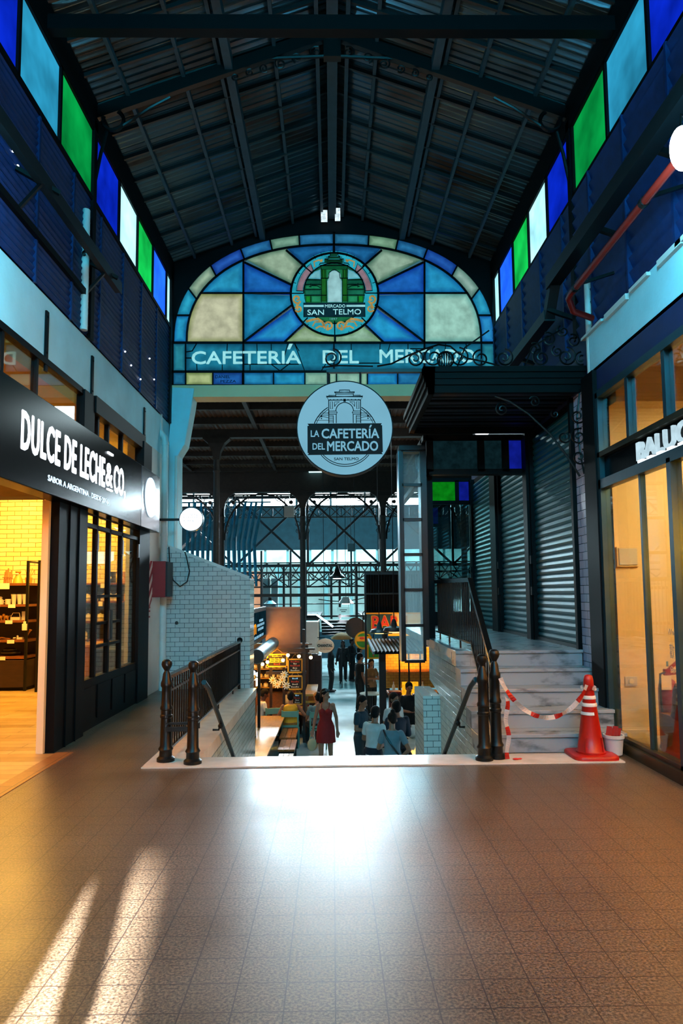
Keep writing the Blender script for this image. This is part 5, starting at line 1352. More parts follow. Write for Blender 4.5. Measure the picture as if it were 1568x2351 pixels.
def spandrel(x0, x1, label):
    t = thing('spandrel_bracket', label, 'ironwork', ((x0 + x1) / 2, 25, 4.0), 0, 'openwork spandrels of the girder')
    b = BM(); y = 25; w = x1 - x0; cx = (x0 + x1) / 2
    tube(b, [(cx + (w / 2 - .12) * cos(a), y, 3.55 + 1.68 * sin(a)) for a in [pi * i / 24 for i in range(25)]], .035, 6)
    tube(b, [(x0 + .1, y, 5.2), (x1 - .1, y, 5.2)], .03, 5)
    obj('arch', b, 'black_iron', t)
    for s, xc in ((1, x0), (-1, x1)):
        b = BM()
        for dx, dz, r, nsp in ((.42, 4.92, .24, 10), (.86, 5.08, .12, 6)):
            c = (xc + s * dx, dz)
            tube(b, [(c[0] + r * cos(k * pi / 10), y, c[1] + r * sin(k * pi / 10)) for k in range(20)], .018, 4, True)
            for k in range(nsp): a = 2 * pi * k / nsp; tube(b, [(c[0] + .05 * cos(a), y, c[1] + .05 * sin(a)), (c[0] + r * cos(a), y, c[1] + r * sin(a))], .012, 4)
            lathe(b, [(0, -.03), (r * .3, -.03), (r * .3, .03), (0, .03)], (c[0], y, c[1]), 10, RY)
        for dx, dz, r, sg in ((.27, 4.45, .14, 1), (.2, 4.12, .11, -1), (.17, 3.86, .08, 1), (.62, 5.06, .09, -1), (.65, 4.82, .08, 1)):
            tube(b, [(p[0], y, p[1]) for p in spiral(xc + s * dx, dz, r, 1.5, 1.2 if s > 0 else 1.9, sg * s)], .012, 4)
        obj('rosette_scrolls', b, 'black_iron', t)
    return t


for x0, x1, lb in ((-4.0, -1.06, 'openwork iron spandrel with rosettes between the tiled wall and the first girder column'), (-1.06, 1.86, 'openwork iron spandrel with rosettes below the round sign'), (1.86, 4.8, 'openwork iron spandrel with rosettes behind the glazed leaf'), (-6.94, -4.0, 'openwork iron spandrel with rosettes behind the pale corbel column')): spandrel(x0, x1, lb)


def lattice(name, y, x0, x1, z0, z1, bay, w, label, fine=False):
    t = thing(name, label, 'truss', ((x0 + x1) / 2, y, z0))
    b = BM(); bar(b, (x0, y, z0), (x1, y, z0), w * 1.3); bar(b, (x0, y, z1), (x1, y, z1), w * 1.3); obj('chords', b, 'rust_beam', t)
    b = BM(); x = x0
    while x < x1 - .01:
        bar(b, (x, y, z0), (x + bay, y, z1), w); bar(b, (x, y + .04, z1), (x + bay, y + .04, z0), w)
        bar(b, (x, y, z0), (x, y, z1), w); x += bay
    obj('braces', b, 'dark_iron', t)


lattice('cross_braced_girder', 28.5, -10.0, 12.05, 2.75, 5.6, 3.0, .09, 'large cross braced iron girder behind the openwork arches')
lattice('lattice_truss', 33, -10.0, 12.0, 5.25, 5.75, .55, .045, 'fine lattice truss under the white lantern glazing')
lattice('lattice_truss', 36, -10.0, 12.0, 2.3, 3.2, .6, .05, 'fine lattice girder in front of the aqua window band')
lattice('cross_braced_girder', 31, -10.05, 12.0, 1.9, 2.55, .9, .05, 'low lattice girder above the gallery offices')
gf = thing('gallery_steelwork', 'dark steel frame of posts and beams in front of the pale gallery offices', 'frame', (-1, 30, -2.1))
for x in (-3.55, -3.05, -2.1, -1.15, -.05, .32, 1.05, 1.9): obj('post', box(BM(), x - .05, x + .05, 29.95, 30.05, .5, 2.85), 'dark_iron', gf)
b = BM()
for z, h in ((2.83, .1), (2.5, .07), (1.52, .1), (.62, .08), (1.15, .04)): box(b, -6, 5, 29.9, 30.0, z - h / 2, z + h / 2)
obj('beams', b, 'dark_iron', gf)
b = BM(); tube(b, [(-.6 + .25 * i, 29.8, 1.35 - .12 * sin(pi * i / 8) + .05 * i / 8) for i in range(9)], .02, 5); tube(b, [(-3.2 + .4 * i, 29.8, 1.9 + .05 * sin(i)) for i in range(9)], .015, 5); tube(b, [(.1 + .12 * i, 29.7, 2.1 - .02 * i) for i in range(12)], .015, 5)
obj('cables', b, 'black_plastic', gf)
sbox('floor', 'hall_dark', -4.2, -.55, 29.9, 38, .45, .62, 'dark gallery floor edge above the stalls', 'floor')
sbox('floor', 'hall_dark', 1.3, 6, 29.9, 38, .45, .62, 'dark gallery floor edge behind the bar', 'floor')
b = BM()
for i in range(5): box(b, -.5, 1.25, 30.5 + .5 * i, 31 + .5 * i, .30 - .16 * i, .42 - .16 * i)
obj('gallery_steps', b, 'hall_dark', None, 'dark hanging gangway under the gallery in the middle of the hall', 'gangway', at=(.4, 31, 0))
gt = thing('gas_bottle_cage', 'grey tank with a valve standing on the gallery edge', 'tank', (-2.75, 30.6, .62))
obj('body', lathe(BM(), [(0, .62), (.28, .62), (.3, .75), (.3, 1.15), (.12, 1.3), (0, 1.3)], (-2.75, 30.6, 0), 16), 'galvanised', gt, smooth=True); obj('valve', box(BM(), -2.82, -2.68, 30.55, 30.65, 1.3, 1.45), 'dark_iron', gt)
for x0, x1, lb in ((-3.2, -2.8, 'pale grey cabinet standing on the gallery beside the tank'), (-2.75, -2.45, 'narrow white cabinet behind the dark gallery post')):
    o = obj('tall_cabinet', box(BM(), x0, x1, 31.2, 31.5, .622, 2.3), 'white_panel', None, lb, 'cabinet', at=((x0 + x1) / 2, 31.35, .622), bevel=.01)
sbox('trim', 'rust_beam', -2.6, .75, 22.4, 22.5, 1.5, 1.6, 'dark rail crossing the hall above the stalls', 'beam')
b = BM()
for x in (-2.3, -1.35): box(b, x - .03, x + .03, 22.42, 22.48, -2.1, 3.0)
box(b, .59, .65, 22.42, 22.48, 1.5, 3.0)
obj('trim', b, 'dark_iron', None, 'thin dark posts of the stall rail', 'post', kind='structure')
obj('loudspeaker', box(box(BM(), .56, .80, 24.72, 24.97, 3.1, 3.38), .67, .69, 24.84, 24.86, 3.38, 5.30), 'black_plastic', None, 'small dark loudspeaker under the spandrels in the hall', 'speaker', at=(.68, 24.7, 3.1), bevel=.01)
obj('white_notice', box(box(BM(), -1.72, -1.35, 24.78, 24.81, 4.35, 4.75), -1.55, -1.53, 24.79, 24.805, 4.75, 5.30), 'white_panel', None, 'small white notice hung on the girder beside the rosette', 'notice', at=(-1.5, 24.7, 4.3))
b = BM()
for i in range(14): tube(b, [(-5.6 + .22 * i, 27 + .1 * (i % 3), 5.2), (-5.65 + .2 * i, 27, 3.6), (-5.7 + .21 * i, 27 + .1 * (i % 2), 1.9)], [.05, .075, .055], 6)
tube(b, [(-10.02, 27, 5.2), (-2.4, 27, 5.2)], .03, 6)
mk('blue_cloth', '#1f7f9c', .8, var=.5, scale=4)
obj('hanging_drapes', b, 'blue_cloth', None, 'row of hanging blue strips of cloth behind the slim column', 'drapes', at=(-4.2, 27, 1.9), smooth=True)

# hanging lamps
def pendant(x, y, z, r, ztop, label, mat='black_iron', kind='bell', glow='lamp_white'):
    t = thing('pendant_lamp', label, 'lamp', (x, y, z))
    pr = {'bell': [(r, 0), (r * .95, .06 * r / .25), (r * .5, .14 * r / .25), (r * .25, .3 * r / .25), (r * .1, .42 * r / .25), (0, .43 * r / .25)],
          'cone': [(r, 0), (r * .4, r * .75), (r * .38, r * .8), (0, r * .82)],
          'dome': [(r, 0), (r * 1.02, r * .08), (r * .85, r * .35), (r * .3, r * .5), (r * .22, r * .9), (r * .12, r * 1.1), (0, r * 1.1)]}[kind]
    obj('lamp_shade', lathe(BM(), [(p, z + q) for p, q in pr], (x, y, 0), 24), mat, t, smooth=True)
    obj('bulb', lathe(BM(), [(0, z - .03), (r * .45, z - .025), (r * .5, z - .004), (0, z - .003)], (x, y, 0), 16), glow, t)
    obj('cable', cyl(BM(), (x, y, z + pr[-1][1]), (x, y, ztop), .012, n=5), 'black_plastic', t)
    return t


pendant(.17, 24.0, 2.12, .28, 6.13, 'dark bell shaped pendant lamp glowing blue white over the hall walkway')
pendant(.52, 27.0, 1.2, .32, 8.42, 'white cone shaped pendant lamp farther back over the walkway', 'white_panel', 'cone', 'lamp_glow')
pendant(1.50, 17.0, .66, .27, 6.22, 'broad dark dome pendant lamp in front of the bar sign', 'dark_iron', 'dome', 'bulb_dim')
pendant(1.22, 18.2, .56, .25, 6.2, 'blue grey dome pendant lamp partly behind the broad dark one', 'teal_frame', 'dome', 'bulb_dim')
ds = thing('woven_disc_lamp', 'large dark round woven lampshade hanging above the walkway', 'lamp', (.72, 22, .2))
obj('lamp_shade', lathe(BM(), [(0, -.02), (.06, -.03), (.2, -.02), (.33, .03), (.33, .06), (.2, .05), (0, .06)], (.72, 22, .5), 32, Euler((radians(80), 0, radians(8))).to_matrix()), 'dark_wood', ds, smooth=True)
obj('cable', cyl(BM(), (.72, 22, .78), (.72, 22, 6.16), .01, n=5), 'black_plastic', ds)
ft = thing('tube_light', 'tilted fluorescent tube fitting glowing blue white above the walkway', 'lamp', (-.28, 24, .4))
obj('housing', bar(BM(), (-.56, 24, .90), (.02, 24, .46), .1, .06), 'white_panel', ft); obj('tube', bar(BM(), (-.55, 23.95, .87), (.01, 23.95, .45), .03, .05), 'bulb_cool', ft)
obj('cable', cyl(BM(), (-.3, 24, .72), (-.3, 24, 6.13), .01, n=5), 'black_plastic', ft)
ls = thing('small_lightbox', 'small white illuminated sign under the gallery in the middle of the hall', 'sign', (.4, 26, .85))
obj('panel', box(BM(), .17, .64, 26, 26.06, .82, 1.08), 'hall_window_low', ls, bevel=.01); obj('hangers', cyl(cyl(BM(), (.22, 26.03, 1.08), (.22, 26.03, 8.42), .008, n=4), (.6, 26.03, 1.08), (.6, 26.03, 8.42), .008, n=4), 'black_plastic', ls)
for x0, x1, z in ((.27, .54, .98), (.32, .49, .91)): obj('lettering', box(BM(), x0, x1, 25.99, 25.999, z - .012, z + .012), 'dark_iron', ls)

# ------------------------------------------------------------------ bar on the right of the walkway
hb = thing('corrugated_hoarding', 'dark corrugated metal hoarding above the bar sign', 'hoarding', (1.9, 20.2, 1.0))
b = BM()
for i in range(26): prism(b, [(0, 0), (.025, -.03), (.05, 0)], M4(((1, 0, 0, .98 + .078 * i), (0, 0, 1, 20.2), (0, 1, 0, 0), (0, 0, 0, 1))), 1.02, 2.15)
box(b, .96, 3.0, 20.2, 20.25, 1.02, 2.15)
obj('sheet', b, 'black_steel', hb); b = box(BM(), .94, 3.02, 20.16, 20.26, 2.13, 2.2); box(b, .93, .99, 20.15, 20.27, -2.1, 2.2); box(b, .96, 3.0, 20.17, 20.2, 1.55, 1.6); obj('frame', b, 'dark_iron', hb)
bs = thing('bar_sign', 'teal and cream painted sign reading BAR in red letters', 'sign', (1.9, 20.1, .43))
b = box(BM(), .99, 1.72, 20.08, 20.12, .42, 1.0); obj('teal_board', b, 'bar_teal', bs)
obj('cream_board', box(BM(), 1.72, 3.0, 20.08, 20.12, .42, 1.0), 'bar_cream', bs)
b = box(BM(), .97, 3.0, 20.06, 20.12, .99, 1.03); box(b, 1.6, 3.0, 20.06, 20.12, .36, .42); obj('yellow_frame', b, 'yellow_paint', bs)
obj('letter_edges', text_mesh('BAR', .40, .80, .012, .05, TF(1.13, 20.075, .56)), 'yellow_paint', bs); obj('lettering', text_mesh('BAR', .37, .76, .02, .02, TF(1.15, 20.07, .575)), 'bar_red', bs, label='red BAR lettering')
obj('orange_letter', box(BM(), 2.05, 2.16, 20.07, 20.08, .5, .95), 'gold', bs)
kr = thing('kiosk_roof', 'small ribbed tile roof on a square post beside the walkway', 'roof', (1.5, 17, -2.1))
b = BM()
for i in range(13): tube(b, [(1.0 + .09 * i, 16.2, .22), (.96 + .09 * i, 18.2, .38)], .042, 6)
prism(b, [(16.2, .18), (18.2, .34), (18.2, .38), (16.2, .22)], M4(((0, 1, 0, .97), (1, 0, 0, 0), (0, 0, 1, 0), (0, 0, 0, 1))), 0, 1.2)
obj('tiles', b, 'black_steel', kr)
obj('barge_board', bar(BM(), (.95, 16.2, .21), (.93, 18.2, .38), .05, .07), 'galvanised', kr)
obj('post', box(BM(), 1.12, 1.28, 16.9, 17.06, -2.1, .23), 'dark_wood', kr)
kb = thing('kiosk_bar', 'dark bar counter with warm yellow tiled back wall and thin black posts', 'bar', (2.2, 19.5, -2.1))
obj('tiled_back', box(BM(), 1.5, 3.4, 19.9, 19.95, -1.1, .05), 'yellow_tile', kb)
b = box(BM(), 1.5, 3.4, 18.6, 19.0, -2.1, -1.1); obj('counter', b, 'dark_wood', kb); obj('counter_top', box(BM(), 1.45, 3.4, 18.5, 19.1, -1.1, -1.04), 'wood', kb, bevel=.01)
for x in (1.75, 2.0, 2.3): obj('post', cyl(BM(), (x, 18.4, -2.1), (x, 18.4, .1), .022, n=6), 'black_iron', kb)
obj('shelf', box(BM(), 1.5, 3.4, 19.6, 19.9, -.62, -.58), 'wood', kb)
for i, x in enumerate((1.62, 1.78, 2.12, 2.4)):
    o = obj('bottle', lathe(BM(), [(0, 0), (.04, 0), (.042, .15), (.015, .21), (.015, .27), (0, .27)], n=12), ['ceramic', 'gold', 'bar_green', 'ceramic'][i], None, ['pale bottle on the bar counter beside the square post', 'amber bottle on the bar counter next to the pale one', 'green bottle in the middle of the bar counter', 'pale bottle at the far end of the bar counter'][i], 'bottle', 'bottles on the bar', smooth=True); o.location = (x, 18.75, -1.04)
    obj('cap', lathe(BM(), [(0, .27), (.017, .27), (.017, .295), (0, .295)], n=10), 'red_metal', o)
for i, (x, y, h) in enumerate(((1.46, 16.6, .95), (1.76, 16.5, .95), (2.04, 16.8, .92))):
    t = thing('red_rimmed_bin', ['dark red bin with a bright red rim beside the square post', 'dark red bin with a bright red rim in the middle of three', 'dark red bin with a bright red rim nearest the tiled pier'][i], 'bin', (x, y, -2.1), 0, 'red rimmed bins')
    b = box(BM(), x - .13, x + .13, y - .13, y + .13, -2.1, -.86 + .1 * (i == 0)); obj('body', b, 'cloth_maroon', t, bevel=.02)
    zt = -.86 + .1 * (i == 0); obj('rim', box(BM(), x - .14, x + .14, y - .14, y + .14, zt, zt + .04), 'red_metal', t, bevel=.01)
t = thing('cafe_table', 'small pale round cafe table beside the red rimmed bins', 'table', (1.12, 20.6, -2.1))
obj('top', lathe(BM(), [(0, -1.36), (.34, -1.36), (.34, -1.33), (0, -1.33)], (1.12, 20.6, 0), 24), 'marble_sill', t); obj('pedestal', cyl(cyl(BM(), (1.12, 20.6, -2.1), (1.12, 20.6, -1.36), .03, n=8), (1.12, 20.6, -2.1), (1.12, 20.6, -2.07), .2, n=14), 'black_iron', t)
t = thing('marble_table', 'long pale marble topped table beside the tiled pier', 'table', (1.75, 14.2, -2.1))
obj('top', box(BM(), 1.42, 2.1, 12.75, 15.6, -1.36, -1.32), 'marble_sill', t, bevel=.006)
for x in (1.5, 2.02):
    for y in (12.9, 15.4): obj('leg', box(BM(), x - .03, x + .03, y - .03, y + .03, -2.1, -1.36), 'black_iron', t)
o = obj('plastic_bag', ellip(ellip(BM(), (0, 0, .1), (.1, .12, .1)), (.03, .02, .2), (.04, .05, .06)), 'white_panel', None, 'crumpled white bag on the long marble table', 'bag', smooth=True); o.location = (1.58, 14.2, -1.32)
t = thing('sunglasses', 'dark round sunglasses lying on the long marble table', 'sunglasses', (1.62, 13.2, -1.32))
for dx in (-.035, .035): obj('lens', lathe(BM(), [(0, 0), (.03, 0), (.03, .006), (0, .006)], (1.62 + dx, 13.2, -1.29), 16, RY), 'black_plastic', t)
obj('frame', tube(BM(), [(1.55, 13.32, -1.315), (1.555, 13.2, -1.285), (1.62, 13.2, -1.283), (1.685, 13.2, -1.285), (1.69, 13.32, -1.315)], .004, 5), 'black_plastic', t)
t = thing('serving_tray', 'orange snack tray with dark bowls on the far part of the marble table', 'tray', (1.75, 15.0, -1.32))
obj('tray', box(BM(), 1.55, 1.95, 14.8, 15.25, -1.318, -1.29), 'wood', t, bevel=.008)
for x in (1.65, 1.83): obj('bowl', lathe(BM(), [(0, -1.29), (.04, -1.29), (.07, -1.23), (.06, -1.23), (0, -1.26)], (x, 15.0, 0), 14), 'black_plastic', t, smooth=True)
t = thing('lantern_box', 'glowing yellow glass sided lantern box behind the marble table', 'lantern', (1.95, 17.4, -2.1))
em('lantern_yellow', '#f0a81c', 1.2, .3, 8); obj('glow', box(BM(), 1.72, 2.12, 17.4, 17.5, -1.05, -.62), 'lantern_yellow', t); obj('frame', box(box(BM(), 1.7, 2.14, 17.38, 17.52, -2.1, -1.05), 1.9, 1.93, 17.38, 17.4, -1.05, -.62), 'dark_wood', t)
# round and square yellow green signs
t = thing('yellow_round_sign', 'yellow and green round sign with an arched top beside the walkway', 'sign', (.88, 21, -.1))
obj('board', lathe(BM(), [(0, 0), (.24, 0), (.24, .03), (0, .03)], (.92, 21, .18), 28, RY), 'bar_green', t); obj('rim', tube(BM(), [(.92 + .24 * cos(k * pi / 14), 20.97, .18 + .24 * sin(k * pi / 14)) for k in range(28)], .03, 6, True), 'yellow_paint', t)
obj('banner', box(BM(), .70, 1.16, 20.93, 20.96, .15, .30), 'yellow_paint', t, bevel=.02); obj('motif', ellip(BM(), (.88, 20.92, .25), (.08, .01, .035)), 'bar_red', t); obj('hanger', tube(BM(), [(.92, 21, .44), (.92, 21.05, 1.0), (.96, 20.3, 1.1)], .015, 5), 'black_iron', t)
t = thing('yellow_square_sign', 'square yellow framed green sign with a red motif beside the walkway', 'sign', (1.22, 20.8, -.35))
obj('frame', box(BM(), 1.02, 1.42, 20.8, 20.83, -.36, .06), 'yellow_paint', t); obj('board', box(BM(), 1.07, 1.37, 20.78, 20.8, -.31, .01), 'bar_green', t); obj('motif', box(ellip(BM(), (1.22, 20.77, -.1), (.1, .01, .09)), 1.19, 1.22, 20.765, 20.775, -.28, -.1), 'bar_red', t); obj('hanger', cyl(BM(), (1.22, 20.81, .06), (1.22, 20.81, .42), .012, n=6), 'black_iron', t)

# ------------------------------------------------------------------ food stalls on the left of the walkway
t = thing('menu_screen', 'dark menu light box with an orange letter and pale blue writing on the stall side', 'sign', (-1.75, 16.5, .45))
obj('case', box(BM(), -1.83, -1.76, 14.75, 18.4, .45, 1.27), 'teal_frame', t, bevel=.01); em('screen', '#12303c', .5, .5, 3); obj('screen', box(BM(), -1.762, -1.75, 14.85, 18.3, .55, 1.17), 'screen', t)
em('screen_orange', '#f08a10', 1.6); em('screen_blue', '#8ac0dc', .8, .5, 9)
obj('orange_letter', text_mesh('m', .34, .75, .004, .03, TL(15.15, .70, -1.748)), 'screen_orange', t)
b = BM()
for i, (y, z, w) in enumerate(((16.1, .86, 1.7), (16.3, .76, 1.3), (15.0, .60, 2.6), (16.6, .96, .9))): box(b, -1.75, -1.746, y, y + w, z - .03, z + .03)
obj('writing_lines', b, 'screen_blue', t)
t = thing('roller_blind', 'large tan blind panel above the lit chalkboards', 'panel', (-1.3, 18.55, .28))
obj('sheet', box(BM(), -1.78, -.86, 18.5, 18.54, .28, 1.22), 'tan_panel', t); b = box(BM(), -1.8, -.84, 18.48, 18.56, 1.2, 1.25); box(b, -1.9, -.55, 18.46, 18.5, .24, .28); box(b, -1.8, -.84, 18.5, 18.54, .02, .24); obj('frame', b, 'tan_panel', t)
t = thing('rolled_awning', 'silver rolled awning tube over the lit stall', 'awning', (-1.5, 16, .2))
obj('roll', lathe(BM(), [(.12, 0), (.145, .0), (.145, 3.8), (0, 3.8)], (-1.52, 14.0, .35), 20, Euler((-pi / 2, 0, 0)).to_matrix()), 'galvanised', t, smooth=True)
obj('end_cap', lathe(BM(), [(0, 0), (.135, 0), (.135, .02), (0, .02)], (-1.52, 13.985, .35), 20, Euler((-pi / 2, 0, 0)).to_matrix()), 'black_plastic', t)
t = thing('food_stall', 'dark wooden posts and beams of the lit food stall', 'stall', (-1.2, 17.6, -2.1))
b = BM()
for x, y, z1 in ((-.73, 17.6, .7), (-1.62, 18.3, .2), (-1.28, 18.3, -.1)): box(b, x - .035, x + .035, y - .035, y + .035, -2.1, z1)
box(b, -1.9, -.6, 17.9, 17.98, .1, .2); box(b, -1.75, -.7, 18.28, 18.34, -.5, -.42); box(b, -.72, -.45, 17.58, 17.64, .18, .23)
obj('posts', b, 'dark_wood', t)
obj('wall_boards', box(BM(), -2.6, -.7, 19.8, 19.9, -2.1, .2), 'dark_wood', t)
obj('counter', box(BM(), -2.4, -.9, 19.15, 19.5, -2.1, -1.1), 'wood', t)
b = BM()
for z in (-.95, -.7, -.45, -.2): box(b, -2.3, -1.3, 19.2, 19.75, z - .02, z)
obj('display_shelves', b, 'gold', t)
cake = None
for zi, z in enumerate((-.95, -.7, -.45, -.2)):
    for i in range(6):
        lb = 'cake on the %s lit stall shelf, %s in its row' % (['lowest', 'second lowest', 'second highest', 'highest'][zi], ['first', 'second', 'third', 'fourth', 'fifth', 'last'][i])
        x = -2.2 + .17 * i + .02 * zi
        if cake is None:
            cake = obj('cake', lathe(BM(), [(0, 0), (.06, 0), (.065, .07), (.05, .09), (0, .1)], n=12), 'bulb_cake' if 'bulb_cake' in MATS else 'ceramic', None, lb, 'cake', 'cakes in the lit display', smooth=True); cake.location = (x, 19.4, z)
            obj('topping', ellip(BM(), (0, 0, .1), (.035, .035, .025), None, 8, 5), 'kraft', cake)
        else: copy_tree(cake, (x, 19.4, z), 0, lb)
for i, (x0, x1, z0, z1, y) in enumerate(((-1.69, -1.16, -.27, .07, 17.9), (-1.15, -.76, -.40, -.04, 17.7), (-1.15, -.76, -.82, -.46, 17.7), (-1.05, -.76, -1.2, -.9, 17.75))):
    t = thing('chalkboard', ['wide yellow framed chalkboard with yellow writing under the awning tube', 'upper square yellow framed chalkboard with red writing', 'lower square yellow framed chalkboard with blue and red writing', 'small yellow framed chalkboard low behind the seated people'][i], 'chalkboard', (x0, y, z0), 0, 'chalkboards of the stall')
    w = .035
    b = box(BM(), x0, x1, y - .02, y, z0, z0 + w); box(b, x0, x1, y - .02, y, z1 - w, z1); box(b, x0, x0 + w, y - .02, y, z0, z1); box(b, x1 - w, x1, y - .02, y, z0, z1)
    obj('frame', b, 'yellow_paint', t); obj('slate', box(BM(), x0 + .01, x1 - .01, y - .005, y, z0 + .01, z1 - .01), 'chalk_black', t)
    rows = [('chalk_yellow', .80, .6), ('chalk_yellow', .62, .9), ('chalk_yellow', .50, .85), ('chalk_yellow', .38, .9), ('chalk_red', .22, .4)] if i == 0 else [('chalk_red', .78, .8), ('chalk', .64, .3), ('chalk_red', .5, .85), ('chalk', .34, .4), ('chalk', .18, .8)] if i == 1 else [('screen_blue', .78, .5), ('chalk_red', .56, .7), ('chalk', .38, .5), ('chalk', .2, .7)]
    for mt, fz, fw in rows:
        W_ = (x1 - x0 - 2 * w - .03); n_ = max(3, int(fw * W_ / .035)); b = BM(); xx = (x0 + x1) / 2 - fw * W_ / 2
        for q in range(n_):
            hgt = .022 + .012 * ((q * 7) % 3 == 0); box(b, xx + q * fw * W_ / n_, xx + (q + .72) * fw * W_ / n_, y - .008, y - .005, z0 + fz * (z1 - z0) - .012, z0 + fz * (z1 - z0) - .012 + hgt)
        obj('chalk_line', b, mt, t)
    obj('hanger', tube(BM(), [(x0 + .1, y, z1), ((x0 + x1) / 2, y, z1 + .12), (x1 - .1, y, z1)], .006, 4), 'gold', t)
for i, (x, z) in enumerate(((-1.22, -.43), (-1.54, -.60), (-1.43, -.71), (-1.30, -.60), (-1.17, -.70))):
    b = BM()
    for q in range(9):
        a = 2 * pi * q / 9; ellip(b, (.065 * cos(a), 0, .065 * sin(a)), (.042, .008, .016), Euler((0, -a, 0)).to_matrix(), 8, 5)
    o = obj('daisy', b, 'flower_white', None, 'white paper daisy ' + ['touching the upper chalkboard', 'at the end of the daisy row by the shelves', 'lowest of the three clustered daisies', 'beside the dark middle post of the stall', 'touching the lower chalkboard'][i], 'daisy', 'paper daisies of the stall', smooth=True); o.location = (x, 17.92 if x < -1.25 else 17.6, z)
    obj('centre', ellip(BM(), (0, -.01, 0), (.024, .01, .024), None, 8, 5), 'yellow_paint', o)
bl = None
for i, (px, pz, c) in enumerate(((-1.72, -.11, 0), (-1.60, -.06, 0), (-1.22, -.02, 0), (-1.10, .10, 0), (-.83, .07, 0), (-.54, .04, 0), (-1.93, -.56, 0), (-1.82, -.52, 0), (-1.79, -.43, 0), (-1.78, -.30, 1), (-1.89, -.26, 1), (-2.07, -.52, 0))):
    y = 17.1 if i < 6 else 16.6
    t = obj('light_bulb', ellip(BM(), (0, 0, 0), .042 if i < 6 else .055, None, 10, 7), 'bulb_cool' if c else 'bulb_warm', None, 'glowing bulb of the stall string lights, ' + ['first under the awning tube', 'second under the awning tube', 'in front of the wide chalkboard', 'above the wide chalkboard corner', 'above the upper square chalkboard', 'beyond the dark stall post', 'lowest at the tiled wall edge', 'lowest cluster over the table', 'upper of the low cluster', 'blue white nearer the shelves', 'blue white nearer the tiled wall', 'half hidden by the tiled wall'][i], 'light bulb', 'string light bulbs', smooth=True)
    t.location = (px, y, pz); obj('cap', cyl(BM(), (0, 0, .035), (0, 0, .085), .018, n=8), 'black_plastic', t)
b = tube(BM(), [(-2.1, 16.6, -.42), (-1.9, 16.6, -.2), (-1.8, 16.6, -.3), (-1.72, 17.1, 0), (-1.6, 17.1, .03), (-1.22, 17.1, .07), (-1.1, 17.1, .19), (-.83, 17.1, .16), (-.54, 17.1, .13), (-.45, 17.6, .2)], .006, 4)
obj('string_light_cable', b, 'black_plastic', None, 'black cable carrying the stall bulbs', 'cable', at=(-1.3, 17, 0))
t = thing('white_sign_box', 'white box column with a cream side and dark scroll ornament by the walkway', 'sign box', (-.62, 21, -.2))
obj('body', box(BM(), -.80, -.45, 21, 21.6, -.2, .75), 'white_panel', t); obj('side', box(BM(), -.45, -.43, 21, 23, -.2, .75), 'sign_cream', t)
b = BM()
for i in range(3):
    for sgn in (1, -1): tube(b, [(-.425, 22 + p[0], .02 + .27 * i + p[1]) for p in spiral(.25 * sgn, 0, .22, 1.4, 0, sgn, 16)], .012, 4)
obj('scroll_ornament', b, 'dark_iron', t)
t = thing('oval_sign', 'cream oval sign reading CHANTAL hanging over the walkway', 'sign', (-.23, 20.5, -.15))
obj('board', lathe(BM(), [(0, 0), (.262, 0), (.268, .015), (.262, .03), (0, .03)], (-.23, 20.5, .07), 40, (M4.Diagonal((1, 1, .79, 1)).to_3x3() @ RY)), 'sign_cream', t)
obj('lettering', text_mesh('CHANTAL', .085, .44, .006, .045, TF(-.45, 20.46, .035)), 'black_plastic', t); obj('small_lettering', text_mesh('Flor de Chantal', .032, .30, .003, .03, TF(-.37, 20.46, -.04)), 'kraft', t); obj('top_lettering', text_mesh('by hnr', .025, .1, .003, 0, TF(-.29, 20.46, .15)), 'kraft', t)
obj('arm', tube(BM(), [(-.45, 20.6, .3), (-.23, 20.52, .3), (-.23, 20.5, .27)], .012, 5), 'black_iron', t)
t = thing('dark_stall_cabinet', 'dark wooden stall cabinet under the white sign box', 'cabinet', (-.6, 21, -2.1))
obj('body', box(BM(), -.9, -.35, 20.9, 22.5, -2.1, -.25), 'dark_wood', t); b = BM()
for i in range(3): box(b, -.85 + .17 * i, -.72 + .17 * i, 20.88, 20.9, -1.9, -.4)
obj('panels', b, 'dark_wood', t)
t = thing('side_counter', 'bright wooden wall counter beyond the dark stall post', 'counter', (-.6, 18.6, -1.2))
obj('top', box(BM(), -.72, -.42, 17.7, 19.6, -.98, -.93), 'pale_wood', t); obj('shelf', box(BM(), -.72, -.46, 17.7, 19.2, -1.15, -1.10), 'pale_wood', t); obj('bracket', box(BM(), -.72, -.66, 17.75, 19.5, -2.1, -.98), 'wood', t)
for i, (x, y) in enumerate(((-.32, 19.3), (-.25, 20.2))):
    t = thing('bar_stool', ['dark bar stool beside the bright wall counter', 'dark bar stool in front of the dark stall cabinet'][i], 'stool', (x, y, -2.1), 0, 'dark bar stools')
    obj('seat', lathe(BM(), [(0, -1.4), (.16, -1.4), (.16, -1.35), (0, -1.35)], (x, y, 0), 16), 'dark_wood', t)
    for sx in (-1, 1):
        for sy in (-1, 1): obj('leg', cyl(BM(), (x + .08 * sx, y + .08 * sy, -1.4), (x + .14 * sx, y + .14 * sy, -2.1), .012, n=6), 'black_iron', t)
t = thing('parasol', 'brown and cream low domed parasol far along the walkway', 'parasol', (.36, 27.5, -2.1))
obj('canopy', lathe(BM(), [(.42, -.2), (.36, -.08), (.2, .02), (0, .06)], (.36, 27.5, 0), 20), 'kraft', t, smooth=True); obj('pole', cyl(BM(), (.36, 27.5, -2.1), (.36, 27.5, .1), .015, n=6), 'black_iron', t)
b = tube(BM(), [(.36 + .44 * cos(a), 27.3, -.15 + .12 * sin(a)) for a in [pi * i / 12 for i in range(13)]], .02, 5); obj('valance', b, 'sign_cream', t)

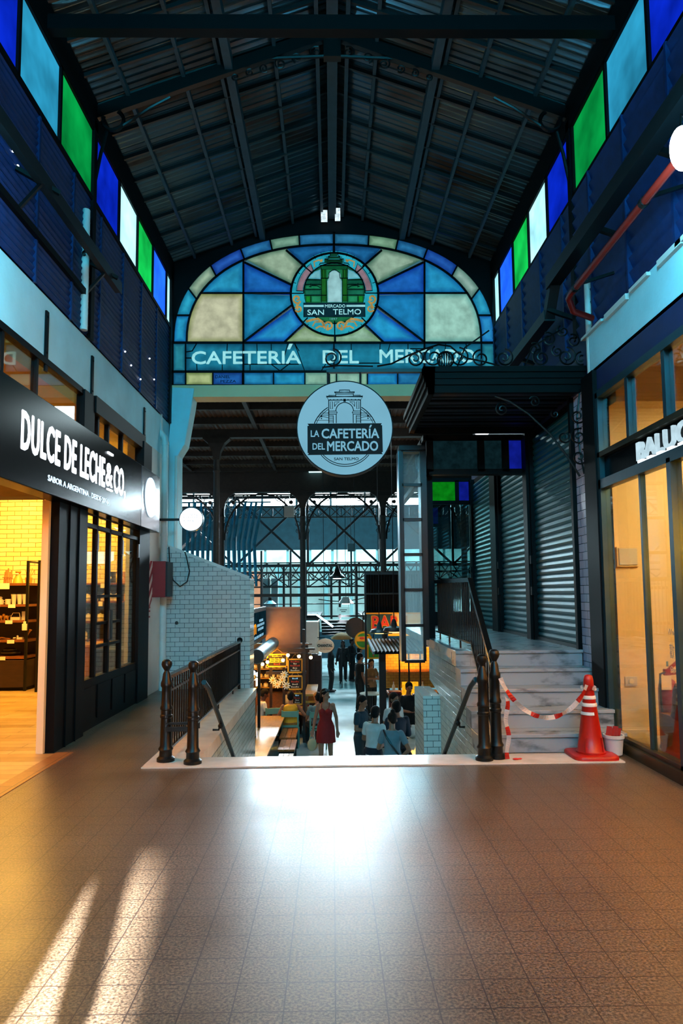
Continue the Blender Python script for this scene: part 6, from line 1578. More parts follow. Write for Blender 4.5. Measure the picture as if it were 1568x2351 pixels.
# communal table, benches, chairs
t = thing('long_table', 'long varnished pale wooden table along the tiled stair wall', 'table', (-1.5, 15, -2.1))
b = BM(); pr_ = [(-1.98, 12.75), (-1.22, 12.75), (-1.17, 17.1), (-1.98, 17.1)]
vs = [b.verts.new((x, y, z)) for z in (-1.39, -1.35) for x, y in pr_]
for q in ((3, 2, 1, 0), (4, 5, 6, 7), (0, 1, 5, 4), (1, 2, 6, 5), (2, 3, 7, 6), (3, 0, 4, 7)): b.faces.new([vs[i] for i in q])
obj('top', b, 'pale_wood', t, bevel=.006)
for x, y in ((-1.9, 12.9), (-1.32, 12.95), (-1.9, 16.9), (-1.28, 16.9)): obj('leg', box(BM(), x - .035, x + .035, y - .035, y + .035, -2.1, -1.39), 'black_iron', t)
t2 = thing('menu_stand', 'pinkish menu card in a dark stand on the long wooden table', 'menu card', (-1.66, 14.6, -1.35))
obj('card', box(BM(), -1.76, -1.60, 14.6, 14.61, -1.33, -1.10), 'cloth_cream', t2); obj('base', box(BM(), -1.76, -1.60, 14.57, 14.64, -1.348, -1.33), 'black_plastic', t2); obj('print', box(BM(), -1.70, -1.66, 14.595, 14.6, -1.16, -1.14), 'black_plastic', t2)
obj('table_post', box(BM(), -1.68, -1.62, 15.6, 15.66, -1.349, .2), 'black_iron', None, 'black square post rising from the far part of the long table', 'post', at=(-1.65, 15.6, -1.35))
obj('wooden_post', box(BM(), -1.85, -1.76, 15.9, 16.0, -1.349, -.35), 'wood', None, 'brown wooden post beside the tiled wall edge', 'post', at=(-1.8, 15.95, -1.35))
obj('bench_end', box(BM(), -2.03, -1.98, 14.5, 16.4, -1.6, -1.15), 'wood', None, 'reddish wooden bench back between the table and the tiled wall', 'bench', at=(-2, 15.4, -1.6))
for i, (x0, x1, y0, y1) in enumerate(((-1.22, -.84, 15.85, 17.0), (-1.16, -.80, 14.65, 15.65), (-1.10, -.80, 13.4, 14.3))):
    t = thing('stool_bench', ['plank topped stool bench farthest along the long table', 'plank topped stool bench in the middle of the row of three', 'plank topped stool bench nearest the stair sill'][i], 'bench', ((x0 + x1) / 2, y0, -2.1), 0, 'plank topped benches')
    for q in range(3): obj('seat_plank', box(BM(), x0 + q * (x1 - x0) / 3, x0 + (q + .94) * (x1 - x0) / 3, y0, y1, -1.66, -1.62), 'bench_wood', t)
    obj('apron', box(BM(), x0 + .02, x1 - .02, y0 + .05, y1 - .05, -1.74, -1.66), 'black_iron', t)
    for x in (x0 + .04, x1 - .04):
        for y in (y0 + .06, y1 - .06): obj('leg', box(BM(), x - .02, x + .02, y - .02, y + .02, -2.1, -1.66), 'black_iron', t)
t = thing('cafe_table', 'small pale table between the seated people', 'table', (-.95, 18.0, -2.1))
obj('top', box(BM(), -1.35, -.55, 17.95, 18.4, -1.38, -1.34), 'pale_wood', t); obj('pedestal', cyl(BM(), (-.95, 18.15, -2.1), (-.95, 18.15, -1.38), .04, n=8), 'black_iron', t)
o = obj('napkin_holder', box(BM(), -.05, .05, -.03, .03, 0, .17), 'white_panel', None, 'white napkin holder on the small table between the seated people', 'napkin holder'); o.location = (-.66, 18.05, -1.34); obj('print', box(BM(), -.045, .045, -.034, -.031, .05, .1), 'bar_red', o)


def chair(x, y, rz, label):
    t = local(thing('folding_chair', label, 'chair', (x, y, -2.1), rz, 'green wooden chairs'))
    for q in range(2): obj('seat_slat', box(BM(), -.19, .19, -.2 + .2 * q, -.01 + .2 * q, .43, .46), 'chair_green', t, bevel=.004)
    for sx in (-1, 1):
        obj('leg', bar(BM(), (sx * .19, .2, 0), (sx * .19, .22, .90), .035), 'chair_green', t); obj('leg', bar(BM(), (sx * .19, -.2, 0), (sx * .19, -.18, .43), .035), 'chair_green', t)
    obj('back_rail', box(BM(), -.2, .2, .2, .235, .74, .88), 'chair_green', t, bevel=.006); obj('back_rail', box(BM(), -.2, .2, .2, .23, .50, .55), 'chair_green', t); obj('stretcher', box(BM(), -.19, .19, .2, .22, .2, .23), 'chair_green', t)
    return t


chair(-1.04, 17.15, pi, 'green wooden chair under the person in the yellow top'); chair(-.36, 17.0, pi, 'green wooden chair under the person in the grey shirt'); chair(-1.55, 17.6, radians(200), 'green wooden chair behind the person in the white shirt by the table post')
# ------------------------------------------------------------------ railings of the stairwell
POST = [(.085, 0), (.085, .03), (.062, .05), (.06, .10), (.072, .12), (.055, .15), (.05, .42), (.058, .43), (.058, .45), (.05, .46), (.05, .50), (.058, .51), (.058, .53), (.048, .55), (.044, .72), (.056, .74), (.056, .77), (.044, .80), (.036, .86), (.022, .89), (.03, .905), (.045, .93), (.052, .955), (.045, .985), (.028, 1.0), (0, 1.004)]


def post(x, y, label, h=1.0):
    o = obj('newel_post', lathe(BM(), [(r, z * h) for r, z in POST], n=20), 'black_iron', None, label, 'post', 'cast iron newel posts', smooth=35)
    o.location = (x, y, .013); return o


post(-1.61, 6.80, 'black cast iron newel post with a ball top, where the long gallery railing starts', .96)
post(-1.33, 6.69, 'black ball topped newel post at the head of the stairs, on the gallery side', .955)
post(1.43, 6.69, 'black ball topped newel post at the head of the stairs, on the cone side', .99)
post(1.565, 6.76, 'black cast iron newel post with the red and white tape tied to it', 1.03)

t = thing('gallery_railing', 'long black iron railing with thin bars along the gallery above the stairwell', 'railing', (-1.61, 9.3, 0))
b = bar(BM(), (-1.61, 6.8, .80), (-1.58, 11.86, .80), .06, .035); ellip(b, (-1.58, 11.86, .82), .05); obj('top_rail', b, 'rail_top', t)
b = bar(BM(), (-1.61, 6.8, .10), (-1.58, 11.86, .10), .03, .02); bar(b, (-1.61, 6.8, .66), (-1.58, 11.86, .66), .025, .02); obj('lower_rails', b, 'black_iron', t)
for i in range(46):
    y = 6.92 + 4.9 * i / 45; obj('baluster', cyl(BM(), (-1.605, y, .10), (-1.605, y, .79), .010, n=6), 'black_iron', t)
b = box(BM(), -1.61, -1.33, 6.75, 6.78, .36, .38)
box(b, -1.60, -1.34, 6.73, 6.76, .30, .34); obj('link_bar', b, 'black_iron', t)
b = box(BM(), -1.60, -1.56, 11.78, 11.84, .0, .82)
for y in (8.4, 9.8, 11.2): box(b, -1.61, -1.59, y, y + .02, .012, .10)
obj('end_bar', b, 'black_iron', t)

for sx, xw, lb in ((-1, -1.24, 'black handrail sloping down the tiled stair wall below the gallery railing'), (1, 1.375, 'black handrail sloping down the tiled parapet under the marble steps')):
    t = thing('handrail', lb, 'handrail', (xw, 8, 0))
    b = tube(BM(), [(xw, 6.74, .76), (xw, 7.0, .66), (xw, 10.3, -1.33)], .026, 8)
    if sx > 0: ellip(b, (xw, 9.4, -.72), .05)
    obj('rail', b, 'black_iron', t, smooth=True)
    for y in (7.75, 8.7, 9.6):
        z = .66 - .603 * (y - 7.0); b = tube(BM(), [(xw, y, z - .02), (xw + sx * .02, y, z - .09), (xw + sx * (.085 if sx < 0 else .075), y, z - .09)], .012, 6)
        obj('bracket', ellip(b, (xw, y, z - .05), .03, None, 8, 5), 'black_iron', t)

t = thing('stair_railing', 'black iron railing climbing beside the marble steps and along the landing', 'railing', (1.58, 8, 0))
R_ = [(1.565, 6.78, .86), (1.58, 7.92, 1.74), (1.56, 10.42, 1.76)]
b = BM(); bar(b, R_[0], R_[1], .055, .05); bar(b, R_[1], R_[2], .055, .05); obj('top_rail', b, 'rail_top', t)
b = BM(); bar(b, (1.565, 6.8, .16), (1.58, 7.95, 1.04), .02, .025); bar(b, (1.58, 7.95, 1.02), (1.56, 10.42, 1.02), .025, .02)
for y in (8.6, 9.4, 10.2): box(b, 1.57, 1.59, y, y + .02, .914, 1.02)
obj('lower_rail', b, 'black_iron', t)
for i in range(33):
    y = 6.9 + 3.45 * i / 32
    zb = .16 + (y - 6.8) * .765 if y < 7.95 else 1.02; zt = .86 + (y - 6.78) * .772 if y < 7.92 else 1.75
    obj('baluster', cyl(BM(), (1.575, y, zb), (1.575, y, zt), .009, n=6), 'black_iron', t)

# ------------------------------------------------------------------ traffic cone, tape, tub
t = thing('traffic_cone', 'red traffic cone with white bands standing at the foot of the marble steps', 'traffic cone', (2.49, 6.80, .012))
b = BM(); s_ = .215; rr = []
for z, q in ((0, s_), (.025, s_), (.035, s_ * .95)):
    ring = []
    for k in range(40):
        a = 2 * pi * k / 40; c, d = cos(a), sin(a); e_ = (abs(c) ** 6 + abs(d) ** 6) ** (-1 / 6); ring.append(V((2.49 + q * c * e_, 6.80 + q * d * e_, .012 + z)))
    rr.append(ring)
rings(b, rr); obj('base', b, 'orange_cone', t, smooth=50)
cone_r = lambda z: .125 - .088 * (z - .05) / .66
obj('body', lathe(BM(), [(.14, .035), (.14, .05), (.125, .06), (.105, .2), (cone_r(.66), .66), (.05, .67), (.046, .73), (.038, .765), (.02, .775), (0, .777)], (2.49, 6.80, .012), 32), 'orange_cone', t, smooth=50)
for z0, z1 in ((.545, .578), (.475, .508)): obj('reflective_band', lathe(BM(), [(cone_r(z0) + .004, z0), (cone_r(z0) + .006, z0 + .004), (cone_r(z1) + .006, z1 - .004), (cone_r(z1) + .004, z1)], (2.49, 6.80, .012), 32, None, False), 'reflective_band', t, smooth=True)
b = lathe(BM(), [(cone_r(.4) + .004, .395), (cone_r(.4) + .006, .40), (cone_r(.42) + .004, .425)], (0, 0, 0), 32)
bmesh.ops.delete(b, geom=[f for f in b.faces if f.calc_center_median().x > .02 or f.calc_center_median().y > .02 or len(f.verts) > 4], context='FACES'); bmesh.ops.translate(b, verts=b.verts[:], vec=(2.49, 6.8, .012))
obj('torn_band', b, 'reflective_band', t, label='torn piece of a third white band')
for a in (-2.3, -.9): obj('rib', bar(BM(), (2.49 + .13 * cos(a), 6.8 + .13 * sin(a), .06), (2.49 + .116 * cos(a), 6.8 + .116 * sin(a), .2), .012), 'orange_cone', t)


def tape(pts, w, label, name, twist=.6):
    """ribbon with printed red bars; alternating red and white pieces in two material slots"""
    P_ = [V(p) for p in pts]; bm = BM(); prev = None; n = len(P_)
    for i, p in enumerate(P_):
        tq = (P_[min(i + 1, n - 1)] - P_[max(i - 1, 0)]).normalized()
        side = tq.cross(V((0, -1, 0))).normalized(); ang = twist * sin(i * .55); side = side * cos(ang) + V((0, -1, 0)) * sin(ang)
        a, c = bm.verts.new(p + side * w / 2), bm.verts.new(p - side * w / 2)
        if prev:
            f = bm.faces.new((prev[0], a, c, prev[1])); f.material_index = 1 if (i // 4) % 3 == 1 else 0
        prev = (a, c)
    bmesh.ops.solidify(bm, geom=bm.faces[:], thickness=.0012)
    return obj(name, bm, ['tape_white', 'tape_red'], None, label, 'barrier tape', at=pts[0])


A_, B_ = V((1.60, 6.69, .78)), V((2.44, 6.73, .70)); n_ = 44
tape([A_.lerp(B_, u) + V((0, -.02, -.34 * (1 - (2 * u - 1) ** 2) ** .8 + .0)) for u in [i / n_ for i in range(n_ + 1)]], .045, 'red and white barrier tape sagging from the newel post to the traffic cone', 'barrier_tape')
tape([(1.655 + .012 * sin(i * .4), 6.68, .62 - .60 * i / 30) for i in range(31)], .042, 'loose end of barrier tape hanging beside the newel post to the floor', 'barrier_tape', .35)
tape([(2.49 + .062 * cos(a), 6.80 + .062 * sin(a), .66 + .008 * sin(3 * a)) for a in [2 * pi * i / 24 for i in range(25)]], .035, 'knot of barrier tape wound round the top of the traffic cone', 'barrier_tape', .2)
o = obj('red_scrap', ellip(ellip(BM(), (0, 0, .008), (.035, .02, .008), None, 10, 5), (.04, .01, .007), (.02, .015, .007), None, 8, 5), 'tape_red', None, 'small red scrap of tape lying on the marble beside the newel post', 'scrap'); o.location = (1.73, 6.68, .013)
t = thing('plastic_tub', 'white plastic tub with crumpled packets behind the traffic cone', 'tub', (2.77, 7.05, 0))
obj('tub', lathe(BM(), [(0, .013), (.075, .013), (.09, .17), (.1, .17), (.1, .20), (.085, .2), (.07, .04), (0, .04)], (2.74, 6.86, 0), 18), 'white_panel', t, smooth=True)
b = BM()
for i in range(4): bar(b, (2.68 + .03 * i, 6.84, .19), (2.72 + .03 * i, 6.90, .27 - .02 * (i % 2)), .05, .008)
obj('packets', b, 'red_metal', t)

# ------------------------------------------------------------------ fittings on the gallery pier
t = thing('fire_cabinet', 'red metal fire cabinet with a striped side mounted on the white pier', 'cabinet', (-2.95, 11.5, 1.2))
obj('box', box(BM(), -2.95, -2.73, 11.35, 11.72, 1.56, 2.15), 'red_metal', t, bevel=.006); obj('door_edge', box(BM(), -2.73, -2.70, 11.36, 11.74, 1.57, 2.14), 'dark_iron', t)
b = BM(); T = TL(0, 0, -2.945)
prism(b, [(11.02, 1.25), (11.33, 1.52), (11.33, 2.15), (11.02, 2.15)], T, -.006, 0); obj('stripe_plate', b, 'red_metal', t)
b = BM()
for i in range(4): prism(b, [(11.02, 1.32 + .22 * i), (11.33, 1.62 + .22 * i if i < 3 else 2.15), (11.33, 1.72 + .22 * i if i < 2 else 2.15), (11.02, 1.42 + .22 * i)] if i < 3 else [(11.02, 1.98), (11.2, 2.15), (11.12, 2.15), (11.02, 2.06)], T, -.009, -.006)
obj('white_stripes', b, 'reflective_band', t)
t = thing('safety_notice', 'small red and white safety notice below the fire cabinet', 'notice', (-2.95, 11.15, 1.2))
obj('sheet', box(BM(), -2.95, -2.944, 11.02, 11.26, 1.22, 1.44), 'white_panel', t)
for z in (1.40, 1.34, 1.25): obj('print', box(BM(), -2.944, -2.94, 11.04, 11.24, z - .014, z + .014), 'red_metal', t)
t = thing('drainpipe', 'white drainpipe with an elbow running down the corner of the gallery', 'pipe', (-2.88, 11.8, 0))
b = tube(BM(), [(-2.87, 11.8, 0), (-2.87, 11.8, 4.22), (-2.88, 11.8, 4.3), (-2.97, 11.8, 4.42), (-2.98, 11.8, 4.52), (-2.98, 11.8, 4.72)], .055, 14); obj('pipe', b, 'pipe_white', t, smooth=True)
b = BM()
for z in (3.95, 4.18, 2.6): cyl(b, (-2.87, 11.8, z), (-2.87, 11.8, z + .05), .062, n=14)
obj('collars', b, 'pipe_white', t)
for x, y, z0, z1, lb, m_ in ((XL + .04, 7.95, 4.72, 6.2, 'pale blue vertical pipe on the dark siding by the ring bracket', 'pipe_white'), (3.0, 7.72, 4.05, 5.2, 'pale vertical pipe at the end of the right plaster band', 'pipe_white'), (-2.80, 12.36, 2.4, 4.1, 'thin pale conduit on the corbel column', 'pipe_white')):
    obj('vertical_pipe', cyl(BM(), (x, y, z0), (x, y, z1), .045 if z1 > 5 else .03, n=12), m_, None, lb, 'pipe', smooth=True, at=(x, y, z0))
obj('hanging_cable', tube(BM(), [(-2.80, 11.86, 2.42), (-2.78, 11.85, 2.1), (-2.72, 11.85, 1.85), (-2.6, 11.85, 1.74), (-2.48, 11.85, 1.82), (-2.44, 11.85, 2.0), (-2.5, 11.86, 2.25), (-2.53, 11.88, 2.33)], .011, 6), 'black_plastic', None, 'looped black cable hanging on the tiled wall', 'cable', at=(-2.6, 11.85, 1.74), smooth=True)
o = obj('wall_hook', ellip(BM(), (0, 0, 0), (.03, .012, .03)), 'black_plastic', None, 'small black plug on the tiled wall', 'plug'); o.location = (-2.66, 11.895, 1.12)
em('disc_white', '#f2f6ff', 4.0)
t = thing('projecting_sign', 'small round glowing shop sign on an arm by the corbel column', 'sign', (-2.38, 11.7, 2.67))
obj('face', lathe(BM(), [(0, 0), (.192, 0), (.192, .01), (0, .01)], (-2.38, 11.66, 2.87), 36, RY), 'disc_white', t)
obj('rim', lathe(BM(), [(.192, -.08), (.205, -.08), (.205, .012), (.192, .012)], (-2.38, 11.66, 2.87), 36, RY, True), 'teal_frame', t)
obj('arm', box(BM(), -2.96, -2.58, 11.68, 11.72, 2.85, 2.89), 'black_iron', t)
mk('sign_grey', '#3d7f92', .5)
b = text_mesh('DULCE DE', .065, .24, .004, 0, TF(-2.51, 11.648, 2.90)); merge(b, text_mesh('LECHE & CO', .065, .29, .004, 0, TF(-2.53, 11.648, 2.815))); obj('lettering', b, 'sign_grey', t)

# ------------------------------------------------------------------ service runs and lamps on the siding
t = thing('lighting_rail', 'dark steel lighting rail with brackets along the left siding', 'rail', (-2.7, 3, 5.2))
b = box(BM(), -2.74, -2.66, -3.9, 8.55, 5.44, 5.54); box(b, -2.66, -2.655, -3.9, 8.55, 5.42, 5.56); obj('rail', b, 'dark_iron', t)
b = box(BM(), -2.93, -2.88, -3.9, 8.0, 5.14, 5.21); obj('wall_rail', b, 'black_steel', t)
for y in (6.2, 8.0, 4.2): obj('bracket', bar(bar(BM(), (-2.94, y, 5.60), (-2.60, y + .2, 5.47), .04), (-2.92, y, 5.18), (-2.7, y, 5.44), .03), 'black_iron', t)
obj('camera_ring', tube(BM(), [(-2.82 + .09 * cos(k * pi / 8), 7.9 + .09 * sin(k * pi / 8), 5.62) for k in range(16)], .02, 6, True), 'black_iron', t)
t = thing('cable_duct', 'dark steel cable duct stepping down along the right siding', 'duct', (2.75, 6, 5.05))
b = box(BM(), 2.68, 2.82, -3.9, 8.2, 5.33, 5.45); box(b, 2.66, 2.68, -3.9, 8.2, 5.31, 5.47); bar(b, (2.75, 8.15, 5.36), (2.75, 8.42, 5.02), .12); box(b, 2.68, 2.82, 8.36, 12.3, 4.98, 5.12); obj('duct', b, 'dark_iron', t)
for y in (4.4, 5.6, 6.9, 8.3, 10): obj('bracket', bar(BM(), (2.7, y, 5.42 if y < 8 else 5.1), (3.04, y, 5.30 if y < 8 else 4.98), .05), 'black_iron', t)
t = thing('red_pipe', 'red sprinkler pipe running below the right cable duct', 'pipe', (2.6, 5, 4.7))
obj('pipe', tube(BM(), [(2.6, -3.9, 4.80), (2.6, 7.15, 4.80), (2.6, 7.25, 4.78), (2.7, 7.4, 4.70), (2.95, 7.5, 4.66)], .035, 12), 'red_pipe', t, smooth=True)
for y in (3.5, 5.4, 7.0): obj('clamp', bar(cyl(BM(), (2.6, y, 4.80), (2.6, y + .05, 4.80), .043, n=12), (2.6, y, 4.82), (3.0, y, 4.95), .03), 'black_iron', t)
t = thing('red_pipe', 'short red pipe elbow behind the canopy cresting', 'pipe', (1.9, 9.6, 4.25))
obj('pipe', tube(BM(), [(2.05, 9.3, 4.28), (2.06, 9.3, 4.42), (2.12, 9.3, 4.50), (2.25, 9.3, 4.52), (2.9, 9.3, 4.52)], .04, 10), 'red_pipe', t, smooth=True)
for x, y, z, lb in ((2.535, 4.67, 4.76, 'white oval globe lamp at the right picture edge beside the red pipe'), (-2.535, 4.9, 4.72, 'white oval globe lamp at the left picture edge on the siding')):
    t = thing('globe_lamp', lb, 'lamp', (x, y, z - .17), 0, 'globe lamps')
    light('POINT', 'globe_lamp_light', (x - (.25 if x > 0 else -.25), y, z - .22), 130, '#6fcff0', size=.1)
    obj('globe', ellip(BM(), (x, y, z), (.085, .085, .165), None, 20, 14), 'lamp_glow', t, smooth=True)
    obj('arm', tube(BM(), [(x, y, z + .16), (x, y, z + .25), (x + (.5 if x > 0 else -.5), y, z + .28)], .015, 6), 'black_iron', t)
b = BM(); y = 5.0
while y < 7.6:
    box(b, 2.93, 2.98, y, y + .5 + .12 * sin(y * 9), 4.50 - .015 * sin(y * 5), 4.545); y += .55 + .1 * sin(y * 7)
obj('trim', b, 'plaster_white', None, 'broken cornice strip along the right plaster band', 'cornice', kind='structure')
b = BM()
for y, z in ((5.6, 5.93), (6.1, 5.7), (9.6, 5.05), (9.9, 4.95), (10.4, 4.9), (6.2, 5.62), (10.9, 5.4), (11.2, 5.15)): ellip(b, (XL + .03, y, z), .013, None, 6, 4)
em('pinhole', '#d8e8ff', 6); obj('window_60', b, 'pinhole', None, 'tiny holes in the left siding letting daylight through', 'holes', kind='structure')
# ------------------------------------------------------------------ people
def tcap(bm, p0, p1, r0, r1, n=10):
    """tapered capsule: a limb segment with rounded ends"""
    T, L = frame_of(p0, p1); rr = []
    prof = [(r0 * sin(a), -r0 * cos(a)) for a in (.15, .6, 1.1)] + [(r0, 0), ((r0 + r1) / 2, L / 2), (r1, L)] + [(r1 * cos(a), L + r1 * sin(a)) for a in (.5, 1.0, 1.42)]
    for r, z in prof: rr.append([T @ V((r * cos(2 * pi * k / n), r * sin(2 * pi * k / n), z)) for k in range(n)])
    return rings(bm, rr)


def loft(bm, secs, n=16):
    """secs: (centre, rx, ry, up-tilt) ellipses"""
    rr = []
    for c, rx, ry in secs:
        rr.append([V(c) + V((rx * cos(2 * pi * k / n), ry * sin(2 * pi * k / n), 0)) for k in range(n)])
    return rings(bm, rr)


def fuse(name, bm, mat, parent, vox, smooth=3, label=None):
    """voxel-fuse overlapping volumes into ONE continuous skin"""
    bmesh.ops.recalc_face_normals(bm, faces=bm.faces[:])
    me = D.meshes.new(name); bm.to_mesh(me); bm.free()
    o = D.objects.new(name, me); COL.objects.link(o)
    m = o.modifiers.new('fuse', 'REMESH'); m.mode = 'VOXEL'; m.voxel_size = vox; m.use_smooth_shade = True
    if smooth:
        s = o.modifiers.new('soften', 'SMOOTH'); s.factor = .5; s.iterations = smooth
    bpy.context.view_layer.update()
    me2 = D.meshes.new_from_object(o.evaluated_get(bpy.context.evaluated_depsgraph_get()))
    o.modifiers.clear(); o.data = me2; D.meshes.remove(me); me2.name = name
    me2.materials.clear(); me2.materials.append(MATS[mat])
    me2.polygons.foreach_set('use_smooth', [True] * len(me2.polygons))
    o.parent = parent
    if label: o['label'] = label
    return o


def person(label, loc, rz, h=1.7, female=False, pose='stand', head_turn=0., head_tilt=0., arms=((-.02, 0), (0, 0)), lean=0., hair='hair_dark', hair_style='short', skin='skin', top=('tshirt', 'cloth_black'), bottom=('trousers', 'cloth_jeans'), shoes='black_plastic', cap=None, vox=.010, group='people in the market hall', stride=0., spread=0.):
    """standing, walking or sitting figure facing local -Y; arms are given as (elbow, wrist) points, right side first"""
    t = local(thing('person', label, 'person', loc, rz, group)); t.scale = (1, 1, 1)
    s = h / 1.7; P = lambda x, y, z: V((x * s, y * s, z * s))
    sw = .165 if female else .195                                   # half shoulder width
    hip_z = .92 if pose != 'sit' else .50
    ly = lean                                                       # forward lean of the chest
    dz = hip_z - .92
    pel = P(0, 0, .96 + dz); wai = P(0, -.01 - ly * .3, 1.08 + dz); che = P(0, -.01 - ly * .7, 1.26 + dz); nek = P(0, -.005 - ly, 1.44 + dz)
    hd = nek + P(0, -.025 - .3 * ly, .145)
    Rh = Euler((head_tilt, 0, head_turn)).to_matrix()
    HP = lambda x, y, z: hd + Rh @ P(x, y, z)
    sh = [P(-sw * .94, -.0 - ly * .9, 1.372 + dz), P(sw * .94, -.0 - ly * .9, 1.372 + dz)]
    if pose == 'sit':
        hips = [P(-.09, 0, .50), P(.09, 0, .50)]; knees = [P(-.12, -.42, .50), P(.12, -.42, .50)]; ank = [P(-.12, -.40, .09), P(.12, -.44, .09)]
    else:
        hips = [P(-.088, 0, .92), P(.088, 0, .92)]; knees = [P(-.095 - spread * .6, -.03 - stride * .5, .49), P(.095 + spread * .6, -.03 + stride * .35, .49)]; ank = [P(-.10 - spread, .02 - stride * .6, .085), P(.10 + spread, .02 + stride, .085 + .05 * (stride > .05))]
    fw = 1.02 if female else 1.06
    bm = BM()
    # trunk
    hipw = .178 if female else .158; waw = .118 if female else .138; chw = .135 if female else .158
    loft(bm, [(pel + P(0, 0, -.11), hipw * .72 * s, .085 * s), (pel + P(0, .005, -.05), hipw * s, .112 * s), (pel, hipw * s, .112 * s), (wai, waw * s, .09 * s), (che + P(0, 0, -.06), chw * s, .105 * s), (che + P(0, 0, .04), (chw + .015) * s, .108 * s), (nek + P(0, .008, -.085), sw * .92 * s, .082 * s), (nek + P(0, .01, -.05), sw * .74 * s, .072 * s), (nek + P(0, .008, -.01), .075 * s, .06 * s)])
    if female:
        for sx in (-1, 1): ellip(bm, che + P(.062 * sx, -.085, -.01), (.058 * s, .055 * s, .058 * s), None, 12, 8)
    tcap(bm, nek + P(0, .01, -.05), hd + P(0, .012, -.05), .058 * s * fw, .052 * s * fw)
    # head with jaw, nose, ears
    ellip(bm, HP(0, .008, .03), (.075 * s, .094 * s, .095 * s), Rh, 18, 12); ellip(bm, HP(0, -.022, -.045), (.054 * s, .062 * s, .066 * s), Rh, 14, 9)
    ellip(bm, HP(0, -.055, -.088), (.028 * s, .022 * s, .018 * s), Rh, 10, 6)
    tcap(bm, HP(0, -.084, .018), HP(0, -.106, -.022), .010 * s, .016 * s, 8)
    for sx in (-1, 1): ellip(bm, HP(.078 * sx, .012, -.005), (.012 * s, .022 * s, .034 * s), Rh, 8, 6)
    # limbs
    limbs = []
    for i, sx in ((0, -1), (1, 1)):
        tcap(bm, hips[i], knees[i], .086 * s * fw, .056 * s * fw); tcap(bm, knees[i], ank[i], .056 * s * fw, .037 * s * fw)
        ellip(bm, knees[i].lerp(ank[i], .28) + P(0, .018, 0), (.05 * s * fw, .052 * s * fw, .10 * s), None, 10, 7)
        d = P(0, -1, 0) if pose == 'sit' else P(.18 * sx, -1, 0); d.normalize()
        tcap(bm, ank[i] + P(0, .02, -.05), ank[i] + d * .15 * s + P(0, 0, -.06), .036 * s, .026 * s)
        el = P(*arms[i][0]); el.z += dz * s if False else 0; wr = P(*arms[i][1])
        limbs.append((sh[i], el, wr))
        ellip(bm, sh[i], (.049 * s * fw, .05 * s * fw, .05 * s * fw), None, 10, 7)
        tcap(bm, sh[i], el, .046 * s * fw, .037 * s * fw); tcap(bm, el, wr, .038 * s * fw, .025 * s * fw)
        # hand: palm, four unequal bent fingers, thumb from the side of the palm
        ax = (wr - el).normalized(); side = ax.cross(V((0, -1, 0)) if abs(ax.y) < .8 else V((0, 0, 1))).normalized(); nr = ax.cross(side).normalized()
        if nr.y > 0: nr = -nr
        pc = wr + ax * .05 * s
        for q, (off, ln) in enumerate(((-.027, .072), (-.009, .080), (.009, .075), (.026, .060))):
            b0 = wr + ax * .018 * s + side * off * .6 * s; k0 = wr + ax * .088 * s + side * off * s
            tcap(bm, b0, k0, .014 * s, .0115 * s, 7)
            m_ = k0 + (ax * .82 + nr * .35).normalized() * ln * .55 * s; e = m_ + (ax * .55 + nr * .75).normalized() * ln * .5 * s
            tcap(bm, k0, m_, .0105 * s, .0095 * s, 6); tcap(bm, m_, e, .0095 * s, .008 * s, 6)
        ts = -1 if sx > 0 else 1
        tb = wr + ax * .03 * s + side * .022 * ts * s; tm = tb + (ax * .7 + side * .55 * ts + nr * .3).normalized() * .045 * s
        tcap(bm, tb, tm, .013 * s, .0115 * s, 6); tcap(bm, tm, tm + (ax * .9 + nr * .3).normalized() * .032 * s, .011 * s, .009 * s, 6)
    body = fuse('body', bm, skin, t, vox)
    # eyes and mouth
    for sx in (-1, 1): obj('eye', ellip(BM(), HP(.03 * sx, -.081, .02), (.012 * s, .006 * s, .006 * s), Rh, 8, 5), 'eye', t)
    obj('mouth', ellip(BM(), HP(0, -.083, -.05), (.022 * s, .006 * s, .006 * s), Rh, 8, 5), 'cloth_maroon', t)
    # hair
    hb_ = BM()
    ellip(hb_, HP(0, .024, .05), (.088 * s, .102 * s, .096 * s), Rh, 16, 10)
    if hair_style == 'bun': ellip(hb_, HP(-.01, .05, .15), (.045 * s, .045 * s, .04 * s), Rh); ellip(hb_, HP(0, .07, -.01), (.06 * s, .05 * s, .06 * s), Rh)
    elif hair_style == 'tail':
        ellip(hb_, HP(0, .06, .0), (.07 * s, .06 * s, .08 * s), Rh)
        tcap(hb_, HP(0, .10, -.0), HP(.0, .13, -.17), .045 * s, .05 * s); tcap(hb_, HP(0, .13, -.17), HP(-.01, .11, -.32), .05 * s, .02 * s)
    elif hair_style == 'long':
        for sx in (-1, 0, 1): tcap(hb_, HP(.05 * sx, .06, .02), HP(.06 * sx, .07, -.2), .045 * s, .035 * s)
    else:
        ellip(hb_, HP(0, .05, -.0), (.082 * s, .068 * s, .085 * s), Rh)
    fuse('hair', hb_, hair, t, vox * .9, 2)
    # clothes follow the same joints
    k = 1.0
    def torso(bm_, grow, z0=-.12, neck=True, sleeve=.55, hem=0.):
        g = grow * s
        loft(bm_, [(pel + P(0, 0, z0), (hipw + hem) * s + g, .112 * s + g), (pel, hipw * s + g, .112 * s + g), (wai, (waw + .012) * s + g, .095 * s + g), (che + P(0, 0, -.06), chw * s + g, .108 * s + g), (che + P(0, 0, .04), (chw + .015) * s + g, .11 * s + g), (nek + P(0, .008, -.085), sw * .98 * s + g, .085 * s + g), (nek + P(0, .01, -.05), sw * .8 * s + g, .075 * s + g), (nek + P(0, .012, -.015), .08 * s, .066 * s)])
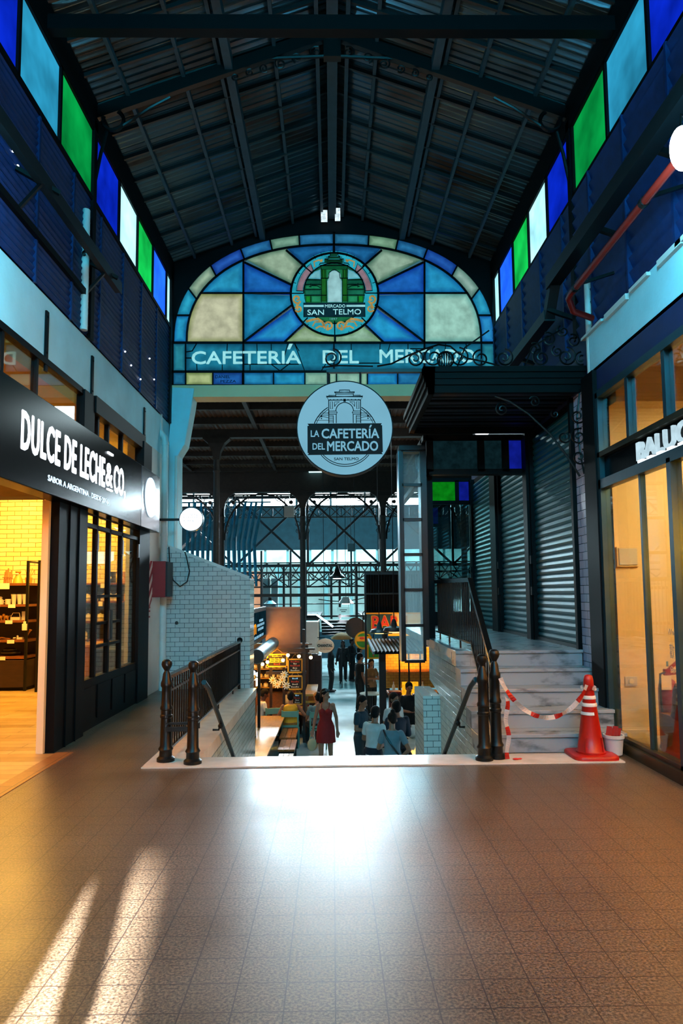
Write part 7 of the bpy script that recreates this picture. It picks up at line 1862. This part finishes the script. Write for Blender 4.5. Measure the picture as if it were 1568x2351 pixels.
        if female:
            for sx in (-1, 1): ellip(bm_, che + P(.062 * sx, -.087, -.01), (.058 * s + g, .055 * s + g, .058 * s + g), None, 12, 8)
        if sleeve:
            for a_, e_, w_ in limbs:
                ellip(bm_, a_, .047 * s * fw + g, None, 10, 7)
                if sleeve <= 1: tcap(bm_, a_, a_.lerp(e_, sleeve), .047 * s * fw + g, (.046 if sleeve < 1 else .040) * s * fw + g)
                else: tcap(bm_, a_, e_, .05 * s * fw + g, .044 * s * fw + g); tcap(bm_, e_, e_.lerp(w_, sleeve - 1), .043 * s * fw + g, .034 * s * fw + g)
    kind, mat = top; cb = BM()
    if kind == 'tshirt': torso(cb, .012, -.10, sleeve=.55, hem=.012)
    elif kind == 'long': torso(cb, .014, -.10, sleeve=1.85, hem=.012)
    elif kind == 'tank': torso(cb, .010, -.10, sleeve=0, hem=.01)
    elif kind == 'dress':
        g = .009 * s
        loft(cb, [(pel + P(.0, .0, -.36), (hipw + .035) * s, .16 * s), (pel + P(0, 0, -.15), (hipw + .02) * s, .14 * s), (pel + P(0, .005, -.03), hipw * s + g, .118 * s + g), (wai, waw * s + g, .092 * s + g), (che + P(0, 0, -.06), chw * s + g, .108 * s + g), (che + P(0, 0, .015), (chw + .008) * s + g, .105 * s + g)])
        for sx in (-1, 1): ellip(cb, che + P(.062 * sx, -.087, -.008), (.058 * s + g, .055 * s + g, .056 * s + g), None, 12, 8)
    fuse('dress' if kind == 'dress' else 'shirt', cb, mat, t, vox, 3)
    if kind == 'dress':
        for sx in (-1, 1): obj('strap', tube(BM(), [che + P(.07 * sx, -.125, .04), che + P(.085 * sx, -.1, .11), che + P(.085 * sx, -.03, .172), che + P(.075 * sx, .06, .13)], .006 * s, 5), mat, t)
    if bottom:
        cb = BM(); kind, mat = bottom; g = .014 * s
        loft(cb, [(pel + P(0, 0, -.13), hipw * .8 * s + g, .095 * s + g), (pel + P(0, .005, -.05), hipw * s + g, .114 * s + g), (pel + P(0, 0, .05), (hipw - .012) * s + g, .105 * s + g)])
        for i in (0, 1):
            tcap(cb, hips[i], knees[i], .09 * s * fw + g, .062 * s * fw + g)
            if kind == 'trousers': tcap(cb, knees[i], knees[i].lerp(ank[i], .93), .062 * s * fw + g, .05 * s * fw + g)
        fuse(kind, cb, mat, t, vox, 3)
    cb = BM()
    for i, sx in ((0, -1), (1, 1)):
        d = P(0, -1, 0) if pose == 'sit' else P(.18 * sx, -1, 0); d.normalize()
        tcap(cb, ank[i] + P(0, .035, -.045), ank[i] + d * .165 * s + P(0, 0, -.052), .042 * s, .034 * s); ellip(cb, ank[i] + P(0, .01, -.01), (.045 * s, .05 * s, .05 * s))
    fuse('shoes', cb, shoes, t, vox, 2)
    if cap:
        cb = BM(); ellip(cb, HP(0, .012, .062), (.09 * s, .106 * s, .085 * s), Rh, 16, 10); c2 = fuse('cap', cb, cap, t, vox, 1)
        obj('peak', ellip(BM(), HP(0, -.11, .058), (.065 * s, .065 * s, .008 * s), Rh), cap, t)
    return t, HP, P


# resting arms and other arm poses: ((elbow, wrist) of the local -X side, then of the +X side)
HANG = (((-.235, .02, 1.10), (-.255, -.05, .85)), ((.235, .02, 1.10), (.255, -.05, .85)))
SWING = (((-.225, .05, 1.10), (-.27, .0, .86)), ((.225, .02, 1.10), (.245, -.02, .85)))
PHONE = (((-.24, -.02, 1.10), (-.13, -.26, 1.08)), ((.24, -.02, 1.10), (.10, -.27, 1.10)))
HIP = (((-.32, .10, 1.12), (-.17, -.02, .98)), ((.25, -.04, 1.10), (.18, -.30, 1.12)))
FOLD = (((-.24, -.04, 1.12), (.03, -.22, 1.14)), ((.24, -.04, 1.12), (-.03, -.22, 1.10)))
SITARM = (((-.26, -.05, .72), (-.14, -.32, .76)), ((.26, -.05, .72), (.14, -.32, .76)))
SITOUT = (((-.34, -.02, .74), (-.16, -.30, .76)), ((.30, -.04, .72), (.14, -.30, .76)))
SITL = (((-.26, -.10, .70), (-.12, -.36, .78)), ((.26, -.10, .70), (.12, -.36, .78)))

HZ = -2.1
w_, HPw, Pw = person('woman in a red strappy mini dress with sunglasses on her head, walking and looking aside', (-.16, 14.8, HZ), radians(-4), 1.68, True, 'stand', radians(52), 0, SWING, 0, 'hair_dark', 'tail', 'skin_light', ('dress', 'cloth_red'), None, 'black_plastic', vox=.009, stride=.10)
b = BM()
for sx in (-1, 1): lathe(b, [(0, 0), (.03, 0), (.03, .006), (0, .006)], HPw(.034 * sx, -.055, .108), 12, Euler((radians(60), 0, radians(52))).to_matrix())
tube(b, [HPw(-.085, .03, .07), HPw(-.075, -.05, .1), HPw(0, -.068, .11), HPw(.075, -.05, .1), HPw(.085, .03, .07)], .005, 5)
obj('sunglasses', b, 'galvanised', w_)
o = obj('tote_bag', ellip(BM(), (0, 0, -.14), (.10, .05, .13)), 'cloth_cream', None, 'pale rounded bag hanging from the hand of the woman in red', 'bag', smooth=True); o.location = (-.45, 14.8, -1.42); obj('handle', tube(BM(), [(-.06, 0, -.05), (-.03, 0, .06), (.0, 0, .09), (.03, 0, .06), (.06, 0, -.05)], .008, 5), 'cloth_cream', o)
person('young man in a dark teal tee and grey trousers, outermost of the right group', (.53, 13.75, HZ), radians(62), 1.68, False, 'stand', radians(-12), radians(12), PHONE, .02, 'hair_dark', 'short', 'skin', ('tshirt', 'cloth_teal'), ('trousers', 'cloth_charcoal'), vox=.009)
person('man in a white tee bending slightly beside the man in dark teal', (.70, 12.5, HZ), radians(140), 1.66, False, 'stand', radians(15), radians(10), FOLD, .05, 'hair_dark', 'short', 'skin', ('tshirt', 'cloth_white'), ('trousers', 'cloth_navy'), vox=.009)
g_, HPg, Pg = person('woman in a grey tee with a dark shoulder strap and hair bun, seen from behind', (.99, 11.95, HZ), radians(165), 1.64, True, 'stand', radians(25), radians(14), HIP, .03, 'hair_brown', 'bun', 'skin_light', ('tshirt', 'cloth_grey'), ('trousers', 'cloth_black'), vox=.009)
obj('shoulder_strap', tube(BM(), [Pg(.14, .02, 1.42), Pg(.08, .115, 1.33), Pg(-.02, .145, 1.2), Pg(-.14, .13, 1.04), Pg(-.19, .03, .96), Pg(-.12, -.14, 1.05), Pg(.06, -.155, 1.25), Pg(.14, -.07, 1.40), Pg(.14, .02, 1.42)], .016, 6), 'black_plastic', g_)
o = obj('phone', box(BM(), -.035, .035, -.005, .005, -.07, .07), 'black_plastic', None, 'smartphone with a glowing blue screen held by the woman in grey', 'phone', bevel=.004); o.location = (.90, 12.32, HZ + 1.15); o.rotation_euler = (radians(-28), radians(20), radians(165)); o.location = (.893, 12.29, -.96)
em('phone_screen', '#9fc4f4', 1.6, .4, 30); obj('screen', box(BM(), -.031, .031, .005, .007, -.063, .063), 'phone_screen', o)
person('dark haired person in a navy shirt facing the marble table', (1.18, 13.0, HZ), radians(200), 1.68, False, 'stand', radians(-10), radians(8), PHONE, 0, 'hair_dark', 'short', 'skin', ('long', 'cloth_navy'), ('trousers', 'cloth_black'))
person('person in a white top with shiny sunglasses on the hair, behind the navy shirt', (1.20, 13.95, HZ), radians(40), 1.70, False, 'stand', 0, 0, HANG, 0, 'hair_brown', 'short', 'skin', ('tshirt', 'cloth_white'), ('trousers', 'cloth_navy'))
person('person with a reddish face leaning by the end of the marble table', (1.68, 15.9, HZ), radians(30), 1.66, False, 'stand', radians(-20), radians(10), PHONE, .04, 'hair_dark', 'short', 'skin', ('tshirt', 'cloth_black'), ('trousers', 'cloth_black'))
person('tall man all in black standing in the walkway with an arm hanging', (.83, 21.9, HZ), radians(115), 1.80, False, 'stand', radians(0), radians(10), HANG, 0, 'hair_dark', 'short', 'skin', ('tshirt', 'cloth_black'), ('trousers', 'cloth_black'), vox=.011)
person('long haired person in a patterned top by the round cafe table', (1.16, 21.3, HZ), radians(30), 1.68, True, 'stand', radians(-20), radians(5), FOLD, 0, 'hair_brown', 'long', 'skin_light', ('tshirt', 'cloth_pattern'), ('trousers', 'cloth_black'), vox=.012)
person('person in a pale blue top standing before the yellow square sign', (.98, 26.0, HZ), radians(110), 1.68, False, 'stand', 0, 0, PHONE, 0, 'hair_dark', 'short', 'skin', ('tshirt', 'cloth_sky'), ('trousers', 'cloth_jeans'), vox=.014)
person('dark silhouette with a pale pouch walking up the middle of the walkway', (.42, 29.0, HZ), radians(0), 1.72, True, 'stand', 0, 0, SWING, 0, 'hair_dark', 'long', 'skin_dark', ('long', 'cloth_black'), ('trousers', 'cloth_black'), vox=.014, stride=.12)
person('dark silhouette just to the right of the person with the pouch', (.80, 29.6, HZ), radians(60), 1.76, False, 'stand', 0, 0, PHONE, 0, 'hair_dark', 'short', 'skin_dark', ('long', 'cloth_black'), ('trousers', 'cloth_black'), vox=.014)
person('dark clothed person leaning at the stall under the oval sign', (-.08, 26.5, HZ), radians(80), 1.76, False, 'stand', 0, 0, HANG, 0, 'hair_dark', 'short', 'skin_dark', ('long', 'cloth_black'), ('trousers', 'cloth_black'), vox=.014)
person('person in a yellow sleeveless top and maroon cap sitting with the back to us', (-1.04, 17.1, HZ), pi, 1.72, False, 'sit', 0, radians(8), SITOUT, .05, 'hair_dark', 'short', 'skin', ('tank', 'cloth_yellow'), ('shorts', 'cloth_khaki'), cap='cloth_maroon')
person('person in a cream tee sitting opposite the yellow top and facing us', (-1.05, 18.75, HZ), 0, 1.72, False, 'sit', 0, radians(18), SITL, .06, 'hair_dark', 'short', 'skin', ('tshirt', 'cloth_cream'), ('trousers', 'cloth_jeans'))
person('person in a grey blue tee and orange brown cap sitting behind the woman in red', (-.36, 17.0, HZ), radians(200), 1.70, False, 'sit', radians(20), radians(8), SITL, .05, 'hair_dark', 'short', 'skin', ('tshirt', 'cloth_slate'), ('trousers', 'cloth_black'), cap='cloth_khaki')
person('person in a white tee sitting behind the black table post', (-1.86, 17.75, HZ), radians(110), 1.70, False, 'sit', radians(0), radians(25), SITL, .08, 'hair_dark', 'short', 'skin_dark', ('tshirt', 'cloth_white'), ('trousers', 'cloth_black'))
o = obj('stool_box', box(BM(), -.2, .2, -.2, .2, 0, .41), 'dark_wood', None, 'dark box seat under the person in the cream tee', 'seat', bevel=.01); o.location = (-1.05, 18.8, HZ)
person('person standing near the street entrance, casting a long leg shadow on the floor', (-.87, 1.0, 0), radians(176), 1.74, False, 'stand', 0, 0, PHONE, 0, 'hair_dark', 'short', 'skin', ('tshirt', 'cloth_charcoal'), ('shorts', 'cloth_jeans'), vox=.012, group=None, spread=.085)
# ------------------------------------------------------------------ small pieces belong to the part that carries them
CARRIED = {'fascia_sign': [('lettering', 'box'), ('small_lettering', 'box'), ('logo_ring', 'end_panel'), ('logo_disc', 'logo_ring')], 'hanging_sign': [('lettering', 'banner'), ('line_drawing', 'face'), ('small_lettering', 'face')],
           'person': [('eye', 'body'), ('mouth', 'body'), ('peak', 'cap')], 'chalkboard': [('chalk_line', 'slate')], 'pendant_lamp': [('bulb', 'lamp_shade')], 'traffic_cone': [('reflective_band', 'body'), ('torn_band', 'body'), ('rib', 'body')],
           'shopfront_window': [('hinge', 'glazing_bars'), ('latch', 'glazing_bars')], 'bar_sign': [('letter_edges', 'teal_board'), ('lettering', 'teal_board')], 'oval_sign': [('lettering', 'board'), ('small_lettering', 'board'), ('top_lettering', 'board')],
           'projecting_sign': [('lettering', 'face')], 'fire_cabinet': [('white_stripes', 'stripe_plate')], 'shopfront_glazing': [('lettering', 'sign_panel'), ('sign_lamps', 'sign_panel')], 'roller_shutter': [('bolt', 'guide_rail')], 'menu_screen': [('orange_letter', 'screen'), ('writing_lines', 'screen')]}
for root in [o for o in D.objects if o.parent is None and o.get('category')]:
    rules = CARRIED.get(root.name.split('.')[0])
    if not rules: continue
    kids = list(root.children)
    for part, holder in rules:
        h = next((k for k in kids if k.name.split('.')[0] == holder), None)
        if h is None: continue
        for k in kids:
            if k.name.split('.')[0] == part: k.parent = h
for o in D.objects:
    if '_world' in o: del o['_world']
